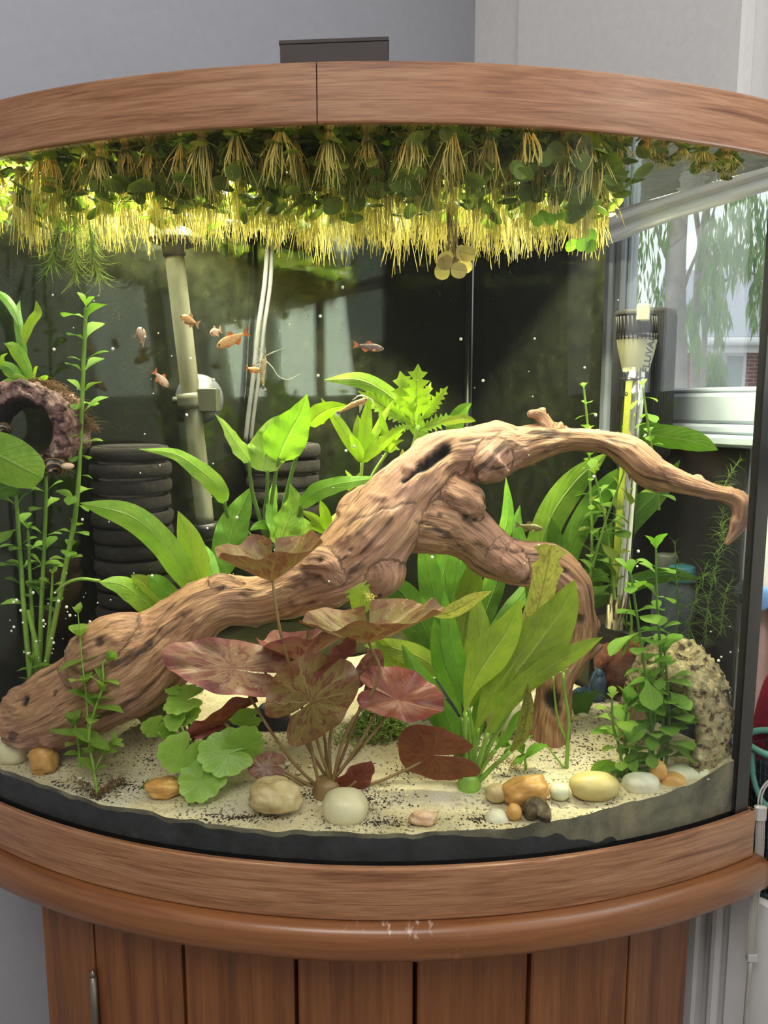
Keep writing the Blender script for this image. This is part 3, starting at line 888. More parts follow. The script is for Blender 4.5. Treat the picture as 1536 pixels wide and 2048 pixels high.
def slab(poly, z0, z1):
    n = len(poly)
    V = [Vector((p.x, p.y, z0)) for p in poly] + [Vector((p.x, p.y, z1)) for p in poly]
    return V, [tuple(range(n - 1, -1, -1)), tuple(range(n, 2 * n))] + [(i, (i + 1) % n, (i + 1) % n + n, i + n) for i in range(n)]


mk('base', *slab(foot, ZB - 0.012, ZB), MT['black'], tank, smooth=False)
mk('lid', *slab(foot, ZRT - 0.006, ZRT - 0.002), MT['black'], tank, smooth=False)
for x, y, L in ((-0.03, 0.795, 0.275), (-0.06, 0.728, 0.315)):
    V, Fc, U = obox((x, y, 0), X, Yv, Z, -L, L, -0.022, 0.022, EYE + 0.2255, EYE + 0.2308, 0.002)
    mk('lamp_housing', V, Fc, MT['grey_plastic'], tank, smooth=False)

# water surface just under the top rim
ZW = EYE + 0.1985
inn = [arc(0.6852, a, ZW) for a in np.linspace(AL + 0.0008, AR - 0.0008, 60)]
ci = CORN + Vector((-0.0004, -0.0008, ZW))
ci.z = ZW
V, Fc = [], []
nk = 24
for i, p in enumerate(inn):
    for k in range(nk + 1):
        q = ci.lerp(p, k / nk)
        V.append(Vector((q.x, q.y, ZW)))
for i in range(len(inn) - 1):
    for k in range(nk):
        a = i * (nk + 1) + k
        Fc.append((a, a + 1, a + nk + 2, a + nk + 1))
wt = mk('water', V, Fc, MT['water'])
tag(wt, 'water surface of the tank seen from below among floating plants', 'water', kind='stuff')


def sstep(a, b, x):
    q = min(1, max(0, (x - a) / (b - a)))
    return q * q * (3 - 2 * q)


def sand_z(x, y):
    d = 0.685 - math.hypot(x, y - BC.y)
    fr = np.interp(x, [-.42, -.37, -.25, 0, .1, .25, .335], [-.337, -.340, -.344, -.3475, -.3465, -.334, -.319])
    bk = np.interp(x, [-.42, -.3, -.15, 0, .2, .3], [-.292, -.296, -.310, -.320, -.323, -.318])
    z = fr + (bk - fr) * sstep(0.0, 0.17, d) + 0.0035 * nz((x, y, 0), 13) + 0.0018 * nz((x, y, 2), 40)
    return EYE + z


def ground(px, py, dz=0.0):
    """Where the line of sight through (px, py) meets the sand (raised by dz)."""
    lo = 0.58
    prev = None
    Y = 0.56
    while Y < 1.1:
        p = P(px, py, Y)
        if p.z <= sand_z(p.x, p.y) + dz: return p
        Y += 0.001
    return P(px, py, 0.9)


V, Fc = [], []
na, nk = 150, 90
ang = np.linspace(AL + 0.004, AR - 0.004, na + 1)
for i, a in enumerate(ang):
    p = arc(0.6848, a)
    for k in range(nk + 1):
        q = ci.lerp(p, (k / nk) ** 0.7)
        z = sand_z(q.x, q.y)
        if k == nk: z += 0.0025 * nz((q.x, q.y, 5), 60)
        V.append(Vector((q.x, q.y, z)))
edge = [i * (nk + 1) + nk for i in range(na + 1)]
for i in range(na):
    for k in range(nk):
        a = i * (nk + 1) + k
        Fc.append((a, a + 1, a + nk + 2, a + nk + 1))
sand = mk('sand', V, Fc, MT['sand'])
tag(sand, 'pale sand bed sprinkled with dark debris across the tank floor', 'sand', kind='stuff')
S, Sf, Q, Qf = [], [], [], []
for i, a in enumerate(ang):
    p = arc(0.6849, a)
    top = V[edge[i]].z
    x = p.x
    th_ = float(np.interp(x, [-.42, -.30, -.12, 0.05, 0.14, 0.22, 0.27, .335], [.005, .004, .004, .004, .012, .040, .075, .09]))
    th_ *= 1 + 0.45 * nz((x, 0, 3), 28) + 0.3 * nz((x, 0, 9), 80)
    mid = max(ZB + 0.001, top - th_)
    S += [Vector((p.x, p.y, top)), Vector((p.x, p.y, (top + mid) / 2)), Vector((p.x, p.y, mid))]
    Q += [Vector((p.x, p.y, mid)), Vector((p.x, p.y, ZB + 0.0005))]
for i in range(na):
    for k in range(2):
        a = i * 3 + k
        Sf.append((a, a + 1, a + 4, a + 3))
    a = i * 2
    Qf.append((a, a + 1, a + 3, a + 2))
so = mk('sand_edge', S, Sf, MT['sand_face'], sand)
so['kind'] = 'stuff'
dk = mk('soil', Q, Qf, MT['soil'])
tag(dk, 'dark soil layer under the sand, showing through the front glass', 'soil', kind='stuff')

# ------------------------------------------------------------------ cabinet
cab = thing('cabinet', (-0.02, 0.85, 0.0), 'stained pine corner cabinet with vertical boards carrying the aquarium', 'cabinet')
ZS1, ZS0 = ZRB - 0.0005, EYE - 0.4475
V, Fc, U = arcbox(0.45, 0.707, -0.575, 0.528, ZS0, ZS1, 90, 0.007)
mk('shelf_top', V, Fc, MT['shelf'], cab, U)
V, Fc, U = arcbox(0.30, 0.46, -0.50, 0.45, ZS0, ZS1, 20)
mk('top_panel', V, Fc, MT['pine'], cab, U, smooth=False)


def cab_pt(px):
    """Plan position on the cabinet's bowed front below pixel column px."""
    best = None
    for Yc in np.arange(0.56, 0.80, 0.0005):
        p = P(px, 1900, Yc)
        if math.hypot(p.x + 0.01, p.y - 1.30) <= 0.698: return Vector((p.x, p.y, 0))
    return Vector((p.x, p.y, 0))


cols = [88, 188, 364, 590, 831, 1061, 1259, 1376]
for i in range(7):
    p, q = cab_pt(cols[i]), cab_pt(cols[i + 1])
    d = (q - p).normalized(); L = (q - p).length
    nrm = Vector((-d.y, d.x, 0))
    gap = [0.0003, 0.0006, 0.0016, 0.0020, 0.0022, 0.0022, 0.0004, 0.0][i]
    gap2 = [0.0003, 0.0006, 0.0016, 0.0020, 0.0022, 0.0022, 0.0004, 0.0][i + 1]
    v, f, _ = obox(p, d, nrm, Z, gap, L - gap2, 0, 0.018, 0.02, ZS0 + 0.0005, 0.0018 if 0 < i < 6 else 0.0008)
    mk('board', v, f, MT['pine'], cab, [(x.z * 1.0 + i * 3.7, (x - p).dot(d) + (x - p).dot(nrm)) for x in v], smooth=False)
for i in (0, 7):
    p = cab_pt(cols[i])
    tgt = Vector((-0.25, 0.93, 0)) if i == 0 else Vector((0.22, 0.86, 0))
    d = (tgt - p).normalized(); nrm = Vector((d.y, -d.x, 0)) * (-1 if i == 0 else 1)
    v, f, _ = obox(p + Vector((0, 0.018, 0)), d, -nrm, Z, 0, (tgt - p).length, 0, 0.016, 0.02, ZS0)
    mk('side_panel', v, f, MT['pine'], cab, [(x.z, (x - p).dot(d)) for x in v], smooth=False)
inner = [cab_pt(c) + Vector((0, 0.03, 0)) for c in cols] + [Vector((0.2, 0.86, 0)), Vector((-0.2, 0.86, 0))]
mk('carcass', *slab(inner, 0.0, ZS0 - 0.002), MT['seam'], cab, smooth=False)
p = cab_pt(188)
q = P(186, 1952, p.y - 0.004)
hn = mk('hinge', *join(tube([Vector((q.x, p.y - 0.004, q.z)), Vector((q.x, p.y - 0.004, q.z - 0.075))], 0.0034, 10), lathe([(0.0001, 0.006), (0.0016, 0.004), (0.0034, 0)], Vector((q.x, p.y - 0.004, q.z)), seg=10)), MT['brass'], cab) if False else None
hv = join(tube([Vector((q.x, p.y - 0.004, q.z)), Vector((q.x, p.y - 0.004, q.z - 0.075))], 0.0034, 10), lathe([(0.0034, 0), (0.0026, 0.003), (0.0008, 0.006)], Vector((q.x, p.y - 0.004, q.z)), seg=10))
mk('hinge', hv[0], hv[1], MT['brass'], cab)

# dark box on the lid
b0 = P(560, 100, 0.75); b1 = P(776, 100, 0.75)
zt0, zt1 = P(560, 84, 0.75).z, P(776, 76, 0.75).z
V = [Vector((b0.x, 0.75, ZRT)), Vector((b1.x, 0.75, ZRT)), Vector((b1.x, 0.83, ZRT)), Vector((b0.x, 0.83, ZRT)),
     Vector((b0.x, 0.75, zt0)), Vector((b1.x, 0.75, zt1)), Vector((b1.x, 0.83, zt1)), Vector((b0.x, 0.83, zt0))]
bx = mk('box', V, [(3, 2, 1, 0), (4, 5, 6, 7), (0, 1, 5, 4), (1, 2, 6, 5), (2, 3, 7, 6), (3, 0, 4, 7)], MT['box'], smooth=False)
tag(bx, 'dark brown open box standing on top of the aquarium lid', 'box')
fl = [v + Vector((0, 0, 0)) for v in V[4:]]
g = 0.0008
rim = [Vector((fl[0].x - g, 0.75 - g, fl[0].z - 0.002)), Vector((fl[1].x + g, 0.75 - g, fl[1].z - 0.002)), Vector((fl[1].x + g, 0.75 - g, fl[1].z + 0.001)), Vector((fl[0].x - g, 0.75 - g, fl[0].z + 0.001))]
rim += [r + Vector((0, 0.0816, 0)) for r in rim]
mk('lid_edge', rim, [(0, 1, 2, 3), (7, 6, 5, 4), (0, 4, 5, 1), (1, 5, 6, 2), (2, 6, 7, 3), (3, 7, 4, 0)], MT['box'], bx, smooth=False)

# ------------------------------------------------------------------ between the tank and the window wall
sA = wall_s(1196, 1000)[0]; sB = wall_s(1492, 1100)[0]
bd = mk('black_board', *wbox(sA, sB, 0.003, 0.009, ZB - 0.02, WZ0 - 0.010, 0.001)[:2], MT['black'], smooth=False)
tag(bd, 'black board on the wall under the window, seen through the side glass', 'board')
ld = mk('black_ledge', *wbox(sA + 0.04, sB - 0.02, 0.010, 0.062, P(1350, 1262, 0.86).z - 0.012, P(1350, 1262, 0.86).z, 0.002)[:2], MT['black'], smooth=False)
tag(ld, 'narrow black ledge holding small bottles behind the side glass', 'ledge')
ldz = P(1350, 1262, 0.86).z
for px, pt, col, nm in ((1330, 1108, MT['grey_plastic'], 'dark cap'), (1362, 1132, MT['teal_cap'], 'dull blue cap')):
    s = wall_s(px, 1180, 0.036)[0]
    base = CW + RD * s + RN * 0.036
    h = P(px, pt, base.y).z - ldz
    b = thing('bottle', (base.x, base.y, ldz), 'small grey bottle with a %s behind the side glass' % nm, 'bottle')
    r = 0.014 if px < 1340 else 0.017
    mk('body', *lathe([(r * .9, 0), (r, 0.003), (r, h * 0.66), (r * 0.62, h * 0.76), (r * 0.62, h * 0.80)], (base.x, base.y, ldz), seg=24)[:2], MT['bottle'], b)
    mk('cap', *lathe([(r * 0.78, h * 0.80), (r * 0.80, h * 0.82), (r * 0.80, h * 0.98), (r * 0.72, h)], (base.x, base.y, ldz), seg=24)[:2], col, b)

# right of the tank: pipe boxing with cloth, net basket and a blue capped jar; the blind's cord weight hangs in front
sx0 = wall_s(1456, 1950, OT)[0] - 0.003
zl = P(1520, 1738, 0.735).z
bxg = mk('trim_5', *wbox(sx0 + 0.004, sx0 + 0.5, 0.0, 0.075, 0, zl, 0.003)[:2], MT['trim_white'], smooth=False)
bxg['kind'] = 'structure'


def cloth(name, px0, px1, pts, mat, label, cat, off):
    V, Fc = [], []
    n = 14
    for i in range(n + 1):
        k = i / n
        for j, (yl, yr) in enumerate(pts):
            py = yl + (yr - yl) * k
            px = px0[j] + (px1[j] - px0[j]) * k
            p = hit(px, py, CW + RN * off, RN) + RN * (0.004 * math.sin(k * 9 + j) + 0.002 * nz((k * 4, j, 0)))
            V.append(p)
    m = len(pts)
    for i in range(n):
        for j in range(m - 1):
            a = i * m + j
            Fc.append((a, a + m, a + m + 1, a + 1))
    o = mk(name, V, Fc, mat)
    md = o.modifiers.new('thick', 'SOLIDIFY'); md.thickness = 0.003
    md = o.modifiers.new('soft', 'SUBSURF'); md.levels = 1; md.render_levels = 1
    return tag(o, label, cat)


cloth('pink_cloth', [1496, 1494, 1490, 1480], [1560, 1580, 1590, 1600], [(1180, 1170), (1300, 1290), (1400, 1390), (1530, 1530)], MT['pinkcloth'], 'pale pink cloth hanging on the wall beside the tank edge', 'cloth', 0.012)
cloth('maroon_cloth', [1536, 1520, 1500, 1490, 1488], [1640, 1650, 1650, 1650, 1650], [(1348, 1300), (1400, 1380), (1480, 1480), (1620, 1620), (1737, 1737)], MT['maroon'], 'dark maroon cloth draped beside the tank behind the net basket', 'cloth', 0.022)
jar = thing('jar', hit(1512, 1225, CW + RN * 0.03, RN), 'round bright blue lidded jar peeping past the tank edge', 'jar')
jc = hit(1511, 1193, CW + RN * 0.03, RN)
mk('lid', *lathe([(0.0001, 0.014), (0.009, 0.0135), (0.0125, 0.010), (0.0135, 0.004), (0.0135, 0.0)], jc, -Yv, 28)[:2], MT['blue_cap'], jar)
mk('body', *lathe([(0.0125, 0.0), (0.0128, 0.010), (0.0120, 0.022), (0.010, 0.024)], jc, Yv, 28)[:2], MT['navy'], jar)
bk = hit(1560, 1600, CW + RN * 0.045, RN)
bsk = thing('net_basket', (bk.x, bk.y, zl), 'green rimmed net basket with dark contents beside the tank corner', 'basket')
bw = 0.031
H0, H1 = zl + 0.001, P(1530, 1490, bk.y).z
V, Fc, U = [], [], []
n, m = 40, 14
for j in range(m + 1):
    for i in range(n):
        a = 2 * PI * i / n; k = j / m
        r = bw * (0.80 + 0.28 * k)
        V.append(Vector((bk.x + r * math.cos(a), bk.y + r * math.sin(a), H0 + (H1 - H0) * k)))
for j in range(m):
    for i in range(n):
        a, b = j * n + i, j * n + (i + 1) % n
        Fc.append((a, b, b + n, a + n))
net = mk('net', V, Fc, MT['mesh_net'], bsk)
md = net.modifiers.new('wires', 'WIREFRAME'); md.thickness = 0.0010; md.use_replace = True
mk('bottom', *lathe([(0.0001, 0), (bw * 0.8, 0), (bw * 0.8, 0.003), (0.0001, 0.003)], (bk.x, bk.y, H0), seg=32)[:2], MT['mesh_net'], bsk)
mk('basket_rim', *tube([Vector((bk.x + bw * 1.09 * math.cos(a), bk.y + bw * 1.09 * math.sin(a), H1)) for a in np.linspace(0, 2 * PI, 33)], 0.0034, 10)[:2], MT['teal'], bsk)
mk('handle', *tube([Vector((bk.x - bw * 1.09, bk.y - 0.004, H1)), Vector((bk.x - bw * 1.06, bk.y - 0.012, H1 - 0.03)), Vector((bk.x - bw * 0.8, bk.y - 0.02, H1 - 0.05)), Vector((bk.x, bk.y - 0.028, H1 - 0.055))], 0.0028, 8)[:2], MT['teal'], bsk)
nv = lathe([(0.0001, 0.004), (bw * 0.72, 0.004), (bw * 0.86, (H1 - H0) * 0.6), (bw * 0.7, (H1 - H0) * 0.85), (0.0001, (H1 - H0) * 0.92)], (bk.x, bk.y, H0), seg=24)
mk('contents', nv[0], nv[1], MT['navy'], bsk)

# cord weight of the blind
cy = 0.672
cw = thing('cord_weight', P(1500, 1925, cy), 'grey ribbed blind cord weight hanging beside the tank base', 'cord weight')
strip = [(1521, 1640), (1519, 1700), (1513, 1760), (1508, 1820), (1504, 1870), (1503, 1906)]
V, Fc, U = [], [], []
prof = [(-9.5, 0), (-6, -3), (-5, -1.6), (-2.2, -3.2), (0, -1.8), (2.2, -3.2), (5, -1.6), (6, -3), (9.5, 0), (6, 3), (-6, 3)]
pp = catmull([(*P(x, y, cy),) for x, y in strip], 24)
mm = mpp(1750, cy)
for p in pp:
    for dx, dy in prof:
        V.append(Vector(p) + X * dx * mm + Yv * dy * mm)
m = len(prof)
for i in range(len(pp) - 1):
    for k in range(m):
        a, b = i * m + k, i * m + (k + 1) % m
        Fc.append((a, b, b + m, a + m))
Fc += [tuple(range(m)), tuple((len(pp) - 1) * m + k for k in range(m - 1, -1, -1))]
mk('ribbed_strip', V, Fc, MT['cord'], cw, smooth=False)
c0 = P(1519, 1642, cy)
mk('cap', *obox(c0, X, Yv, Z, -12 * mm, 12 * mm, -7 * mm, 7 * mm, 0, 34 * mm, 4 * mm)[:2], MT['cord_cap'], cw, smooth=False)
c1 = P(1503, 1921, cy)
mk('end_cap', *obox(c1, X, Yv, Z, -10.5 * mm, 10.5 * mm, -6 * mm, 6 * mm, 0, 16 * mm, 1.5 * mm)[:2], MT['cord_cap'], cw, smooth=False)
for d in (0, 6):
    mk('cord', *tube([P(1516 + d, 1612, cy), P(1518 + d, 1590, cy), P(1528 + d, 1570, cy), P(1560 + d, 1540, cy), P(1600, 1470, cy + 0.02)], 0.0009, 6)[:2], MT['cord_cap'], cw)
mk('pole', *tube([P(1501, 1921, cy), P(1494, 2000, cy), P(1486, 2120, cy)], 0.0022, 8)[:2], MT['cord'], cw)

# ------------------------------------------------------------------ driftwood
from mathutils.bvhtree import BVHTree


def wood_path(rows):
    return [tuple(P(px, py, Y)) + (r * mpp(py, Y),) for px, py, r, Y in rows]


BR = [
    [(30, 1434, 52, .708), (80, 1430, 70, .702), (150, 1400, 78, .694), (235, 1350, 92, .690), (310, 1300, 84, .688), (375, 1240, 62, .690), (440, 1202, 52, .695), (520, 1196, 52, .704),
     (600, 1165, 62, .714), (675, 1135, 72, .724), (735, 1082, 84, .735), (785, 1025, 80, .745), (835, 965, 66, .752), (885, 918, 54, .760), (945, 908, 56, .765), (1000, 902, 60, .768), (1045, 895, 42, .768),
     (1085, 884, 36, .765), (1140, 878, 25, .760), (1200, 884, 24, .752), (1250, 900, 34, .742), (1296, 936, 34, .730), (1350, 962, 23, .718), (1420, 980, 20, .702), (1478, 998, 18, .690), (1486, 1030, 16, .688), (1470, 1062, 10, .688), (1452, 1090, 5, .688)],
    [(800, 1030, 72, .748), (870, 1042, 68, .752), (930, 1066, 54, .756), (985, 1108, 48, .757), (1040, 1126, 44, .755), (1100, 1132, 44, .752), (1142, 1166, 42, .750), (1155, 1215, 34, .750), (1160, 1262, 38, .752),
     (1140, 1310, 38, .750), (1112, 1360, 34, .742), (1104, 1410, 36, .733), (1100, 1455, 39, .728), (1100, 1500, 42, .724)],
    [(1100, 868, 22, .764), (1092, 846, 15, .764), (1080, 832, 11, .764), (1066, 828, 7, .764), (1056, 831, 4, .764)],
    [(1085, 838, 9, .764), (1086, 826, 6, .764), (1086, 818, 4, .764)],
    [(1110, 858, 14, .762), (1122, 846, 9, .762), (1128, 842, 5, .762)],
    [(1150, 1222, 26, .750), (1180, 1250, 24, .752), (1186, 1262, 14, .755)],
    [(720, 1110, 62, .726), (752, 1140, 56, .722), (742, 1176, 38, .720), (720, 1204, 14, .718)],
    [(160, 1325, 40, .672), (200, 1300, 58, .672), (250, 1280, 50, .676), (320, 1256, 30, .682)],
    [(140, 1320, 24, .665), (165, 1345, 34, .664), (178, 1372, 22, .664)],
    [(900, 985, 40, .745), (940, 1006, 34, .740), (962, 1026, 18, .738)],
    [(985, 915, 50, .752), (960, 940, 36, .750), (945, 958, 14, .750)],
    [(700, 1050, 40, .735), (735, 1010, 40, .742), (790, 995, 40, .745)],
    [(610, 1128, 34, .705), (650, 1130, 36, .700), (672, 1150, 26, .698)],
    [(425, 1186, 26, .690), (450, 1168, 22, .688), (475, 1170, 14, .688)],
    [(1000, 1110, 40, .745), (1030, 1136, 34, .742), (1010, 1150, 14, .742)],
    [(1125, 1330, 14, .760), (1180, 1310, 12, .775), (1205, 1290, 8, .785)],
]
Vs, Fs = [], []
skel = []
for rows in BR:
    pts = wood_path(rows)
    ph = random.uniform(0, 6)

    def lob(t_, a, ph=ph):
        return 1 + 0.07 * math.sin(2 * a + ph + 5 * t_) + 0.05 * math.sin(3 * a + 9 * t_ + ph)
    v, f, _ = tube([p[:3] for p in pts], [p[3] for p in pts], 20, len(pts) * 5, True, lob)
    n = len(Vs)
    Vs += v; Fs += [tuple(i + n for i in q) for q in f]
    S = catmull(pts, len(pts) * 10)
    Q, T, E1, E2 = frames(S)
    L = 0
    for i in range(len(Q)):
        if i: L += (Q[i] - Q[i - 1]).length
        skel.append((*Q[i], S[i][3], L + 3.0 * len(skel) * 0, *E1[i], *E2[i]))
tmp = bpy.data.objects.new('tmp_wood', mesh('tmp_wood', Vs, Fs, MT['drift']))
C.objects.link(tmp)
md = tmp.modifiers.new('r', 'REMESH'); md.mode = 'VOXEL'; md.voxel_size = 0.0024
md = tmp.modifiers.new('s', 'SMOOTH'); md.factor = 0.5; md.iterations = 5
dg = bpy.context.evaluated_depsgraph_get()
me = tmp.evaluated_get(dg).to_mesh()
nV = len(me.vertices)
co = np.zeros(nV * 3); me.vertices.foreach_get('co', co); co = co.reshape(-1, 3)
no = np.zeros(nV * 3); me.vertices.foreach_get('normal', no); no = no.reshape(-1, 3)
faces = [tuple(p.vertices) for p in me.polygons]
tmp.evaluated_get(dg).to_mesh_clear()
tmesh = tmp.data
bpy.data.objects.remove(tmp); bpy.data.meshes.remove(tmesh)
SK = np.array(skel)
near = np.zeros(nV, dtype=int)
for c in range(0, nV, 4000):
    d2 = ((co[c:c + 4000, None, :] - SK[None, :, :3]) ** 2).sum(2) / (SK[None, :, 3] ** 2 + 1e-5)
    near[c:c + 4000] = d2.argmin(1)
rel = co - SK[near, :3]
g1 = (rel * SK[near, 5:8]).sum(1); g2 = (rel * SK[near, 8:11]).sum(1)
tang = np.cross(SK[near, 5:8], SK[near, 8:11])
gs = SK[near, 4] + (rel * tang).sum(1)
grain = np.stack([gs, g1, g2], 1)
disp = np.zeros(nV)
for i in range(nV):
    lfw = 1.6 * noise.noise(Vector(co[i]) * 18)
    gv = Vector((grain[i][0] * 9, grain[i][1] * 105, grain[i][2] * 105)) + Vector((lfw, lfw, 0))
    pv = Vector(co[i])
    r = SK[near[i], 3]
    w1 = noise.noise(gv)
    w2 = noise.noise(Vector((grain[i][0] * 24, grain[i][1] * 240, grain[i][2] * 240)))
    lf = noise.noise(pv * 26)
    kn = noise.noise(pv * 75 + Vector((7, 1, 3)))
    disp[i] = 0.0040 * lf + 0.0017 * (0.45 - abs(w1) * 2.4) + 0.0010 * w2 + (0.0012 * max(0, kn - 0.35) * 6 if kn > 0.35 else 0)
    # knot holes
co += no * disp[:, None]


hollow = np.zeros(nV)  # per-vertex weight of the painted crevice dark
surf = BVHTree.FromPolygons([Vector(c) for c in co], faces)


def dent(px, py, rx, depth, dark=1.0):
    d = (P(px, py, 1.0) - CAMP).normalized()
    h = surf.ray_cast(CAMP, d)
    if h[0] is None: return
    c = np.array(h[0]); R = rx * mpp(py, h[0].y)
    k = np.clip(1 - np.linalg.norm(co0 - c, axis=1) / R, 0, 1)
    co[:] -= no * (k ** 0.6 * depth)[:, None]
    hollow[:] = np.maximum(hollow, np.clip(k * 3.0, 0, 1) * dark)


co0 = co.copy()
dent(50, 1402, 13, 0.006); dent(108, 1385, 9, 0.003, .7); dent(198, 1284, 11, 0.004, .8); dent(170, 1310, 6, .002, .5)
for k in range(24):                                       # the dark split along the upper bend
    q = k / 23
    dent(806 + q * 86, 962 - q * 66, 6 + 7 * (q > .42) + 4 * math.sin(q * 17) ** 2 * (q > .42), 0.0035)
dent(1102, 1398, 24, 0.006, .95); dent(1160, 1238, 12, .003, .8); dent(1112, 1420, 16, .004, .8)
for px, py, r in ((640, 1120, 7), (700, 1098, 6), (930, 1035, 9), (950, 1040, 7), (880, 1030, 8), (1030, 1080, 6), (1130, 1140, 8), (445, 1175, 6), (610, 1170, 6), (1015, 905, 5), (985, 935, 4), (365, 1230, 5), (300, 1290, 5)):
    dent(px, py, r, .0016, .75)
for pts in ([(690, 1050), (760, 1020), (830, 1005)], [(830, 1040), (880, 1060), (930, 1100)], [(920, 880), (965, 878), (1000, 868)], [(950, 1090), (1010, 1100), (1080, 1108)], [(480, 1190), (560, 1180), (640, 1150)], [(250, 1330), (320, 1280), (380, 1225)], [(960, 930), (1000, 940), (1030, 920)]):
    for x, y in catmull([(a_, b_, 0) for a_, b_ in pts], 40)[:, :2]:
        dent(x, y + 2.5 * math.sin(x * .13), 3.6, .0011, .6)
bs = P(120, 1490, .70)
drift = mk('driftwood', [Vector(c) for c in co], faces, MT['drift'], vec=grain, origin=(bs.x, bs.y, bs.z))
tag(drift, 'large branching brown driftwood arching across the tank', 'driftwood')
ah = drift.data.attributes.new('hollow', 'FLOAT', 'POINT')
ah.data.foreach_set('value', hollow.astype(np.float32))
WOODTREE = BVHTree.FromPolygons([Vector(c) for c in co], faces)
# dark hollow seen in the split and in the foot's knot hole
sp = [P(806 + q * 86, 964 - q * 63, .742 - .0) for q in np.linspace(0, 1, 9)]


def stone(name, px, base_py, rx, ry, mat, label, seed, lump=0.12, Y=None, flat=0.9, cat='pebble', sub=1.0, group=None, lumps=1.2, rot=0.0, parent=None, sink=0.12):
    """Rounded stone whose silhouette is rx by ry pixels, standing on the sand at (px, base_py)."""
    if Y is None:
        g_ = ground(px, base_py)
        Y = g_.y
    k = mpp(base_py - ry, Y)
    a, c = rx * k, ry * k
    b = min(a, c * 1.25) * flat
    if Y - b < 1.268 - math.sqrt(max(0.68 ** 2 - P(px, base_py, Y).x ** 2, 0)) + 0.001 and Y is not None:
        Y = 1.268 - math.sqrt(0.68 ** 2 - P(px, base_py, Y).x ** 2) + 0.002 + b
        k = mpp(base_py - ry, Y); a, c = rx * k, ry * k
    ctr = P(px, base_py - ry, Y)
    n, m = (40, 26) if rx > 30 else (26, 16)
    V, Fc = sphere(n, m)
    out = []
    for v in V:
        q = v.copy()
        d = 1 + lump * nz(q, lumps, seed) + lump * 0.45 * nz(q, lumps * 2.6, seed + 5)
        # slightly boxy superellipsoid
        q = Vector((math.copysign(abs(q.x) ** 0.88, q.x), math.copysign(abs(q.y) ** 0.9, q.y), math.copysign(abs(q.z) ** 0.9, q.z)))
        q = Vector((q.x * a, q.y * b, q.z * c)) * d
        if rot:
            q = Vector((q.x * math.cos(rot) - q.z * math.sin(rot), q.y, q.x * math.sin(rot) + q.z * math.cos(rot)))
        out.append(ctr + q)
    o = mk(name, out, Fc, mat)
    return tag(o, label, cat, group)


G = 'pebbles along the front glass'
stone('pebble', 28, 1530, 34, 29, MT['peb_cream'], 'cream pebble in the front left corner touching the driftwood', 1, 0.10, group=G)
stone('pebble', 88, 1548, 27, 31, MT['peb_orange'], 'lumpy orange pebble standing beside the driftwood foot', 2, 0.30, lumps=2.0, group=G)
stone('pebble', 328, 1594, 36, 19, MT['peb_orange'], 'flat orange pebble beside the fallen green leaf blade', 3, 0.22, lumps=1.6, group=G)
stone('pebble', 549, 1625, 54, 33, MT['peb_tan'], 'large mottled tan rock at the front, left of the pale round pebble', 4, 0.20, lumps=1.7, group=G)
stone('pebble', 690, 1652, 46, 37, MT['peb_cream'], 'pale round pebble at the front centre glass', 5, 0.05, group=G)
stone('pebble', 846, 1650, 28, 14, MT['peb_pink'], 'small pinkish pebble half buried at the front glass', 6, 0.3, lumps=1.8, group=G)
stone('pebble', 992, 1604, 22, 18, MT['peb_tan'], 'small tan pebble touching the orange pebble below the sword plant', 7, 0.10, group=G)
stone('pebble', 1052, 1606, 46, 26, MT['peb_orange'], 'orange pebble with dark cracks above the brown snail', 8, 0.20, lumps=1.6, group=G, rot=0.22)
stone('pebble', 993, 1663, 25, 22, MT['peb_white'], 'pale cream pebble left of the brown snail', 9, 0.10, group=G)
stone('pebble', 1029, 1640, 15, 16, MT['peb_orange'], 'tiny orange pebble squeezed beside the brown snail', 10, 0.12, group=G)
stone('pebble', 1119, 1600, 20, 17, MT['peb_mint'], 'small pale grey pebble left of the long yellow pebble', 11, 0.10, group=G)
stone('pebble', 1188, 1600, 50, 28, MT['peb_yellow'], 'long yellow pebble right of the small grey one', 12, 0.05, group=G)
stone('pebble', 1282, 1592, 37, 23, MT['peb_white'], 'whitish egg shaped pebble with dark spots', 13, 0.07, group=G)
stone('pebble', 1343, 1582, 27, 19, MT['peb_orange'], 'smooth orange pebble right of the whitish one', 14, 0.14, group=G)
stone('pebble', 1316, 1562, 17, 21, MT['peb_orange'], 'upright orange pebble behind the stems at the cork cave', 15, 0.12, group=G)
stone('pebble', 1378, 1572, 46, 22, MT['peb_mint'], 'flat mint white pebble in front of the cork cave', 16, 0.06, group=G)
stone('pebble', 1006, 1464, 38, 38, MT['peb_cream'], 'large round cream pebble behind the sword plant', 17, 0.06)
stone('pebble', 1166, 1436, 11, 5, MT['peb_cream'], 'small flat yellow pebble behind the bare twin stems', 18, 0.1)
stone('pebble', 1150, 1442, 11, 4, MT['peb_yellow'], 'tiny flat pebble lying left of another behind the bare stems', 19, 0.1)
GRAIN = ['just right of the white and grey rock foot, under the pennywort', 'left of the lily stalks near the pink pad', 'under the lily crown behind the round pebble', 'beside the brown lily pad', 'above the brown lily pad by the moss', 'under the long yellow pebble', 'in front of the long yellow pebble', 'between the orange pebble and the grey one', 'right of the flat mint pebble', 'in front of the flat mint pebble', 'behind the lily stalks', 'beside the orange pebble at the driftwood foot', 'near the front left sprig', 'at the foot of the sword plant']
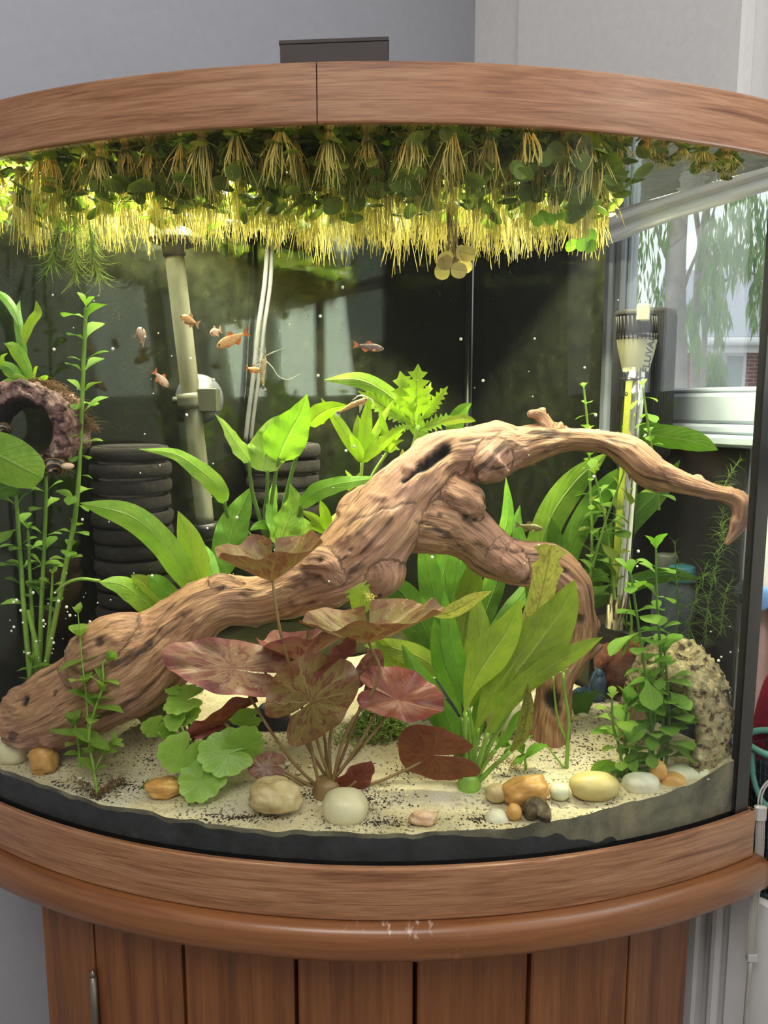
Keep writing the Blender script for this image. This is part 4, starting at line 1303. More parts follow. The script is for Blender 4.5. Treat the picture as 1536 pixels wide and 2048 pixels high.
for i, (px, py, r, mname) in enumerate([(575, 1529, 6, 'peb_white'), (596, 1547, 6, 'peb_cream'), (640, 1610, 4, 'peb_white'), (812, 1591, 5, 'peb_cream'), (862, 1518, 4, 'peb_white'), (1226, 1612, 10, 'peb_cream'), (1196, 1614, 9, 'peb_cream'), (1090, 1613, 8, 'peb_white'), (1410, 1580, 6, 'peb_cream'), (1376, 1590, 7, 'peb_white'), (620, 1532, 4, 'peb_cream'), (160, 1556, 5, 'peb_white'), (245, 1588, 4, 'peb_white'), (890, 1530, 4, 'peb_white')]):
    stone('gravel_grain', px, py + 3, r, r * 0.6, MT[mname], 'loose pale gravel grain ' + GRAIN[i], 30 + i, 0.15, cat='gravel', group='loose gravel grains on the sand')
stone('rock', 318, 1452, 56, 58, MT['mossy_rock'], 'mossy olive rock tucked under the driftwood', 20, 0.22, Y=.725, cat='rock', flat=0.5)
stone('rock', 545, 1506, 36, 52, MT['slate'], 'upright black slate rock behind the red lily stalks', 21, 0.18, Y=.725, cat='rock', flat=0.4, lumps=0.8)
stone('rock', 468, 1470, 40, 26, MT['slate'], 'low dark rock behind the pennywort', 23, 0.2, Y=.735, cat='rock')
stone('rock', 895, 1455, 40, 30, MT['slate'], 'low dark rock in the shade behind the sword plant', 22, 0.2, Y=.775, cat='rock')
stone('rock', 930, 1425, 90, 36, MT['slate'], 'long dark rock in the deep shade under the driftwood fork', 24, 0.2, Y=.83, cat='rock')

# ------------------------------------------------------------------ left bark ring and right cork cave


def shell(name, fn, nu, nv, mat, parent=None, closed_u=True, origin=None):
    V = [fn(i / (nu if closed_u else nu - 1), j / (nv - 1)) for i in range(nu) for j in range(nv)]
    Fc = []
    for i in range(nu if closed_u else nu - 1):
        for j in range(nv - 1):
            a, b = i * nv + j, ((i + 1) % nu) * nv + j
            Fc.append((a, b, b + 1, a + 1))
    return mk(name, V, Fc, mat, parent, origin=origin)


RY = .706
rc = P(62, 868, RY)
rk = mpp(868, RY)
ring = thing('bark_ring', rc, 'dark bark ring at the left glass with a round hole and brown fuzz', 'bark ring')
ax_o = Vector((-0.10, -1, 0.05)).normalized()
ax_u = Z - ax_o * Z.dot(ax_o); ax_u.normalize()
ax_r = ax_u.cross(ax_o) * -1


def ring_pt(u, v):
    """u round the hole, v round the ring's thick section (0..1 closed)."""
    a = 2 * PI * u
    ca, sa_ = math.cos(a), math.sin(a)
    rin = 62 + 8 * nz((ca, sa_, 0), 1.2, 3)
    rout = 104 + 14 * nz((ca, sa_, 1), 1.4, 4) + (22 * max(0, ca) ** 3 if sa_ < 0.45 else 12 * max(0, ca))
    b = 2 * PI * v
    mid, half = (rin + rout) / 2, (rout - rin) / 2
    sq = lambda q: math.copysign(abs(q) ** 0.7, q)
    rad = mid + half * sq(math.cos(b))
    dep = 46 * sq(math.sin(b))
    pos = ax_r * (rad * ca) + ax_u * (rad * sa_ * (0.92 if sa_ > 0 else 0.72)) + ax_o * dep
    p = rc + pos * rk
    bump = 0.0045 * nz(p, 120, 1) + 0.0034 * abs(nz(p, 260, 2)) + 0.004 * nz(p, 45, 5)
    return p + (pos.normalized() + ax_o * math.sin(b) * 0.6) * bump


V, Fc = [], []
nu, nv = 160, 80
for i in range(nu):
    for j in range(nv): V.append(ring_pt(i / nu, j / nv))
mi = []
for i in range(nu):
    for j in range(nv):
        a, b = i * nv + j, ((i + 1) % nu) * nv + j
        Fc.append((a, b, ((i + 1) % nu) * nv + (j + 1) % nv, i * nv + (j + 1) % nv))
        mi.append(1 if 0.32 < (j + .5) / nv < 0.68 else 0)
o = mk('shell', V, Fc, [MT['coco'], MT['coco_in']], ring)
o.data.polygons.foreach_set('material_index', mi)


def hairs(path_pts, n, L, mat, name, parent, up=0.3, seed=1, rad=0.0003, side=None):
    rnd = random.Random(seed)
    parts = []
    for _ in range(n):
        q = rnd.random() * (len(path_pts) - 1)
        i = int(q)
        p = path_pts[i].lerp(path_pts[min(i + 1, len(path_pts) - 1)], q - i) + Vector((rnd.uniform(-1, 1), rnd.uniform(-1, 1), rnd.uniform(-.4, .4))) * 0.004
        d = Vector((rnd.uniform(-1, 1), rnd.uniform(-1, 1), rnd.uniform(-.2, 1) * up)) * L * rnd.uniform(.4, 1)
        if side: d += Vector(side) * L * rnd.uniform(0.2, 1)
        parts.append(tube([p, p + d * .5 + Vector((0, 0, .001)), p + d + Vector((0, 0, -L * rnd.uniform(0, .4)))], [rad, rad * .8, rad * .4], 3, 5, False))
    v, f, _ = join(*parts)
    o = mk(name, v, f, mat, parent)
    o['kind'] = 'stuff'
    return o


hairs([P(60, 762, RY), P(110, 772, RY), P(150, 812, RY), P(178, 860, RY)], 420, 0.012, MT['fuzz'], 'fuzz', ring, 0.8, 5, side=(0.6, 0, -.3))
hairs([P(30, 960, RY), P(90, 955, RY), P(130, 945, RY)], 60, 0.02, MT['root_brown'], 'root_threads', ring, 0.2, 9, 0.0002)

fl_, fr_ = ground(1258, 1476), ground(1406, 1534)        # the arch's two feet
cc = (fl_ + fr_) / 2
cave = thing('cork_cave', cc, 'hollow cork bark cave with an arched mouth in the right corner', 'cave')
cz0 = min(fl_.z, fr_.z) - 0.006
axr = Vector((fr_.x - fl_.x, fr_.y - fl_.y, 0))
hwid = axr.length / 2
axr.normalize()
axd = Vector((-axr.y, axr.x, 0))                 # the tunnel runs back towards the side pane


def cave_pt(u, v, ins):
    """u along the arch from the left foot to the right, v along the tunnel."""
    a = PI * (1 - u)
    ragged = 0.22 * nz((u * 5, 0, 2), 1.6, 6) + 0.10 * nz((u * 22, 3, 2), 1.0, 6)
    d = -0.30 + ragged * (1 - v) + v * 1.30
    wd = (hwid - 0.003) if ins else (hwid + 0.007)
    wd *= 1 + 0.26 * math.sin(a) ** 1.2 * (1 if a < PI / 2 else 0.6)
    hz = 0.090 if ins else 0.106
    f_ = 0.80 + 0.28 * math.sin(PI * (0.05 + 0.80 * v))       # the hood swells behind its mouth and closes in again
    wd *= 0.5 + 0.5 * f_
    hz *= f_
    p = Vector((cc.x, cc.y, cz0)) + axr * (wd * math.cos(a)) + Z * (hz * abs(math.sin(a)) ** 0.75) + axd * (d * 0.034)
    q = nz(p, 90, 3) * 0.0040 + abs(nz(p, 220, 4)) * 0.0050 + nz(p, 38, 7) * 0.0040
    return p + (axr * math.cos(a) + Z * math.sin(a)) * (q if not ins else q * 0.4)


nu, nv = 130, 70
V, Fc, mi = [], [], []
for ins in (False, True):
    for i in range(nu + 1):
        for j in range(nv + 1):
            V.append(cave_pt(i / nu, j / nv, ins))
st = (nu + 1) * (nv + 1)
for i in range(nu):
    for j in range(nv):
        a = i * (nv + 1) + j
        Fc.append((a, a + nv + 1, a + nv + 2, a + 1)); mi.append(0)
        Fc.append((st + a + 1, st + a + nv + 2, st + a + nv + 1, st + a)); mi.append(1)
    for j in (0, nv):
        a = i * (nv + 1) + j
        Fc.append((a, st + a, st + a + nv + 1, a + nv + 1)); mi.append(0)
for j in range(nv):
    for i in (0, nu):
        a = i * (nv + 1) + j
        Fc.append((a, a + 1, st + a + 1, st + a)); mi.append(1)
o = mk('bark_shell', V, Fc, [MT['cork'], MT['cork_in']], cave)
o.data.polygons.foreach_set('material_index', mi)

# glazed ornament in the shade behind
og = ground(1238, 1412)
oy = og.y + 0.03
orn = thing('ornament', P(1238, 1410, oy), 'glossy amber and blue glazed figure ornament in the back right shade', 'ornament')
for i, (px, py, rx, ry, mt, nm) in enumerate([(1240, 1340, 40, 46, 'amber', 'amber_rock'), (1212, 1320, 24, 30, 'amber', 'amber_lump'), (1270, 1318, 28, 32, 'amber', 'amber_lump'), (1196, 1375, 17, 34, 'blue_glaze', 'blue_figure'), (1197, 1348, 9, 10, 'blue_glaze', 'figure_head'), (1240, 1392, 46, 22, 'amber', 'foot_rock'), (1170, 1388, 26, 14, 'blue_glaze', 'blue_base')]):
    k = mpp(py, oy)
    v, f = sphere(24, 16)
    c = P(px, py, oy - (0.012 if 'blue' in mt else 0.0))
    mk(nm, [c + Vector((q.x * rx, q.y * min(rx, ry), q.z * ry)) * k * (1 + 0.28 * nz(q, 2.2, i) + 0.12 * nz(q, 6, i + 9)) for q in v], f, MT[mt], orn)

# ------------------------------------------------------------------ equipment


def sponge_filter(px0, px1, top, bottom, Yc, label, tilt=0.0):
    cx = (px0 + px1) / 2
    k = mpp((top + bottom) / 2, Yc)
    r = (px1 - px0) / 2 * k
    zt = P(cx, top, Yc).z
    zb = P(cx, bottom, Yc).z
    c = P(cx, (top + bottom) / 2, Yc)
    th = thing('sponge_filter', (c.x, Yc, zb), label, 'filter')
    n = int(round((bottom - top) / 31))
    hgt = (zt - zb) / n
    core = lathe([(r * .80, 0), (r * .80, zt - zb - 0.001)], (c.x, Yc, zb), seg=28)
    mk('core', core[0], core[1], MT['sponge'], th)
    for i in range(n):
        z0 = zb + hgt * i + 0.0008
        h = hgt - 0.0030
        rr = r * (1 + 0.025 * math.sin(i * 2.1))
        v, f, _ = lathe([(rr * .78, 0), (rr * .97, 0), (rr, h * .18), (rr * 1.01, h * .5), (rr, h * .82), (rr * .96, h), (rr * .78, h)], (c.x, Yc, z0), seg=44)
        v = [p + (p - Vector((c.x, Yc, p.z))).normalized() * 0.0014 * nz(p, 160, i) for p in v]
        if i == n - 1:
            tp = lathe([(rr * .80, h), (rr * .5, h + .0003), (0.0001, h + .0004)], (c.x, Yc, z0), seg=44, caps=False)
            mk('top_disc', tp[0], tp[1], MT['sponge_top'], th)
        mk('sponge_disc', v, f, MT['sponge'], th)
    return th


sponge_filter(192, 344, 888, 1262, .770, 'tall ribbed black sponge filter nearest the left pane')
sponge_filter(494, 640, 884, 1120, .868, 'ribbed black sponge filter behind the broad leaved plant')

up = thing('filter_tube', P(412, 1060, .815), 'grey uplift tube with suction cup clip and flared cap', 'tube')
mk('tube', *tube([P(348, 505, .795), P(380, 778, .803), P(411, 1048, .812)], 0.0094, 24, 30)[:2], MT['pipe'], up)
mk('collar', *tube([P(345, 480, .794), P(349, 512, .795)], [0.0115, 0.0110], 24, 4)[:2], MT['grey_plastic'], up)
ct = P(356, 486, .800)
mk('cap', *lathe([(0.012, -0.004), (0.028, 0.001), (0.0285, 0.003), (0.020, 0.008), (0.012, 0.014), (0.006, 0.016)], ct, (0, 0, 1), 32)[:2], MT['grey_plastic'], up)
cl = mk('clip', *tube([P(376, 786, .803), P(381, 818, .804)], 0.0122, 24, 4)[:2], MT['clip'], up)
OFF[cl.name] = OFF[up.name]
e = P(382, 800, .804)
mk('clip_arm', *obox(e, X, Yv, Z, 0.008, 0.028, -0.006, 0.012, -0.012, 0.012, 0.001)[:2], MT['clip'], cl, smooth=False)
mk('clip_screw', *tube([e + Vector((-0.018, -0.002, 0)), e + Vector((-0.010, -0.002, 0))], 0.0034, 10)[:2], MT['clip'], cl)
sc = P(400, 798, .822)
mk('suction_cup', *lathe([(0.0005, 0.012), (0.007, 0.0115), (0.009, 0.006), (0.020, 0.003), (0.0255, 0.0), (0.026, -0.001)], sc, (LN.x * 1, LN.y, 0), 36)[:2], MT['rubber'], up)
mk('foot', *tube([P(412, 1046, .812), P(416, 1078, .813)], [0.0125, 0.0128], 24, 4)[:2], MT['black'], up)
mk('foot_bar', *obox(P(425, 1086, .818), X, Yv, Z, -0.03, 0.05, -0.01, 0.015, -0.004, 0.004, 0.001)[:2], MT['black'], up, smooth=False)

for i, (pts, lab) in enumerate([([(536, 455), (530, 560), (516, 660), (508, 740), (498, 820), (490, 890)], 'left of two thin grey air hoses running down behind the shrimp'),
                                ([(543, 455), (541, 560), (527, 660), (519, 740), (508, 820), (500, 890)], 'right of two thin grey air hoses running down behind the shrimp')]):
    o = mk('air_hose', *tube([P(x, y, .872 + .004 * i) for x, y in pts], 0.0026, 10, 24)[:2], MT['hose'])
    tag(o, lab, 'hose')

# heater and the dark ribbed canister behind it
HYY = .795
ht = thing('heater', P(1240, 1250, HYY), 'mirrored glass aquarium heater with black grille and pale lettered cap', 'heater')
ktop, kbot = P(1270, 735, HYY), P(1232, 1255, HYY)
hx = (ktop - kbot).normalized()
r = 22 * mpp(950, HYY)
mk('glass_tube', *tube([kbot, ktop], [r * 0.98, r], 32, 8)[:2], MT['mirror'], ht)
s0, s1 = P(1252, 760, HYY), P(1222, 1170, HYY)
v, f = [], []
n = 14
yaw = -0.75
for k in range(2):
    for i in range(n + 1):
        a = -PI / 2 + yaw + (i / n - .5) * 0.6
        p = kbot.lerp(ktop, 0.17 if k == 0 else 0.95)
        v.append(p + Vector((math.cos(a), math.sin(a), 0)) * (r * 1.012 + 0.0001))
for i in range(n): f.append((i, i + 1, i + n + 2, i + n + 1))
mk('scale_strip', v, f, MT['scale'], ht)


def head(py0, py1, px0a, px1a, px0b, px1b, yd, n=28, m=8, bulge=0.0):
    V, Fc = [], []
    for j in range(m + 1):
        k = j / m
        py = py0 + (py1 - py0) * k
        a, b = px0a + (px0b - px0a) * k, px1a + (px1b - px1a) * k
        c = P((a + b) / 2, py, HYY); rr = (b - a) / 2 * mpp(py, HYY) * (1 + bulge * math.sin(k * PI))
        for i in range(n):
            t_ = 2 * PI * i / n
            V.append(c + Vector((math.cos(t_) * rr, math.sin(t_) * rr * yd, 0)))
    for j in range(m):
        for i in range(n):
            a, b = j * n + i, j * n + (i + 1) % n
            Fc.append((a, b, b + n, a + n))
    Fc += [tuple(range(n)), tuple(m * n + i for i in range(n - 1, -1, -1))]
    return V, Fc


V, Fc = head(668, 744, 1233, 1316, 1246, 1296, 0.72, bulge=0.05)
# lower edge slopes, as on the real cap
mk('cap', V, Fc, MT['heater_cap'], ht)
V, Fc = head(630, 676, 1234, 1310, 1233, 1314, 0.74)
mk('grille', V, Fc, MT['canister'], ht)
for i in range(15):
    a = -PI + (i + 0.5) / 15 * PI
    rr = 41 * mpp(650, HYY)
    t0, t1 = P(1272, 634, HYY), P(1274, 680, HYY)
    d = Vector((math.cos(a) * rr, math.sin(a) * rr * 0.74, 0))
    mk('grille_rib', *tube([t0 + d * .985, t1 + d * 1.01], 0.0007, 5)[:2], MT['rib'], ht)
mk('cap_tab', *obox(P(1287, 642, HYY - .020), X, Yv, Z, -0.0062, 0.0058, -0.002, 0.004, 0, 0.017, 0.0015)[:2], MT['heater_cap'], ht, smooth=False)
mk('collar_line', *tube([P(1266, 757, HYY) + Vector((math.cos(a) * r * 1.03, math.sin(a) * r * 1.03, 0.0006 * math.sin(5 * a))) for a in np.linspace(0, 2 * PI, 25)], 0.0006, 6)[:2], MT['black'], ht)
for body, px, py, sz, rotz, mtn in (('FLUVAL', 1296, 747, 0.0108, math.radians(80), 'lettering'), ('20', 1244, 792, 0.006, 0, 'lettering')):
    cu = bpy.data.curves.new('lettering', 'FONT')
    cu.body = body; cu.size = sz; cu.extrude = 0.0003; cu.offset = 0.0002; cu.resolution_u = 3
    tc = bpy.data.objects.new('tmp_text', cu)
    C.objects.link(tc)
    bpy.context.view_layer.update()
    lm = bpy.data.meshes.new_from_object(tc.evaluated_get(bpy.context.evaluated_depsgraph_get()))
    bpy.data.objects.remove(tc)
    lm.materials.clear(); lm.materials.append(MT[mtn])
    to = bpy.data.objects.new('lettering', lm)
    link(to, ht)
    pos = P(px, py, HYY - (0.0195 if body == 'FLUVAL' else 0.0125))
    to.matrix_local = Matrix.Translation(pos - OFF[ht.name]) @ Matrix.Rotation(0.35 if body == 'FLUVAL' else -0.7, 4, 'Z') @ Matrix.Rotation(PI / 2, 4, 'X') @ Matrix.Rotation(rotz, 4, 'Z')

CNY = .836
cn = thing('canister', P(1285, 912, CNY), 'dark ribbed cylinder hanging behind the heater against the window', 'canister')
kc = mpp(760, CNY); rr = 59 * kc
ctop, cbot = P(1291, 622, CNY), P(1279, 912, CNY)
mk('body', *lathe([(rr * .92, 0), (rr * .98, 0.002), (rr, 0.006), (rr, (ctop - cbot).length - 0.004), (rr * .97, (ctop - cbot).length)], cbot, (ctop - cbot), 48)[:2], MT['canister'], cn)
for i in range(40):
    a = -PI * 1.1 + i / 39 * PI * 1.2
    d = Vector((math.cos(a), math.sin(a), 0)) * rr
    mk('rib', *tube([cbot + d + Vector((0, 0, .010)), ctop + d - Vector((0, 0, .006))], 0.0006, 4, caps=False)[:2], MT['rib'], cn)

# ------------------------------------------------------------------ animals


def fish(head_px, tail_px, Y, hgt_px, matb, matf, label, dY=0.0, curve=0.0, fat=0.55, roll=0.0):
    h, tl = P(*head_px, Y), P(*tail_px, Y + dY)
    k = mpp(head_px[1], Y)
    H = hgt_px * k
    fx = (h - tl); L = fx.length; fx.normalize()
    up_ = (Z - fx * Z.dot(fx))
    if up_.length < 0.2: up_ = Vector((1, 0, 0)) - fx * fx.x
    up_.normalize()
    sd = fx.cross(up_)
    if roll:
        R = Matrix.Rotation(roll, 3, fx); up_ = R @ up_; sd = R @ sd
    root = thing('fish', (h + tl) / 2, label, 'fish')
    secs = [(0.0, .06, 0), (.03, .34, 0), (.10, .62, 0), (.20, .88, 0), (.32, 1.0, 0), (.45, .94, 0), (.58, .72, .02), (.70, .46, .03), (.80, .30, .03), (.84, .30, .03)]
    V, Fc = [], []
    n = 14
    for (s, hh, dz) in secs:
        c = h - fx * (s * L) + sd * (curve * L * s * s) + up_ * dz * H
        for i in range(n):
            a = 2 * PI * i / n
            V.append(c + up_ * (math.sin(a) * H * .5 * hh) + sd * (math.cos(a) * H * .5 * fat * min(1, hh * 1.1)))
    for j in range(len(secs) - 1):
        for i in range(n):
            a, b = j * n + i, j * n + (i + 1) % n
            Fc.append((a, b, b + n, a + n))
    Fc += [tuple(range(n - 1, -1, -1)), tuple((len(secs) - 1) * n + i for i in range(n))]
    mk('body', V, Fc, matb, root)

    def fin(name, pts):
        vv = []
        for s, z, w_ in pts:
            vv.append(h - fx * (s * L) + up_ * (z * H) + sd * (curve * L * s * s + w_))
        v2 = vv + [q + sd * 0.0004 for q in vv]
        m = len(vv)
        mk(name, v2, [tuple(range(m)), tuple(range(2 * m - 1, m - 1, -1))] + [(i, (i + 1) % m, (i + 1) % m + m, i + m) for i in range(m)], matf, root, smooth=False)
    fin('tail_fin', [(.82, .14, 0), (.90, .34, 0), (1.02, .52, 0), (.96, .10, 0), (.955, .02, 0), (.97, -.08, 0), (1.0, -.42, 0), (.90, -.26, 0), (.82, -.10, 0)])
    fin('dorsal_fin', [(.38, .48, 0), (.46, .76, 0), (.56, .70, 0), (.60, .38, 0)])
    fin('anal_fin', [(.50, -.40, 0), (.58, -.70, 0), (.70, -.44, 0), (.72, -.18, 0)])
    for sgn in (1, -1):
        fin('pectoral_fin', [(.26, -.22, sgn * H * fat * .46), (.34, -.46, sgn * H * (fat * .5 + .12)), (.40, -.36, sgn * H * (fat * .5 + .12)), (.33, -.18, sgn * H * fat * .48)])
        c = h - fx * (.085 * L) + up_ * (.06 * H) + sd * (sgn * H * .5 * fat * .60)
        v, f = sphere(10, 6)
        mk('eye', [c + q * H * .085 for q in v], f, MT['eye'], root)
    return root


fish((278, 656), (290, 688), .70, 22, MT['fish_pink'], MT['fin_pale'], 'plump pinkish fish turned away, tail down, left of the grey tube', 0.016, 0.05, 0.85)
fish((363, 633), (394, 650), .70, 19, MT['fish_gold'], MT['fin_pale'], 'small golden fish in front of the grey tube', -0.012, 0.1, 0.7)
fish((420, 668), (443, 660), .72, 17, MT['fish_pink'], MT['fin_pale'], 'tiny pale pink fish just right of the grey tube', 0.012)
fish((433, 694), (497, 664), .70, 22, MT['fish_gold'], MT['fin'], 'largest orange fish, nose down beside the air hoses', 0.01, -0.05)
fish((337, 774), (305, 742), .70, 17, MT['fish_pink'], MT['fin'], 'pinkish fish diving left of the tube clip', -0.008, 0.12, 0.6)
fish((768, 698), (706, 690), .72, 16, MT['fish_dark'], MT['fin'], 'slim dusky fish with orange fins facing right in open water', -0.006, 0.03, 0.5)
fish((1086, 1058), (1030, 1050), .70, 15, MT['fish_olive'], MT['fin_dark'], 'slim olive fish under the driftwood arch', 0.006)
fish((521, 742), (492, 736), .745, 13, MT['fish_gold'], MT['fin'], 'small orange tailed fish half hidden behind the shrimp', 0.004)


def shrimp(pts, Y, rpx, mat, label, feelers, back):
    root = thing('shrimp', P(*pts[len(pts) // 2], Y), label, 'shrimp')
    k = mpp(pts[0][1], Y)
    S = catmull([tuple(P(x, y, Y)) for x, y in pts], 15)
    rs = [.30, .62, .85, 1, 1, .98, .92, .88, .80, .74, .66, .58, .50, .42, .34]
    Q = [Vector(s) for s in S]
    car = tube(Q[:6], [q * rpx * k for q in rs[:6]], 14, 14)
    mk('carapace', car[0], car[1], mat, root)
    for i in range(5, 14):
        d = (Q[i + 1] - Q[i]) if i < 14 else (Q[i] - Q[i - 1])
        v = tube([Q[i] - d * .15, Q[i] + d * .5, Q[i] + d * 1.02], [rs[i] * rpx * k * .98, rs[i] * rpx * k * 1.06, rs[i] * rpx * k * .9], 14, 5)
        mk('segment', v[0], v[1], mat, root)
    d = (Q[-1] - Q[-2]).normalized()
    sd = Vector((d.z, 0, -d.x))
    for a in (-.7, -.35, 0, .35, .7):
        dr = (d * math.cos(a) + sd * math.sin(a))
        L = rpx * k * 1.7
        nrm = dr.cross(Yv).normalized()
        c = Q[-1]
        vv = [c, c + dr * L * .5 + nrm * L * .16, c + dr * L + nrm * L * .1, c + dr * L - nrm * L * .1, c + dr * L * .5 - nrm * L * .16]
        v2 = vv + [q + Yv * 0.0006 for q in vv]
        mk('tail_fan', v2, [(0, 1, 2, 3, 4), (9, 8, 7, 6, 5)] + [(i, (i + 1) % 5, (i + 1) % 5 + 5, i + 5) for i in range(5)], MT['feeler'], root, smooth=False)
    for fl_ in feelers:
        v = tube([P(x, y, Y - .002 * i) for i, (x, y) in enumerate(fl_)], [0.0005] * (len(fl_) - 1) + [0.00025], 4, 10)
        mk('feeler', v[0], v[1], MT['feeler'], root)
    for i in range(5):
        p = Q[2 + i // 2].lerp(Q[3 + i // 2], .5 * (i % 2))
        b = Vector(back)
        sgn = 1 if i % 2 else -1
        v = tube([p, p + b * rpx * k * 1.4 + Yv * sgn * .003, p + b * rpx * k * 2.1 + Yv * sgn * .004 - Z * .002 * (i - 2)], 0.0004, 4, 6)
        mk('leg', v[0], v[1], MT['feeler'], root)
    v, f = sphere(8, 6)
    mk('eye', [Q[1] + Vector((0, -rpx * k * .7, 0)) + q * rpx * k * .22 for q in v], f, MT['eye'], root)
    return root


shrimp([(529, 712), (528, 722), (525, 740), (524, 755), (526, 765), (526, 772)], .69, 6.2, MT['shrimp'], 'pale striped shrimp hovering upright beside the air hoses',
       [[(528, 712), (524, 702), (513, 696)], [(529, 711), (531, 702), (529, 694)], [(531, 712), (548, 704), (570, 696)], [(532, 722), (545, 735), (556, 752), (575, 760), (600, 748)]], (-1, 0, .2))
shrimp([(736, 797), (722, 804), (706, 809), (692, 817), (684, 821), (680, 824)], .745, 6.0, MT['shrimp_brown'], 'brownish shrimp resting along the bright yellow leaf',
       [[(737, 796), (722, 790), (705, 800)], [(737, 796), (744, 800), (748, 808)], [(736, 796), (728, 792), (712, 792)]], (0, 0, -1))


def snail(px, py, Y, rpx, mat, label, tilt, foot=None):
    root = thing('snail', P(px, py, Y), label, 'snail')
    k = mpp(py, Y); R = rpx * k
    V, Fc, U = [], [], []
    turns, n, m = 2.6, 90, 18
    for i in range(n + 1):
        t_ = i / n
        a = 2 * PI * turns * t_
        g_ = math.exp(1.45 * (t_ - 1) * turns * .62)
        c = Vector((math.cos(a) * R * .42 * g_, (1 - g_) * R * .85, math.sin(a) * R * .42 * g_))
        rad = R * .60 * g_
        e = Vector((math.cos(a), 0, math.sin(a)))
        for j in range(m):
            b = 2 * PI * j / m
            V.append(c + e * rad * math.cos(b) + Vector((0, 1, 0)) * rad * 1.05 * math.sin(b)); U.append((j / m, t_ * 4))
    for i in range(n):
        for j in range(m):
            a, b = i * m + j, i * m + (j + 1) % m
            Fc.append((a, b, b + m, a + m))
    Fc += [tuple(range(m - 1, -1, -1)), tuple(n * m + j for j in range(m))]
    M = Matrix.Translation(P(px, py, Y)) @ Matrix(tilt).to_4x4() if not isinstance(tilt, tuple) else Matrix.Translation(P(px, py, Y)) @ Matrix.Rotation(tilt[2], 4, 'Z') @ Matrix.Rotation(tilt[1], 4, 'Y') @ Matrix.Rotation(tilt[0], 4, 'X')
    mk('shell', [M @ v for v in V], Fc, mat, root, U)
    v, f = sphere(14, 8)
    off = Vector(foot or (0.6, 0, -.5)) * R
    mk('body', [P(px, py, Y) + off + Vector((q.x * R * .42, q.y * R * .3, q.z * R * .2)) for q in v], f, MT['fish_pink'] if foot else MT['snail_dark'], root)
    return root


snail(112, 940, .684, 33, MT['snail'], 'dark striped snail clinging under the bark ring', (0.4, 0.9, 0.5), (0.75, -.1, .25))
g = ground(1070, 1650)
snail(1070, 1622, g.y + .012, 36, MT['snail_dark'], 'dark brown snail at the front glass beside the orange pebbles', (0.5, 0.3, 2.6))
snail(8, 862, .690, 22, MT['snail'], 'dark snail shell at the left glass inside the bark ring', (0.2, 0.4, 0.2), (-.4, -.1, -.4))

# ------------------------------------------------------------------ plant tools
PROF = {
    'lance': lambda t: max(0.0, math.sin(PI * t ** 0.85)) ** 0.8,
    'sword': lambda t: (min(1, t / 0.45) ** 1.3 * (1 - max(0, (t - 0.45) / 0.55) ** 2.2)) * 0.97 + 0.03 * (1 - t),
    'heart': lambda t: (0.62 + 0.38 * min(1, t / 0.25) if t > 0.02 else 0.3) * (1 - max(0, (t - 0.2) / 0.8) ** 1.55),
    'strap': lambda t: (0.35 + 0.65 * min(1, t / 0.3)) * (1 - max(0, (t - 0.6) / 0.4) ** 2.5),
    'torn': lambda t: (0.55 + 0.45 * min(1, t / 0.3)) * (0.75 + 0.25 * math.sin(t * 41) * (t > 0.75)) * (1 if t < 0.97 else 0.5),
    'oval': lambda t: math.sqrt(max(0, 1 - (2 * t - 1) ** 2)) ** 0.9,
}


def blade(px_pts, w_px, Y0, Y1, prof='sword', roll=0.0, fold=0.18, wave=0.06, n=22, m=6, seed=0, stem=0.0, twist=0.0):
    """Leaf blade along image points from base to tip; w_px the half width; Y0, Y1 the real depths of base and tip."""
    k = len(px_pts)
    pts = [P(x, y, Y0 + (Y1 - Y0) * (i / (k - 1))) for i, (x, y) in enumerate(px_pts)]
    S = catmull([tuple(p) for p in pts], n + 1)
    Q = [Vector(s) for s in S]
    f = PROF[prof]
    V, U = [], []
    mid = px_pts[k // 2][1]
    W = w_px * mpp(mid, (Y0 + Y1) / 2)
    for i, p in enumerate(Q):
        t_ = i / n
        T = (Q[min(i + 1, n)] - Q[max(i - 1, 0)]).normalized()
        view = (p - CAMP).normalized()
        side = T.cross(view).normalized()
        R = Matrix.Rotation(roll + twist * t_, 3, T)
        side = R @ side
        N = side.cross(T).normalized()
        if t_ < stem:
            wd = W * 0.07
        else:
            wd = W * max(f((t_ - stem) / (1 - stem)), 0.02 if t_ > stem else 0.07)
        if 0 < stem and t_ >= stem: wd = max(wd, W * 0.06 * (1 - t_))
        for j in range(m + 1):
            s = -1 + 2 * j / m
            rip = wave * W * (abs(s) ** 1.5) * (math.sin(t_ * 21 + seed * 2.3 + (1.3 if s > 0 else 0)) + 0.6 * math.sin(t_ * 43 + seed)) * min(1, wd / W)
            V.append(p + side * (s * wd) + N * (fold * wd * abs(s) + rip))
            U.append((0.5 + s / 2, t_))
    Fc = []
    for i in range(n):
        for j in range(m):
            a = i * (m + 1) + j
            Fc.append((a, a + m + 1, a + m + 2, a + 1))
    return V, Fc, U


def leaf(root, px_pts, w_px, Y0, Y1, mat, stalk=None, stalk_mat=None, rs=3.0, name='leaf', **kw):
    V, Fc, U = blade(px_pts, w_px, Y0, Y1, **kw)
    o = mk(name, V, Fc, MT[mat], root, U)
    if stalk:
        kk = len(stalk)
        yb = kw.get('ystalk', Y0)
        v, f, _ = tube([P(x, y, (SY[0] if SY else Y0) + (Y0 - (SY[0] if SY else Y0)) * (i / (kk - 1))) for i, (x, y) in enumerate(stalk)], [rs * mpp(stalk[0][1], Y0) * q for q in np.linspace(1.15, 0.85, kk)], 8, kk * 5)
        mk('stalk', v, f, MT[stalk_mat], root)
    return o


SY = []
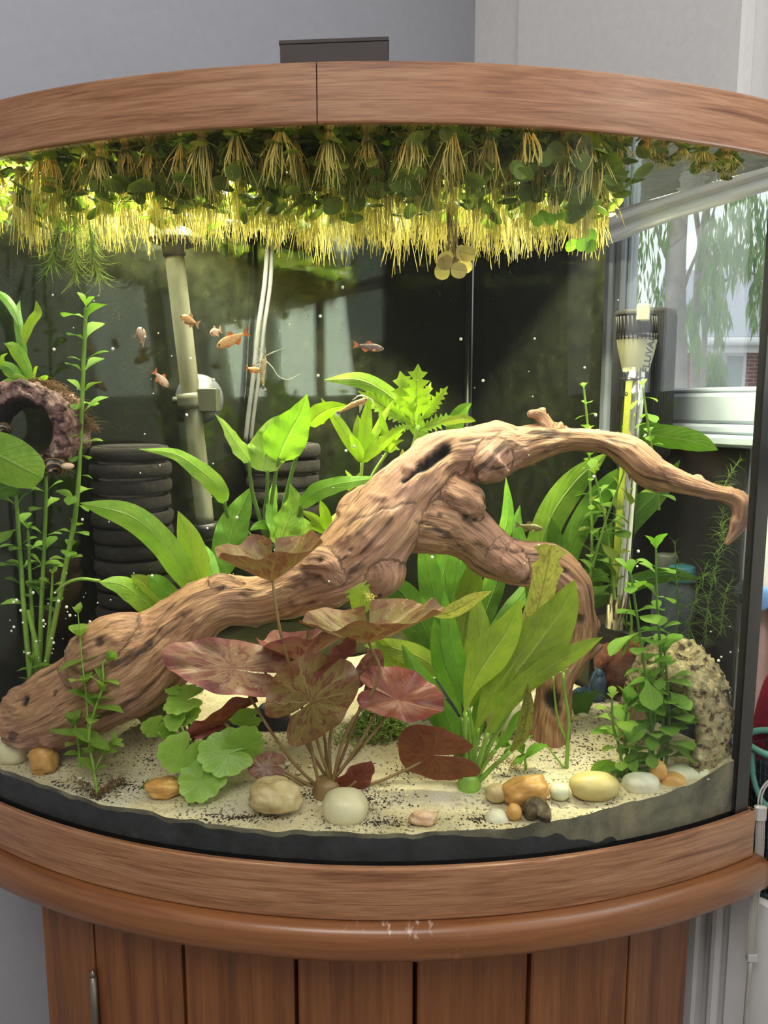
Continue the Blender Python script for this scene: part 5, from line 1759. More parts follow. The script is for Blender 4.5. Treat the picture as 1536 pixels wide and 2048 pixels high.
# ------------------------------------------------------------------ sword plant in the right centre
b = ground(938, 1572)
SWY = b.y
sw = thing('sword_plant', b, 'broad leaved green sword plant rooted on the sand right of the red lily', 'plant')
SY[:] = [SWY]
for i, (pts, wd, dY, mat, prof, stem, roll, stalk) in enumerate([
    ([(946, 1470), (985, 1390), (1040, 1310), (1100, 1240), (1142, 1186)], 48, -.012, 'lf_olive', 'sword', 0, .15, [(944, 1568), (965, 1500), (1000, 1400), (1010, 1380)]),
    ([(1008, 1390), (1030, 1350), (1075, 1290), (1120, 1225), (1150, 1160)], 50, -.02, 'lf_olive', 'lance', 0, -.2, None),
    ([(928, 1430), (945, 1370), (975, 1320), (1015, 1260), (1042, 1200)], 40, -.025, 'lf_olive', 'sword', 0, .25, [(938, 1572), (930, 1500), (931, 1425)]),
    ([(935, 1440), (920, 1360), (906, 1300), (896, 1240), (888, 1180)], 22, .015, 'lf_sword', 'sword', 0, .1, [(938, 1572), (940, 1500), (935, 1435)]),
    ([(936, 1420), (950, 1350), (960, 1290), (958, 1240), (950, 1180)], 30, .025, 'lf_olive', 'lance', 0, .3, [(940, 1572), (948, 1490), (936, 1415)]),
    ([(926, 1440), (905, 1380), (888, 1330), (876, 1280), (868, 1236)], 27, .02, 'lf_sword', 'sword', 0, -.3, [(934, 1574), (928, 1510), (926, 1436)]),
    ([(905, 1490), (880, 1430), (850, 1370), (826, 1330), (804, 1288)], 26, .03, 'lf_sword', 'lance', 0, .2, [(930, 1575), (918, 1530), (904, 1486)]),
    ([(918, 1520), (912, 1480), (896, 1440), (884, 1410), (872, 1385)], 22, .01, 'lf_sword', 'lance', 0, -.2, [(930, 1575), (924, 1545), (918, 1516)]),
    ([(975, 1470), (1020, 1400), (1075, 1350), (1140, 1310), (1206, 1274)], 22, -.03, 'lf_olive', 'strap', 0, .4, [(946, 1572), (958, 1530), (976, 1466)]),
    ([(955, 1460), (975, 1410), (1000, 1360), (1040, 1300), (1070, 1250)], 24, .03, 'lf_sword', 'sword', 0, .3, [(940, 1574), (948, 1520), (956, 1456)]),
    ([(1052, 1330), (1058, 1280), (1075, 1220), (1090, 1160), (1104, 1090)], 34, -.005, 'lf_old', 'torn', 0, .1, [(948, 1572), (975, 1500), (1030, 1400), (1053, 1326)]),
    ([(1020, 1505), (1040, 1480), (1050, 1450), (1056, 1410), (1055, 1366)], 15, -.02, 'lf_brown', 'lance', 0, .2, [(948, 1572), (985, 1535), (1021, 1503)]),
    ([(990, 1500), (1015, 1470), (1030, 1440), (1040, 1425), (1046, 1418)], 8, -.01, 'lf_sword', 'strap', 0, .2, [(944, 1572), (968, 1530), (991, 1499)]),
    ([(950, 1500), (957, 1440), (962, 1390), (964, 1340), (960, 1300)], 14, .035, 'lf_sword', 'strap', 0, .2, [(940, 1572), (946, 1540), (950, 1497)]),
]):
    leaf(sw, pts, wd, SWY + dY * .4, SWY + dY, mat, stalk, 'stalk_green', rs=5.0, prof=prof, roll=roll, seed=i, fold=.2)
v, f, _ = tube([b - Z * .006, b + Z * .012], [.012, .009], 14, 6)
mk('crown', v, f, MT['stalk_green'], sw)
hairs([P(975, 1520, SWY - .004), P(1010, 1520, SWY - .004), P(1030, 1535, SWY - .006)], 40, .012, MT['root_brown'], 'roots', sw, .8, 4, .00035)

# ------------------------------------------------------------------ sword behind the driftwood, centre
Yb = .840
bk_ = thing('sword_plant', ground(900, 1392), 'dark green sword plant growing behind the driftwood fork', 'plant')
SY[:] = []
for i, (pts, wd, dY, mat, prof, roll) in enumerate([
    ([(880, 1330), (850, 1260), (815, 1200), (790, 1170), (762, 1140)], 34, -.03, 'lf_deep', 'sword', .2), ([(870, 1350), (835, 1270), (800, 1215), (775, 1185), (752, 1160)], 26, -.02, 'lf_deep', 'lance', -.3),
    ([(900, 1340), (880, 1240), (862, 1160), (850, 1110), (840, 1070)], 30, .0, 'lf_deep', 'sword', .1), ([(905, 1350), (905, 1260), (895, 1180), (885, 1110), (872, 1050)], 28, .01, 'lf_deep', 'strap', -.2),
    ([(915, 1340), (930, 1240), (940, 1180), (945, 1150), (944, 1130)], 30, -.03, 'lf_olive', 'oval', .1), ([(920, 1340), (960, 1250), (985, 1190), (1000, 1150), (1012, 1120)], 22, .0, 'lf_deep', 'strap', .3),
    ([(925, 1350), (980, 1280), (1020, 1220), (1050, 1180), (1072, 1140)], 18, .01, 'lf_deep', 'strap', -.3), ([(910, 1300), (915, 1200), (925, 1100), (930, 1030), (925, 955)], 26, .03, 'lf_deep', 'strap', .2),
    ([(930, 1300), (970, 1200), (1000, 1100), (1016, 1030), (1012, 955)], 15, .02, 'lf_sword', 'strap', .2), ([(895, 1360), (850, 1320), (800, 1300), (760, 1290), (728, 1292)], 24, -.06, 'lf_olive', 'lance', .2),
    ([(890, 1300), (880, 1200), (900, 1080), (912, 960), (918, 836)], 20, .03, 'lf_sword', 'strap', .4), ([(880, 1380), (835, 1360), (790, 1330), (765, 1300), (755, 1270)], 30, -.055, 'lf_olive', 'lance', -.2),
]):
    leaf(bk_, pts, wd, Yb - .02, Yb + dY, mat, prof=prof, roll=roll, seed=i + 20)

# ------------------------------------------------------------------ tall leaves at the back right
Yr = .815
br_ = thing('sword_plant', ground(1105, 1385), 'large long leaved plant arching behind the right driftwood branch', 'plant')
for i, (pts, wd, Yt, mat, prof, roll) in enumerate([
    ([(1070, 1240), (1075, 1130), (1100, 1040), (1150, 965), (1215, 905)], 30, .80, 'lf_bright', 'strap', .15), ([(1110, 1230), (1140, 1100), (1180, 1020), (1230, 960), (1290, 925)], 24, .79, 'lf_sword', 'strap', .3),
    ([(1130, 1215), (1145, 1185), (1170, 1155), (1200, 1152), (1222, 1166)], 14, .775, 'lf_sword', 'strap', .3), ([(1110, 1240), (1112, 1180), (1112, 1120), (1110, 1080), (1104, 1036)], 20, .80, 'lf_deep', 'strap', .1),
    ([(1235, 872), (1290, 868), (1340, 876), (1390, 884), (1436, 900)], 26, .765, 'lf_sword', 'strap', .5), ([(1150, 1250), (1200, 1130), (1260, 1040), (1320, 980), (1360, 920)], 26, .79, 'lf_deep', 'strap', .2),
    ([(1100, 1235), (1060, 1140), (1040, 1080), (1035, 1040), (1040, 1010)], 14, .83, 'lf_deep', 'strap', .2), ([(1150, 1230), (1220, 1190), (1290, 1160), (1340, 1150), (1400, 1158)], 18, .775, 'lf_deep', 'strap', .4),
]):
    leaf(br_, pts, wd, Yr - .01, Yt, mat, prof=prof, roll=roll, seed=i + 40, stem=0)

# ------------------------------------------------------------------ sword behind the log on the left
Yl = .724
bl_ = thing('sword_plant', ground(385, 1290), 'bright green sword plant arching over the left end of the driftwood', 'plant')
for i, (pts, wd, Yt, mat, prof, roll) in enumerate([
    ([(405, 1210), (370, 1150), (325, 1085), (260, 1032), (160, 1006)], 27, .672, 'lf_bright', 'strap', .1), ([(410, 1215), (402, 1160), (388, 1110), (374, 1065), (356, 1022)], 30, .715, 'lf_yellow', 'sword', .2),
    ([(345, 1245), (315, 1225), (280, 1195), (245, 1170), (198, 1164)], 24, .682, 'lf_bright', 'strap', .5), ([(360, 1245), (330, 1210), (305, 1185), (285, 1165), (262, 1150)], 30, .70, 'lf_olive', 'lance', -.3),
    ([(385, 1230), (350, 1200), (330, 1180), (315, 1165), (295, 1150)], 20, .70, 'lf_sword', 'strap', .2), ([(430, 1190), (425, 1150), (418, 1125), (415, 1110), (410, 1090)], 16, .75, 'lf_sword', 'strap', .2),
]):
    leaf(bl_, pts, wd, Yl, Yt, mat, prof=prof, roll=roll, seed=i + 60)
v, f, _ = tube([P(x, y, .700) for x, y in [(112, 1185), (130, 1168), (160, 1158), (200, 1162)]], .0016, 6, 12)
mk('stalk', v, f, MT['stalk_green'], bl_)

# ------------------------------------------------------------------ broad leaved plant on the driftwood
Ya = .790
cr_ = thing('broad_leaf_plant', P(548, 1090, Ya), 'plant with heart shaped leaves on dark stalks rising behind the driftwood', 'plant')
SY[:] = [Ya]
for i, (pts, wd, Yt, mat, prof, roll, stalk) in enumerate([
    ([(556, 920), (570, 885), (585, 855), (602, 825), (614, 788)], 47, .735, 'lf_bright', 'heart', .25, [(540, 1080), (540, 1030), (548, 970), (558, 915)]),
    ([(524, 942), (530, 910), (540, 880), (552, 850), (576, 828)], 42, .765, 'lf_round', 'heart', -.2, [(534, 1080), (530, 1030), (534, 990), (535, 938)]),
    ([(500, 922), (484, 900), (468, 878), (450, 850), (430, 828)], 20, .740, 'lf_round', 'heart', .7, [(532, 1080), (520, 1040), (504, 980), (497, 920)]),
    ([(452, 1004), (435, 972), (400, 940), (350, 908), (278, 898)], 22, .725, 'lf_bright', 'heart', .35, [(520, 1095), (490, 1060), (458, 1035), (448, 1002)]),
    ([(600, 1012), (625, 988), (660, 972), (710, 962), (776, 955)], 21, .735, 'lf_sword', 'heart', -.4, [(560, 1090), (580, 1062), (596, 1035), (602, 1010)]),
    ([(445, 1160), (455, 1100), (468, 1050), (486, 1010), (503, 975)], 33, .775, 'lf_sword', 'lance', .1, None),
    ([(560, 1090), (568, 1060), (580, 1030), (588, 1000), (580, 966)], 34, .775, 'lf_bright', 'heart', -.3, [(545, 1095), (552, 1092), (560, 1088)]),
    ([(618, 850), (632, 834), (650, 822), (670, 815), (700, 812)], 22, .762, 'lf_yellow', 'heart', .3, [(552, 1080), (575, 980), (600, 890), (618, 850)]),
    ([(545, 1070), (543, 1040), (545, 1010), (548, 985), (550, 955)], 14, .79, 'lf_sword', 'lance', .6, None),
    ([(500, 1060), (520, 1050), (540, 1052), (556, 1058), (566, 1062)], 10, .79, 'lf_sword', 'lance', .3, None),
    ([(590, 1100), (600, 1080), (606, 1062), (608, 1050), (604, 1034)], 26, .775, 'lf_bright', 'lance', .3, None),
]):
    leaf(cr_, pts, wd, Ya - .03, Yt, mat, stalk, 'stalk_dark', rs=4.2, prof=prof, roll=roll, seed=i + 80, wave=.09, m=8)

# rounded leaf at the left glass
lp = thing('broad_leaf_plant', P(-40, 960, .665), 'large shiny bright green leaf reaching in at the left glass under the bark ring', 'leaf')
SY[:] = []
leaf(lp, [(-70, 880), (-40, 895), (5, 915), (50, 938), (86, 956)], 48, .672, .662, 'lf_bright', prof='oval', roll=.1, seed=3, wave=.03)
leaf(lp, [(-60, 1000), (-20, 985), (10, 975), (20, 970), (30, 962)], 26, .676, .668, 'lf_sword', prof='oval', roll=.5, seed=5)

# small narrow leaved plant on the bark ring
an = thing('narrow_leaf_plant', P(60, 765, RY), 'narrow leaved green plant sprouting from the top of the bark ring', 'plant')
for i, (pts, wd, mat, pf) in enumerate([([(62, 765), (52, 730), (40, 705), (25, 690), (8, 688)], 10, 'lf_bright', 'strap'), ([(60, 765), (40, 752), (15, 748), (4, 715), (16, 706)], 5, 'lf_yellow', 'strap'), ([(64, 762), (45, 725), (30, 708), (20, 695), (8, 685)], 9, 'lf_yellow', 'lance'),
                                     ([(56, 765), (30, 760), (15, 765), (0, 775), (-20, 790)], 8, 'lf_sword', 'strap'), ([(70, 765), (68, 752), (70, 742), (72, 735), (76, 732)], 3, 'lf_yellow', 'strap'), ([(72, 766), (80, 760), (88, 756), (92, 754), (96, 752)], 5, 'lf_yellow', 'oval'),
                                     ([(50, 770), (30, 745), (18, 735), (0, 730), (-20, 735)], 12, 'lf_sword', 'lance'), ([(50, 768), (45, 700), (38, 650), (36, 620), (40, 600)], 9, 'lf_deep', 'strap'), ([(48, 690), (55, 660), (65, 640), (76, 625), (72, 601)], 9, 'lf_olive', 'strap'),
                                     ([(38, 650), (30, 625), (18, 605), (4, 590), (-6, 580)], 9, 'lf_deep', 'strap')]):
    leaf(an, pts, wd, RY + .004, RY - .004 + (.03 if mat == 'lf_deep' else 0), mat, prof=pf, roll=.2, seed=i, n=14, m=4)

# ------------------------------------------------------------------ red lily in the centre
b = ground(655, 1580)
LYB = b.y
ly = thing('red_lily', b, 'red and olive water lily with mottled pads on thin stalks in the centre', 'plant')


def pad(root, c, A, B, Cc, mat, name='pad', notch=0.55, wav=0.06, seed=0, nr=10, na=72, scal=0.0, cone=1.25):
    """Lily pad. c = (px, py, depth); A, B, C = image vectors (px right, px down, px away) to the tip, to the side and of the cup."""
    k = mpp(c[1], c[2])
    o = P(*c)

    def vec(q): return Vector((q[0], q[2], -q[1])) * k
    a_, b_, c_ = vec(A), vec(B), vec(Cc)
    N = a_.cross(b_).normalized()
    sz = (a_.length + b_.length) / 2
    V, U, Fc = [], [], []
    for i in range(na + 1):
        th_ = -PI + 0.05 + (2 * PI - 0.10) * i / na         # the slit lies opposite the tip
        out = 1.0 + 0.05 * math.sin(3 * th_ + seed) + 0.05 * nz((math.cos(th_), math.sin(th_), seed), 1.7)
        lob = 1 + 0.22 * max(0, -math.cos(th_)) ** 3         # back lobes reach past the slit
        sc_ = 1 + scal * abs(math.sin(th_ * 5.5)) - scal
        if abs(th_) > PI - 0.45: out *= 1 - notch * ((abs(th_) - (PI - 0.45)) / 0.45) ** 1.5
        for j in range(nr + 1):
            r = j / nr * out * lob * sc_
            x, y = r * math.cos(th_), r * math.sin(th_)
            q = (j / nr)
            rip = wav * sz * q ** 3 * (math.sin(th_ * 6 + seed * 3) + 0.5 * math.sin(th_ * 11 + seed)) + 0.03 * sz * q * nz((x, y, seed), 3.0)
            V.append(o + a_ * x + b_ * y + c_ * (q ** cone) + N * rip)
            U.append((i / na, q))
    for i in range(na):
        for j in range(nr):
            p = i * (nr + 1) + j
            Fc.append((p, p + 1, p + nr + 2, p + nr + 1))
    return mk(name, V, Fc, MT[mat], root, U)


LEAVES = [  # centre px, py, depth offset; A; B; cup; material; stalk via
    ((545, 1162, -.005), (0, 10, -58), (106, -10, 0), (-2, -72, 0), 'pad_a', [(600, 1400), (560, 1260)]),
    ((468, 1338, .0), (-120, -36, -10), (36, -34, 44), (-6, -8, 0), 'pad_pink', [(600, 1540), (540, 1460)]),
    ((606, 1320, .015), (0, -6, -52), (100, -16, 8), (8, -58, 0), 'pad_pink', [(650, 1480), (632, 1400)]),
    ((738, 1286, -.010), (14, 6, -56), (142, -14, 6), (6, -62, 0), 'pad_a', [(690, 1470), (760, 1350)]),
    ((622, 1402, -.022), (70, -62, 14), (54, 62, 8), (4, -8, 10), 'pad_a', [(640, 1500), (620, 1420)]),
    ((796, 1400, -.006), (82, 6, -14), (-4, -36, 50), (6, -14, 0), 'pad_red', [(690, 1530), (760, 1450)]),
    ((760, 1396, .0), (-38, -12, -18), (10, -14, 26), (0, 4, 0), 'pad_red', [(690, 1530), (740, 1450)]),
    ((866, 1510, .000), (-78, -4, 6), (14, 62, 6), (4, 0, 6), 'pad_brown', [(720, 1575), (800, 1545)]),
    ((532, 1536, -.004), (-36, 2, 0), (2, -22, 16), (0, -3, 0), 'pad_pink', [(630, 1585), (580, 1555)]),
    ((712, 1562, -.002), (36, -34, 0), (22, 20, 10), (-3, -3, 0), 'pad_red', [(680, 1582), (700, 1572)]),
    ((448, 1444, .006), (72, -50, -6), (22, 14, 34), (-6, -12, 0), 'pad_red', [(600, 1560), (500, 1500)]),
    ((412, 1452, .012), (-42, 8, -6), (6, -10, 22), (0, 4, 0), 'pad_red', [(600, 1560), (480, 1490)]),
    ((740, 1340, .020), (14, -42, 0), (26, 8, 6), (0, 0, 0), 'pad_pink', [(690, 1500), (725, 1400)]),
    ((684, 1312, -.014), (34, -46, 0), (18, 12, 24), (-6, 0, 0), 'pad_red', [(660, 1480), (680, 1380)]),
    ((520, 1325, .018), (-30, 4, 0), (4, -8, 20), (0, 0, 0), 'pad_pink', [(620, 1500), (560, 1400)]),
]
for i, (c, A, B, Cc, mat, via) in enumerate(LEAVES):
    Yc = LYB + c[2]
    pad(ly, (c[0], c[1], Yc), A, B, Cc, mat, seed=i * 1.7, wav=.075 if mat != 'pad_brown' else .03)
    st = [(655 + (i % 5 - 2) * 7, 1582)] + via + [(c[0], c[1])]
    v, f, _ = tube([P(x, y, LYB + .004 * (i % 3) + (c[2]) * (q / (len(st) - 1))) for q, (x, y) in enumerate(st)], [.0016, .0015, .0014, .0012][:len(st)], 8, 18)
    mk('stalk', v, f, MT['stalk_brown'], ly)
SY[:] = []
leaf(ly, [(866, 1232), (890, 1228), (920, 1216), (945, 1200), (984, 1182)], 17, LYB + .01, LYB, 'lf_old', prof='lance', roll=.5, seed=2, n=14)
ly.children[-1].data.materials[0] = MT['pad_pink']
v, f, _ = tube([b - Z * .006, b + Z * .010], [.016, .010], 14, 6)
mk('crown', v, f, MT['stalk_brown'], ly)
hairs([P(600, 1590, LYB), P(640, 1588, LYB), P(700, 1580, LYB), P(790, 1560, LYB + .02)], 200, .010, MT['fuzz'], 'roots', ly, .5, 11, .0003)

# ------------------------------------------------------------------ pennywort
pw = thing('pennywort', ground(420, 1570), 'bright green pennywort with round scalloped leaves left of the red lily', 'plant')
b = ground(415, 1565)
for i, (cx, cy, A, B, Cc, dz) in enumerate([
    ((362), 1512, (-30, 30, -14), (34, 28, 10), (0, -6, 0), -.02), (455, 1508, (-58, -2, -10), (6, -40, 30), (0, -6, 0), -.016), (405, 1562, (-10, 40, -24), (50, 4, 0), (0, -6, 0), -.024), (490, 1490, (30, -28, 0), (26, 30, 10), (0, -4, 0), -.012),
    (368, 1402, (-36, 2, -14), (0, -20, 30), (0, -4, 0), .006), (350, 1438, (20, 8, -10), (8, -18, 22), (0, -4, 0), .0), (312, 1458, (-22, 16, -8), (18, 18, 14), (0, -5, 0), -.004), (376, 1432, (26, -4, -8), (4, -16, 20), (0, -3, 0), .008),
    (430, 1468, (-24, 2, -8), (2, -12, 22), (0, -3, 0), .002), (492, 1440, (-30, 4, -8), (8, 26, 14), (0, -4, 0), .0), (345, 1380, (-14, -4, 0), (2, -7, 14), (0, -2, 0), .01), (336, 1470, (-10, 12, 0), (10, 8, 8), (0, -2, 0), .0),
    (342, 1412, (-16, 2, -4), (2, -8, 12), (0, -2, 0), .01), (440, 1448, (16, 4, 0), (4, -10, 10), (0, -2, 0), .01), (395, 1538, (20, 24, -6), (24, -10, 8), (0, -3, 0), -.01)]):
    pad(pw, (cx, cy, b.y + dz), A, B, Cc, 'pad_green', name='leaf', notch=.75, wav=.03, seed=i, nr=7, na=44, scal=.10)
    st = [(395 + (i * 37) % 60, 1568 - (i % 3) * 20), ((cx + 410) / 2, (cy + 1560) / 2 + 8), (cx, cy)]
    v, f, _ = tube([P(x, y, b.y + .012 + (dz - .010) * q / 2) for q, (x, y) in enumerate(st)], .0012, 6, 12)
    mk('stalk', v, f, MT['stalk_green'], pw)
hairs([P(330, 1470, b.y), P(390, 1480, b.y), P(440, 1470, b.y)], 30, .010, MT['root'], 'roots', pw, -.4, 21, .0002)

# ------------------------------------------------------------------ moss clump
mg = ground(755, 1478)
rnd = random.Random(12)
parts = []
for _ in range(620):
    a, r = rnd.uniform(0, 2 * PI), math.sqrt(rnd.random())
    h = math.sqrt(max(0, 1 - r * r)) * rnd.uniform(.35, 1)
    p = mg + Vector((math.cos(a) * r * .026, math.sin(a) * r * .020 + .012, h * .026))
    d = Vector((rnd.uniform(-1, 1), rnd.uniform(-1, .6), rnd.uniform(-.2, 1))).normalized() * .0075
    parts.append(tube([p, p + d * .5 + Z * .0006, p + d], [.0005, .0008, .0003], 4, 4, False))
v, f, _ = join(*parts)
ms = mk('moss_clump', v, f, MT['moss'])
tag(ms, 'round clump of bright green moss on the sand behind the lily', 'moss', kind='stuff')
parts = []
for _ in range(260):
    q = rnd.random()
    p = P(668 + 170 * q + rnd.uniform(-6, 6), 1492 - 90 * abs(q - .5) * 0 - rnd.uniform(0, 25), mg.y + rnd.uniform(.0, .03))
    p = ground(*(668 + 170 * q, 1470 + rnd.uniform(-20, 20)))
    d = Vector((rnd.uniform(-1, 1), rnd.uniform(-1, 1), rnd.uniform(.1, 1))).normalized() * .008
    parts.append(tube([p, p + d * .5, p + d], [.0004, .0006, .0003], 3, 4, False))
v, f, _ = join(*parts)
mk('fringe', v, f, MT['moss'], ms)['kind'] = 'stuff'

# ------------------------------------------------------------------ stem plants


def unit_leaf(kind):
    """Leaf of length 1 along +X, upper side +Z."""
    prof = {'spoon': lambda t: 0.05 + 0.25 * sstep(.15, .75, t) * math.sqrt(max(0, 1 - max(0, (t - .72) / .28) ** 2)),
            'oval': lambda t: 0.04 * (1 - t) + 0.30 * math.sin(PI * min(1, t * 1.02)) ** .8,
            'lance': lambda t: 0.02 + 0.155 * math.sin(PI * t ** .8),
            'needle': lambda t: 0.035 * (1 - t * .8)}[kind]
    n, m = (8, 4) if kind != 'needle' else (3, 2)
    V, Fc, U = [], [], []
    for i in range(n + 1):
        t_ = i / n
        for j in range(m + 1):
            s = -1 + 2 * j / m
            w_ = prof(t_)
            V.append((t_, s * w_, .10 * math.sin(t_ * 2.2) - .16 * t_ * t_ + .22 * abs(s) * w_)); U.append((.5 + s / 2, t_))
    for i in range(n):
        for j in range(m):
            a = i * (m + 1) + j
            Fc.append((a, a + m + 1, a + m + 2, a + 1))
    return V, Fc, U


UL = {}


def ul(kind, mat):
    if (kind, mat) not in UL:
        V, Fc, U = unit_leaf(kind)
        UL[kind, mat] = mesh('stem_leaf', V, Fc, MT[mat], U)
    return UL[kind, mat]


def stem_plant(name, pts, Y0, Y1, r_px, label, cat='plant', nodes=10, L=34, kind='spoon', mats=('lf_stem',), start=.15, el=.45, per=2, top=True, stalk='stalk_green', seed=0, group=None, lvar=.38, step=PI / 2, root=None, taper=.0, az0=0.0):
    rnd = random.Random(seed * 13 + 5)
    k = len(pts)
    W = [P(x, y, Y0 + (Y1 - Y0) * i / (k - 1)) for i, (x, y) in enumerate(pts)]
    if root is None: root = thing(name, W[0], label, cat, group)
    mp = mpp(pts[k // 2][1], (Y0 + Y1) / 2)
    S = catmull([tuple(p) for p in W], 40)
    v, f, _ = tube([Vector(s) for s in S], [r_px * mp * q for q in np.linspace(1, .6, 40)], 7)
    mk('stem', v, f, MT[stalk], root)
    Q, T, E1, E2 = frames(S)
    for q in range(nodes + (1 if top else 0)):
        last = top and q == nodes
        t_ = 1.0 if last else start + (1 - start) * ((q + rnd.uniform(-.3, .3) * (q > 0)) / nodes)
        i = min(39, int(round(t_ * 39)))
        az = az0 + q * step + rnd.uniform(-.6, .6)
        for h in range(per if not last else max(per, 4)):
            a = az + h * 2 * PI / (per if not last else max(per, 4))
            O = E1[i] * math.cos(a) + E2[i] * math.sin(a)
            e = (el + rnd.uniform(-.65, .55)) if not last else 1.0
            Xa = (O * math.cos(e) + T[i] * math.sin(e)).normalized()
            Zn = (T[i] - Xa * T[i].dot(Xa))
            Zn = Zn.normalized() if Zn.length > 1e-4 else O
            Ya_ = Zn.cross(Xa)
            ln = L * mp * (1 + rnd.uniform(-lvar, lvar)) * (1 - taper * t_) * (.62 if last else 1)
            M = Matrix((Xa, Ya_, Zn)).transposed().to_4x4()
            M = Matrix.Translation(Q[i]) @ M @ Matrix.Scale(ln, 4)
            inst('leaf', ul(kind, mats[rnd.randrange(len(mats))]), M, root)
    return root


def gy(px, py): return ground(px, py).y


# left back stems
yl = .735
stem_plant('stem_plant', [(62, 1368), (50, 1240), (40, 1100), (32, 990), (28, 930)], yl, .72, 6.0, 'leftmost bare green stem beside the left pane with a few spoon leaves', nodes=6, L=47, start=.45, seed=1)
stem_plant('stem_plant', [(78, 1366), (82, 1240), (88, 1110), (92, 1000), (92, 952)], yl + .004, .725, 5.5, 'second stem from the left pane, leaves from halfway up', nodes=7, L=47, start=.4, seed=2)
stem_plant('stem_plant', [(84, 1364), (108, 1250), (132, 1130), (152, 1020), (160, 900), (166, 760), (172, 615)], yl - .004, .690, 6.0, 'tallest green stem on the left, rising past the bark ring', nodes=17, L=44, start=.36, seed=3, el=.2, mats=('lf_round', 'lf_stem'))
stem_plant('stem_plant', [(70, 1368), (66, 1260), (60, 1150), (56, 1060)], yl + .008, .73, 5.0, 'short leaning stem behind the leftmost stem, brownish lower down', nodes=4, L=44, start=.5, seed=4)
stem_plant('stem_plant', [(80, 1366), (72, 1290), (56, 1220)], yl - .01, .722, 7.0, 'thick short leafless green shoot at the foot of the left stems', nodes=0, L=26, seed=5, top=False)
stem_plant('stem_plant', [(68, 1372), (60, 1350), (62, 1326)], yl - .02, .712, 4.0, 'low bright leafy sprig at the foot of the left stems', nodes=3, L=39, start=.1, seed=6, kind='lance', mats=('lf_bright',))
stem_plant('stem_plant', [(88, 1366), (98, 1260), (104, 1180), (105, 1150)], yl + .002, .725, 4.0, 'short stem with a small leaf pair at its tip beside the left stems', nodes=1, L=26, start=.9, seed=7, mats=('lf_round',))
# front left sprig
yf = gy(195, 1592)
r_ = stem_plant('front_stem_plant', [(196, 1592), (186, 1530), (178, 1470), (190, 1420), (206, 1370), (206, 1325), (212, 1320)], yf, yf + .005, 3.2, 'slender light green sprig with rounded leaves in front of the log', nodes=7, L=44, start=.18, kind='oval', mats=('lf_round',), seed=8, el=.35)
stem_plant('', [(178, 1470), (172, 1390), (164, 1320), (158, 1250), (156, 1228)], yf + .004, yf + .002, 2.0, '', nodes=4, L=44, start=.3, kind='oval', mats=('lf_round',), seed=9, root=r_, el=.25)
stem_plant('', [(160, 1535), (158, 1500), (154, 1470), (150, 1450)], yf + .012, yf + .008, 3.0, '', nodes=3, L=50, start=.3, kind='oval', mats=('lf_round',), seed=10, root=r_, el=.2)
stem_plant('', [(188, 1545), (205, 1510), (222, 1492)], yf + .002, yf - .004, 2.0, '', nodes=1, L=44, start=.6, kind='oval', mats=('lf_round',), seed=11, root=r_)
hairs([P(150, 1560, yf + .004), P(196, 1592, yf), P(215, 1575, yf), P(240, 1560, yf + .01)], 170, .011, MT['fuzz'], 'roots', r_, .6, 31, .0003)

# right front cluster
for i, (pts, nodes, L, lab, el) in enumerate([
    ([(1322, 1540), (1326, 1440), (1322, 1320), (1314, 1200), (1312, 1100)], 13, 42, 'tallest of the rounded leaf stems in front of the cork cave', .2),
    ([(1308, 1548), (1302, 1440), (1288, 1330), (1274, 1230), (1262, 1150)], 12, 44, 'leafy stem leaning left beside the tallest stem at the cork cave', .1),
    ([(1246, 1556), (1240, 1500), (1226, 1450), (1224, 1400)], 7, 32, 'short bushy sprig left of the tall stems, behind the yellow pebble', .3),
    ([(1262, 1548), (1252, 1500), (1250, 1450), (1256, 1410)], 4, 44, 'short stem with drooping leaves between the bushy sprig and the tall stems', .0),
    ([(1330, 1544), (1338, 1460), (1336, 1380), (1330, 1310)], 8, 42, 'rightmost of the rounded leaf stems, crossing the cork cave mouth', .05),
    ([(1306, 1552), (1300, 1490), (1310, 1430), (1304, 1370)], 7, 46, 'leaf crowded short stem low in the middle of the right cluster', .1)]):
    y0 = gy(pts[0][0], pts[0][1])
    stem_plant('stem_plant', pts, y0, y0 - .004 + .002 * i, 3.6, lab, nodes=nodes, L=L * 1.3, start=.12, kind='spoon' if i != 3 else 'oval', mats=('lf_stem', 'lf_sword') if i not in (2,) else ('lf_round', 'lf_stem'), seed=30 + i, el=el, stalk='stalk_dark')
# back right stems
for i, (pts, nodes, L, lab, yy, kd) in enumerate([
    ([(1182, 1180), (1184, 1060), (1180, 960), (1176, 860), (1168, 778)], 14, 24, 'thin stem with small round leaves left of the heater', .800, 'spoon'),
    ([(1318, 1020), (1310, 940), (1296, 850), (1286, 775)], 9, 27, 'thin leaning stem with small leaves right of the heater tube', .765, 'spoon'),
    ([(1160, 1240), (1186, 1130), (1212, 1040), (1246, 950)], 11, 44, 'leafy stem leaning right in front of the heater tube', .772, 'spoon'),
    ([(1230, 1200), (1222, 1120), (1208, 1030), (1190, 950)], 7, 42, 'bushy stem with pale spoon leaves behind the driftwood foot', .780, 'spoon'),
    ([(1246, 1310), (1262, 1260), (1258, 1200), (1246, 1150)], 3, 30, 'nearly bare thin stem above the glazed ornament', .80, 'spoon')]):
    stem_plant('stem_plant', pts, yy, yy - .008, 3.2, lab, nodes=nodes, L=L, start=.12, kind=kd, mats=('lf_stem', 'lf_round') if i < 2 else ('lf_stem', 'lf_olive'), seed=50 + i, el=.15, stalk='stalk_green')
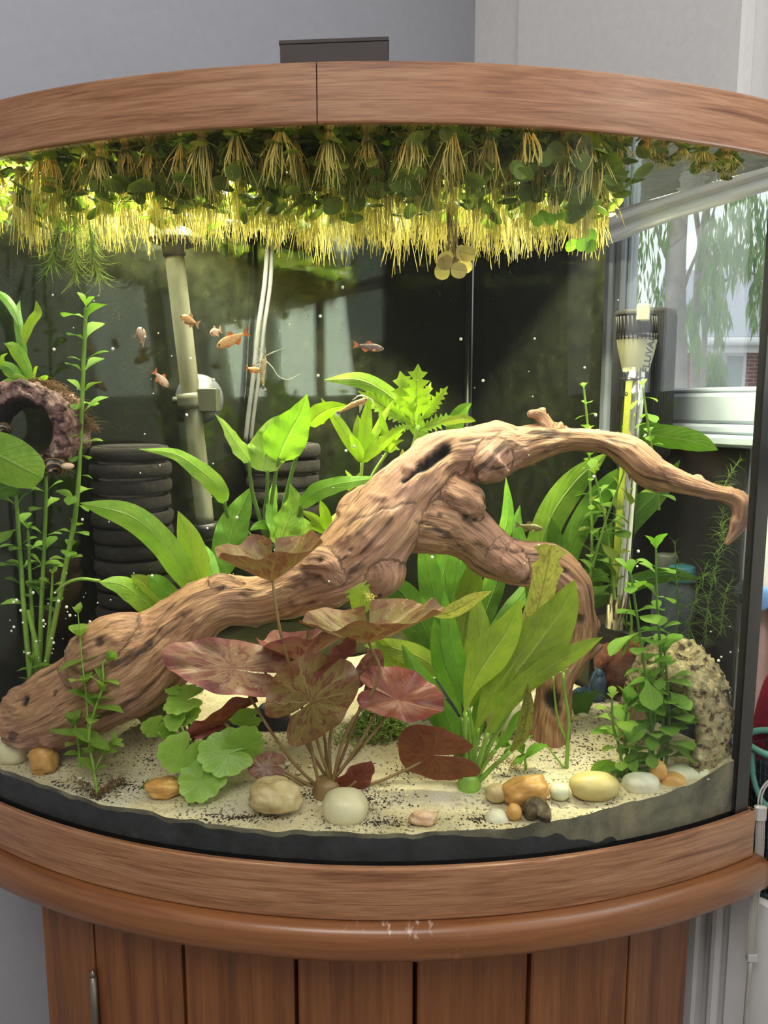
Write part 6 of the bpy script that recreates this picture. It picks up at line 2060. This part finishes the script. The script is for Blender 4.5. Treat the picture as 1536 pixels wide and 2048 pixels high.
# bare twin stem and the small sprigs on the sand
y0 = gy(1133, 1536)
tw = thing('bare_stem', P(1133, 1536, y0), 'pale bare forked stem standing alone before the driftwood foot', 'plant stem')
for pts, r in (([(1133, 1538), (1136, 1480), (1138, 1440), (1128, 1380), (1127, 1345)], 4.2), ([(1132, 1478), (1116, 1440), (1110, 1400), (1106, 1352)], 2.6), ([(1128, 1536), (1112, 1515), (1090, 1488)], 2.4), ([(1127, 1346), (1134, 1338), (1143, 1348)], 1.5), ([(1106, 1354), (1114, 1346), (1126, 1344)], 1.5)):
    mk('stem', *tube([P(x, y, y0 + (1536 - y) * .00008) for x, y in pts], [r * mpp(1450, y0) * q for q in np.linspace(1, .7, len(pts))], 8, 14)[:2], MT['stalk_green'], tw)
y0 = gy(1050, 1540)
stem_plant('small_sprig', [(1052, 1540), (1048, 1512), (1034, 1496), (1020, 1490)], y0, y0 - .004, 3.0, 'low sprig with a few leaves on the sand beside the sword plant', nodes=3, L=40, start=.35, kind='oval', mats=('lf_bright', 'lf_sword'), seed=71, el=.1)
y0 = gy(1215, 1556)
fl_ = thing('fallen_leaf', P(1225, 1556, y0), 'pair of green leaves lying on the sand behind the long yellow pebble', 'leaf')
leaf(fl_, [(1180, 1548), (1195, 1536), (1215, 1530), (1235, 1528)], 12, y0, y0 + .01, 'lf_bright', prof='lance', roll=.5, n=12, m=4)
leaf(fl_, [(1184, 1548), (1205, 1542), (1222, 1542), (1236, 1545)], 6, y0, y0 + .008, 'lf_bright', prof='lance', roll=.5, n=12, m=4)
y0 = gy(262, 1600) + .004
fl2 = thing('fallen_leaf', P(262, 1600, y0), 'curved green leaf blade lying on the sand at the front left', 'leaf')
leaf(fl2, [(230, 1590), (248, 1599), (268, 1594), (284, 1578), (298, 1556)], 6.5, y0, y0 + .012, 'lf_deep', prof='lance', roll=.3, n=14, m=4)

# bright narrow leaved stems behind the arch
for i, (stempts, tips, cxy, wd, lab, yy) in enumerate([
    ([(718, 1000), (722, 960), (724, 925)], [(642, 796, 13), (738, 790, 14), (812, 854, 12), (786, 800, 9), (700, 868, 12), (760, 880, 13), (715, 830, 16), (780, 862, 8)], (724, 925), 13, 'glowing yellow green narrow leaved stem left of the driftwood bend', .785),
    ([(726, 1000), (745, 950), (774, 905)], [(732, 882, 3), (758, 820, 9), (808, 880, 5), (800, 900, 5), (806, 866, 4), (722, 862, 8)], (776, 904), 8, 'thinner narrow leaved stem leaning right beside the glowing one', .800),
    ([(700, 1010), (704, 985), (712, 965)], [(660, 956, 6), (662, 968, 5), (724, 942, 9), (690, 940, 6)], (712, 985), 8, 'small side shoot with tiny leaves under the glowing narrow leaved stem', .792),
    ([(700, 1060), (668, 1070), (655, 1066)], [(600, 1020, 10), (598, 1050, 8), (642, 1028, 9), (672, 1026, 9), (640, 1000, 12), (700, 1028, 6)], (660, 1068), 9, 'low tuft of narrow leaves at the back of the driftwood bend', .800)]):
    rt = thing('narrow_leaf_plant', P(*stempts[0], yy), lab, 'plant')
    mk('stem', *tube([P(x, y, yy) for x, y in stempts], 3.2 * mpp(900, yy), 8, 12)[:2], MT['stalk_green'], rt)
    for j, (tx, ty, w_) in enumerate(tips):
        c = cxy
        mx, my = (c[0] * .45 + tx * .55), (c[1] * .45 + ty * .55) - 6
        leaf(rt, [c, ((c[0] * .75 + mx * .25), (c[1] * .75 + my * .25)), (mx, my), (tx, ty)], w_, yy, yy - .02 + .012 * (j % 4), 'lf_yellow', prof='lance', roll=.25 * (-1) ** j, seed=j, n=14, m=4)

# feathery divided plant
wi = thing('feathery_plant', P(800, 1000, .815), 'bright yellow green plant with divided jagged leaves above the driftwood bend', 'plant')
mk('stem', *tube([P(790, 1000, .815), P(815, 930, .812), P(832, 872, .81), P(836, 850, .81)], .0022, 8, 14)[:2], MT['stalk_green'], wi)


def jagged(root, base, tip, half, Y0, Y1, nlob=5, mat='lf_yellow', seed=0, depth=.55):
    """Leaf with pointed side lobes on both sides of its midrib."""
    rnd = random.Random(seed)
    b_, t2 = P(*base, Y0), P(*tip, Y1)
    d = t2 - b_; L = d.length; d.normalize()
    view = ((b_ + t2) / 2 - CAMP).normalized()
    s = d.cross(view).normalized()
    H = half * mpp(base[1], Y0)
    prof = []
    for i in range(nlob):
        a = .22 + .68 * i / nlob
        e = math.sin(PI * (a * .9 + .08))
        prof += [(a, H * e * (1 - depth)), (a + .52 / nlob, H * e * rnd.uniform(.85, 1.1)), (a + .60 / nlob, H * e * (1 - depth) * .9)]
    prof = [(0, H * .04), (.16, H * .10)] + prof + [(1, 0.0002)]
    V, Fc, U = [], [], []
    for a, w_ in prof:
        p = b_ + d * (a * L) + view * (-.10 * L * math.sin(a * 2.6))
        V += [p - s * w_ - view * w_ * .25, p, p + s * w_ - view * w_ * .25]
        U += [(0.0, a), (.5, a), (1.0, a)]
    for i in range(len(prof) - 1):
        a = i * 3
        Fc += [(a, a + 3, a + 4, a + 1), (a + 1, a + 4, a + 5, a + 2)]
    mk('leaf', V, Fc, MT[mat], root, U)


for j, (bs_, tp, hf, nl, m_) in enumerate([((832, 850), (836, 728), 30, 5, 'lf_yellow'), ((826, 850), (800, 742), 28, 4, 'lf_yellow'), ((828, 846), (716, 782), 20, 8, 'lf_yellow'), ((828, 850), (732, 806), 14, 7, 'lf_bright'),
                                           ((836, 848), (896, 772), 16, 6, 'lf_yellow'), ((838, 846), (882, 792), 13, 5, 'lf_bright'), ((836, 840), (862, 764), 12, 4, 'lf_yellow'), ((838, 860), (905, 832), 18, 5, 'lf_bright'),
                                           ((830, 850), (778, 862), 10, 5, 'lf_bright'), ((834, 862), (870, 880), 10, 4, 'lf_sword'), ((828, 836), (786, 790), 14, 4, 'lf_yellow')]):
    jagged(wi, bs_, tp, hf, .81, .80 + .006 * (j % 4), nl, m_, j)
leaf(wi, [(880, 846), (900, 842), (925, 838), (952, 842)], 9, .80, .80, 'lf_olive', prof='strap', roll=.3, n=10, m=4)
lb = thing('long_blade_plant', P(862, 905, .83), 'long green strap leaf arching left behind the jagged leaves', 'plant')
leaf(lb, [(872, 925), (850, 880), (820, 830), (770, 785), (720, 760), (648, 760)], 18, .835, .80, 'lf_bright', prof='strap', roll=.15, seed=4)
leaf(lb, [(905, 890), (908, 860), (918, 830), (930, 815), (944, 806)], 18, .825, .815, 'lf_sword', prof='lance', roll=.2, seed=4)
leaf(lb, [(850, 890), (880, 878), (910, 872), (930, 868), (940, 866)], 7, .815, .81, 'lf_bright', prof='strap', roll=.2, seed=4)
ol = thing('spotted_leaf_plant', P(802, 965, .79), 'yellowed spotted leaf standing behind the driftwood split', 'plant')
leaf(ol, [(806, 975), (804, 945), (806, 920), (805, 898)], 13, .79, .785, 'lf_old', prof='lance', roll=.2, n=12)
leaf(ol, [(806, 930), (818, 915), (828, 905), (834, 900)], 9, .79, .785, 'lf_olive', prof='lance', roll=.4, n=10)
leaf(ol, [(706, 1240), (712, 1220), (722, 1200), (720, 1180), (716, 1170)], 22, .672, .668, 'lf_old', prof='torn', roll=.2, n=14, name='torn_leaf') if False else None
tl = thing('torn_leaf', P(705, 1222, .668), 'torn pale green leaf with frayed roots caught under the driftwood knob', 'leaf')
leaf(tl, [(716, 1228), (722, 1210), (722, 1195), (712, 1172)], 30, .668, .664, 'lf_olive', prof='torn', roll=.2, n=16)
hairs([P(735, 1190, .664), P(745, 1200, .664)], 16, .012, MT['root'], 'roots', tl, .4, 44, .0004)

# needle leaved stems
for i, (pts, yy, lab, n_, L) in enumerate([
    ([(1410, 1290), (1416, 1210), (1432, 1130), (1446, 1070)], .735, 'tallest of the dark needle leaved stems in the right corner', 20, 34),
    ([(1376, 1285), (1382, 1230), (1396, 1180), (1410, 1140)], .745, 'needle leaved stem left of the tallest one above the cork cave', 15, 34),
    ([(1440, 1270), (1446, 1220), (1452, 1180), (1462, 1165)], .725, 'short needle leaved stem nearest the right silicone edge', 11, 30),
    ([(1352, 1290), (1356, 1220), (1352, 1150), (1350, 1090)], .750, 'faint needle leaved stem in front of the small bottles', 12, 26),
    ([(1446, 980), (1456, 958), (1470, 934), (1478, 924)], .700, 'needle leaved tip growing up from the end of the driftwood', 7, 26),
    ([(1444, 1075), (1444, 1050), (1446, 1020)], .705, 'needle leaved sprig hanging below the end of the driftwood', 6, 24)]):
    stem_plant('needle_plant', pts, yy, yy - .006, 1.6, lab, nodes=n_, L=L, start=.05, kind='needle', mats=('lf_needle',) if i < 4 else ('lf_needle', 'lf_olive'), per=6, seed=90 + i, el=.15, step=.5, stalk='stalk_dark', group=None)
for i, (pts, lab) in enumerate([([(150, 430), (150, 480), (152, 520), (150, 556)], 'pale feathery floating stem hanging left among the roots'), ([(178, 440), (184, 490), (190, 530), (198, 552)], 'second pale feathery stem hanging close right of the first'), ([(120, 440), (112, 480), (106, 510), (98, 535)], 'greener feathery stem hanging left of the pale ones')]):
    stem_plant('needle_plant', pts, .665, .655, 1.5, lab, nodes=18, L=40, start=.05, kind='needle', mats=('lf_needle_pale',) if i < 2 else ('lf_needle_pale', 'lf_needle'), per=6, seed=110 + i, el=.75, step=.5, stalk='stalk_green')
y0 = .775
gt = thing('grass_tuft', ground(1158, 1430), 'tuft of thin grass blades behind the driftwood foot', 'plant')
for j in range(12):
    x0 = 1150 + j * 2.2
    leaf(gt, [(x0, 1432), (x0 + (j - 5) * 1.5, 1405), (x0 + (j - 4) * 3, 1385), (x0 + (j - 3) * 5, 1378 + (j % 3) * 10)], 2.2, gt.location.y, gt.location.y - .004, 'lf_deep', prof='strap', n=8, m=2)

# ------------------------------------------------------------------ floating plants
def float_proto(seed):
    """Leaves and hanging roots of one floating plant about its own origin at the water surface."""
    rnd = random.Random(seed)
    leaves = []
    nl = rnd.randint(6, 8)
    for i in range(nl):
        a = 2 * PI * i / nl + rnd.uniform(-.4, .4)
        R = rnd.uniform(.0048, .0078)
        c = Vector((math.cos(a), math.sin(a), 0)) * R * rnd.uniform(.9, 1.5) + Z * rnd.uniform(-.011, .001)
        tilt = rnd.uniform(-.8, .8)
        u = Vector((math.cos(a), math.sin(a), tilt)).normalized(); w_ = Vector((-math.sin(a), math.cos(a), rnd.uniform(-.3, .3))).normalized()
        N = u.cross(w_)
        V, Fc, U = [c], [], [(.5, .5)]
        m = 12
        for ring_ in (0.55, 1):
            for j in range(m):
                b_ = 2 * PI * j / m
                V.append(c + u * (math.cos(b_) * R * ring_) + w_ * (math.sin(b_) * R * .86 * ring_) - N * (.25 * R * ring_ ** 2))
                U.append((.5 + .5 * math.sin(b_) * ring_, .5 + .5 * math.cos(b_) * ring_))
        for j in range(m):
            Fc.append((0, 1 + j, 1 + (j + 1) % m))
            Fc.append((1 + j, 1 + m + j, 1 + m + (j + 1) % m, 1 + (j + 1) % m))
        leaves.append((V, Fc, U))
    parts = []
    nr = rnd.randint(34, 48)
    for _ in range(nr):
        a, q = rnd.uniform(0, 2 * PI), rnd.random()
        L = rnd.uniform(.024, .058)
        sp = rnd.uniform(.001, .009)
        p0 = Vector((math.cos(a), math.sin(a), 0)) * .003 * q - Z * .001
        dr = Vector((math.cos(a), math.sin(a), 0)) * sp
        ph = rnd.uniform(0, 6)
        pts = [p0, p0 + dr * .6 - Z * L * .35, p0 + dr * (1 + .3 * math.sin(ph)) - Z * L * .7, p0 + dr * (1.1 + .8 * math.sin(ph)) + Vector((-dr.y, dr.x, 0)) * .5 * math.cos(ph) - Z * L]
        parts.append(tube(pts, [.00034, .0004, .00036, .00018], 3, 6, False))
    v, f, _ = join(*parts)
    return leaves, (v, f)


PROT = []
for s in range(7):
    lv, rt = float_proto(200 + s)
    mt = MT['lf_float']
    PROT.append(([mesh('floating_leaf', V, Fc, mt, U) for V, Fc, U in lv], mesh('floating_roots', rt[0], rt[1], MT['root'])))
rnd = random.Random(77)
spots = []
tries = 0
while len(spots) < 215 and tries < 20000:
    tries += 1
    y = rnd.uniform(.594, .80); x = rnd.uniform(-.42, .32)
    if math.hypot(x, y - BC.y) > .676: continue
    p = Vector((x, y, 0))
    if (p - CORN).dot(RN) < .022 or (p - CORN).dot(LN) < .022: continue
    q = P(768, 465, 1)
    k = (ZW - EYE) / y
    v = math.tan(math.atan(k) + PITCH) * F
    z_ = F * CP + v * SP
    px, py = 768 + x / y * z_, 1024 - v
    if px > (1500 if .672 - math.hypot(x, y - BC.y) < .016 else 1215 + (26 if py < 330 else 0)): continue
    if 330 < px < 620 and py > 405: continue
    if py > 445 and rnd.random() < .5: continue
    if min([9] + [math.hypot(x - a, y - b_) for a, b_, *_ in spots]) < .0165: continue
    spots.append((x, y, px, py))
ROWS = ('in the row against the front glass', 'in the second row from the front glass', 'in the row below the front lamp', 'in the row below the rear lamp', 'in the rearmost row')
rowof = lambda y, x: min(4, int(max(0, (0.676 - math.hypot(x, y - BC.y))) / .046)) if y < .72 else (2 if y < .735 else 3 if y < .77 else 4)
order = {}
for r_i in range(5):
    m_ = sorted([i for i, q in enumerate(spots) if rowof(q[1], q[0]) == r_i], key=lambda i: spots[i][2])
    for k_, i in enumerate(m_): order[i] = (r_i, k_ + 1)
ORD = lambda n: '%d%s' % (n, 'th' if 10 < n % 100 < 20 else {1: 'st', 2: 'nd', 3: 'rd'}.get(n % 10, 'th'))
for i, (x, y, px, py) in enumerate(spots):
    pl, pr = PROT[i % 7]
    r_i, k_ = order[i]
    root = thing('floating_plant', (x, y, ZW), '%s floating plant from the left %s' % (ORD(k_), ROWS[r_i]), 'floating plant', 'floating plants at the water surface')
    R = Matrix.Rotation(rnd.uniform(0, 6.28), 4, 'Z') @ Matrix.Scale(rnd.uniform(.85, 1.25), 4)
    for ml in pl:
        inst('leaf', ml, Matrix.Translation((x, y, ZW + .001)) @ R, root)
    if r_i < 3 and px < 1240:                                           # front plants are heaped deeper, their leaves overlapping below the surface
        for q in range(5):
            ml = pl[rnd.randrange(len(pl))]
            inst('leaf', ml, Matrix.Translation((x + rnd.uniform(-.008, .008), y + rnd.uniform(-.004, .006), ZW - rnd.uniform(.004, .030))) @ Matrix.Rotation(rnd.uniform(0, 6.28), 4, 'Z') @ Matrix.Rotation(rnd.uniform(-.9, .9), 4, 'X') @ Matrix.Scale(1.15, 4), root)
    zs = rnd.uniform(.65, 1.05) * (0.7 if py < 330 else 1)
    if px > 1235: zs = .25
    o = inst('roots', pr, Matrix.Translation((x, y, ZW)) @ R @ Matrix.Diagonal((1, 1, zs, 1)), root)
    o['kind'] = 'stuff'
# plants that hang lower: the pale cluster and dark leafy bunches
def hang(px, py, Y, n, R_px, mat, label, seed, rootlen=0.03, rmat='root'):
    rr = random.Random(seed)
    k = mpp(py, Y)
    root = thing('floating_plant', P(px, py, Y), label, 'floating plant')
    for i in range(n):
        c = (px + rr.uniform(-1, 1) * R_px * 1.9, py + rr.uniform(-1, 1) * R_px * 1.3, Y + rr.uniform(-.008, .008))
        a = rr.uniform(0, 6.28)
        V, Fc, U = blade([(c[0] - R_px * math.cos(a), c[1] - R_px * math.sin(a)), c[:2], (c[0] + R_px * math.cos(a), c[1] + R_px * math.sin(a))], R_px * .92, c[2], c[2] + rr.uniform(-.004, .004), 'oval', rr.uniform(-.8, .8), .1, .02, 10, 4, i)
        mk('leaf', V, Fc, MT[mat], root, U)
    parts = []
    top = P(px - 6, py, Y); top.z = ZW - .002
    c = P(px, py, Y)
    for i in range(14):
        o = Vector((rr.uniform(-1, 1), rr.uniform(-1, 1), 0)) * .008
        parts.append(tube([c + o, c.lerp(top, .5) + o * .8 + Vector((rr.uniform(-.004, .004), 0, 0)), top + o * .5], .0004, 4, 8, False))
    v, f, _ = join(*parts)
    mk('roots', v, f, MT[rmat], root)['kind'] = 'stuff'


hang(908, 528, .70, 7, 17, 'lf_float_old', 'pale tan floating plant hanging lowest above the open water', 1, rmat='root_brown')
hang(1120, 375, .625, 8, 17, 'lf_float', 'dark leafy floating bunch hanging in front of the lamp on the right', 2)
hang(1100, 430, .63, 4, 13, 'lf_bright', 'small green floating leaves just below the dark right bunch', 3)
hang(830, 395, .63, 6, 16, 'lf_float', 'dark leafy floating bunch in the centre with a drooping leaf', 4)
hang(700, 365, .63, 5, 14, 'lf_float', 'small dark floating leaves left of the central bunch', 5)
hang(1165, 480, .70, 5, 14, 'lf_bright', 'yellow green floating leaves at the back near the window', 6)
hang(190, 360, .64, 5, 13, 'lf_float', 'dark floating leaves at the front on the left', 7)
hang(1060, 330, .60, 6, 16, 'lf_float', 'large dark floating leaves against the front glass on the right', 8)
hang(1170, 330, .61, 6, 18, 'lf_float', 'broad dark floating leaves at the right end beside the window', 9)

# ------------------------------------------------------------------ dark debris on the sand
rnd = random.Random(41)
V, Fc = [], []
for (cx, cy, rx, ry, n) in [(195, 1592, 60, 30, 330), (250, 1570, 70, 26, 160), (640, 1590, 70, 20, 360), (730, 1600, 120, 36, 420), (820, 1540, 60, 40, 200), (480, 1636, 160, 12, 260), (760, 1645, 130, 16, 240), (300, 1520, 120, 40, 130), (560, 1540, 90, 40, 120),
                            (1000, 1540, 90, 40, 90), (1180, 1500, 120, 60, 120), (960, 1640, 100, 20, 130), (1250, 1420, 110, 40, 70), (110, 1575, 60, 20, 160)]:
    for _ in range(n):
        a, r = rnd.uniform(0, 2 * PI), abs(rnd.gauss(0, .5))
        px, py = cx + rx * r * math.cos(a), cy + ry * r * math.sin(a)
        p = ground(px, py)
        if math.hypot(p.x, p.y - BC.y) > .682 or p.y > .89: continue
        L, ang = rnd.uniform(.0006, .0019), rnd.uniform(0, 6.28)
        u = Vector((math.cos(ang), math.sin(ang), rnd.uniform(-.2, .3))) * L
        w_ = Vector((-math.sin(ang), math.cos(ang), 0)) * L * rnd.uniform(.25, .6)
        p = p + Z * .0004
        k = len(V)
        V += [p - u, p + w_, p + u, p - w_, p + Z * L * .5]
        Fc += [(k, k + 1, k + 4), (k + 1, k + 2, k + 4), (k + 2, k + 3, k + 4), (k + 3, k, k + 4)]
db = mk('debris', V, Fc, plain('dark_debris', (0.035, 0.022, 0.012), 0.9, 0.5, 300), smooth=False)
tag(db, 'dark plant debris scattered over the sand around the front stems', 'debris', kind='stuff')

# ------------------------------------------------------------------ drifting flecks
rnd = random.Random(5)
parts = []
vs, fs = sphere(6, 4)
fl_pts = [(rnd.uniform(100, 700), rnd.uniform(560, 1200)) for _ in range(55)] + [(rnd.uniform(20, 260), rnd.uniform(1180, 1330)) for _ in range(60)] + [(rnd.uniform(700, 1300), rnd.uniform(600, 1150)) for _ in range(26)] + [(rnd.uniform(1400, 1480), rnd.uniform(1220, 1500)) for _ in range(16)]
for px, py in fl_pts:
    y = rnd.uniform(.66, .72)
    c = P(px, py, y); r = rnd.choice([.0006, .0008, .0012, .0016]) * .9
    parts.append(([c + v * r for v in vs], fs))
v, f, _ = join(*parts)
fk = mk('drifting_flecks', v, f, MT['fleck'])
tag(fk, 'tiny pale flecks drifting in the tank water', 'flecks', kind='stuff')
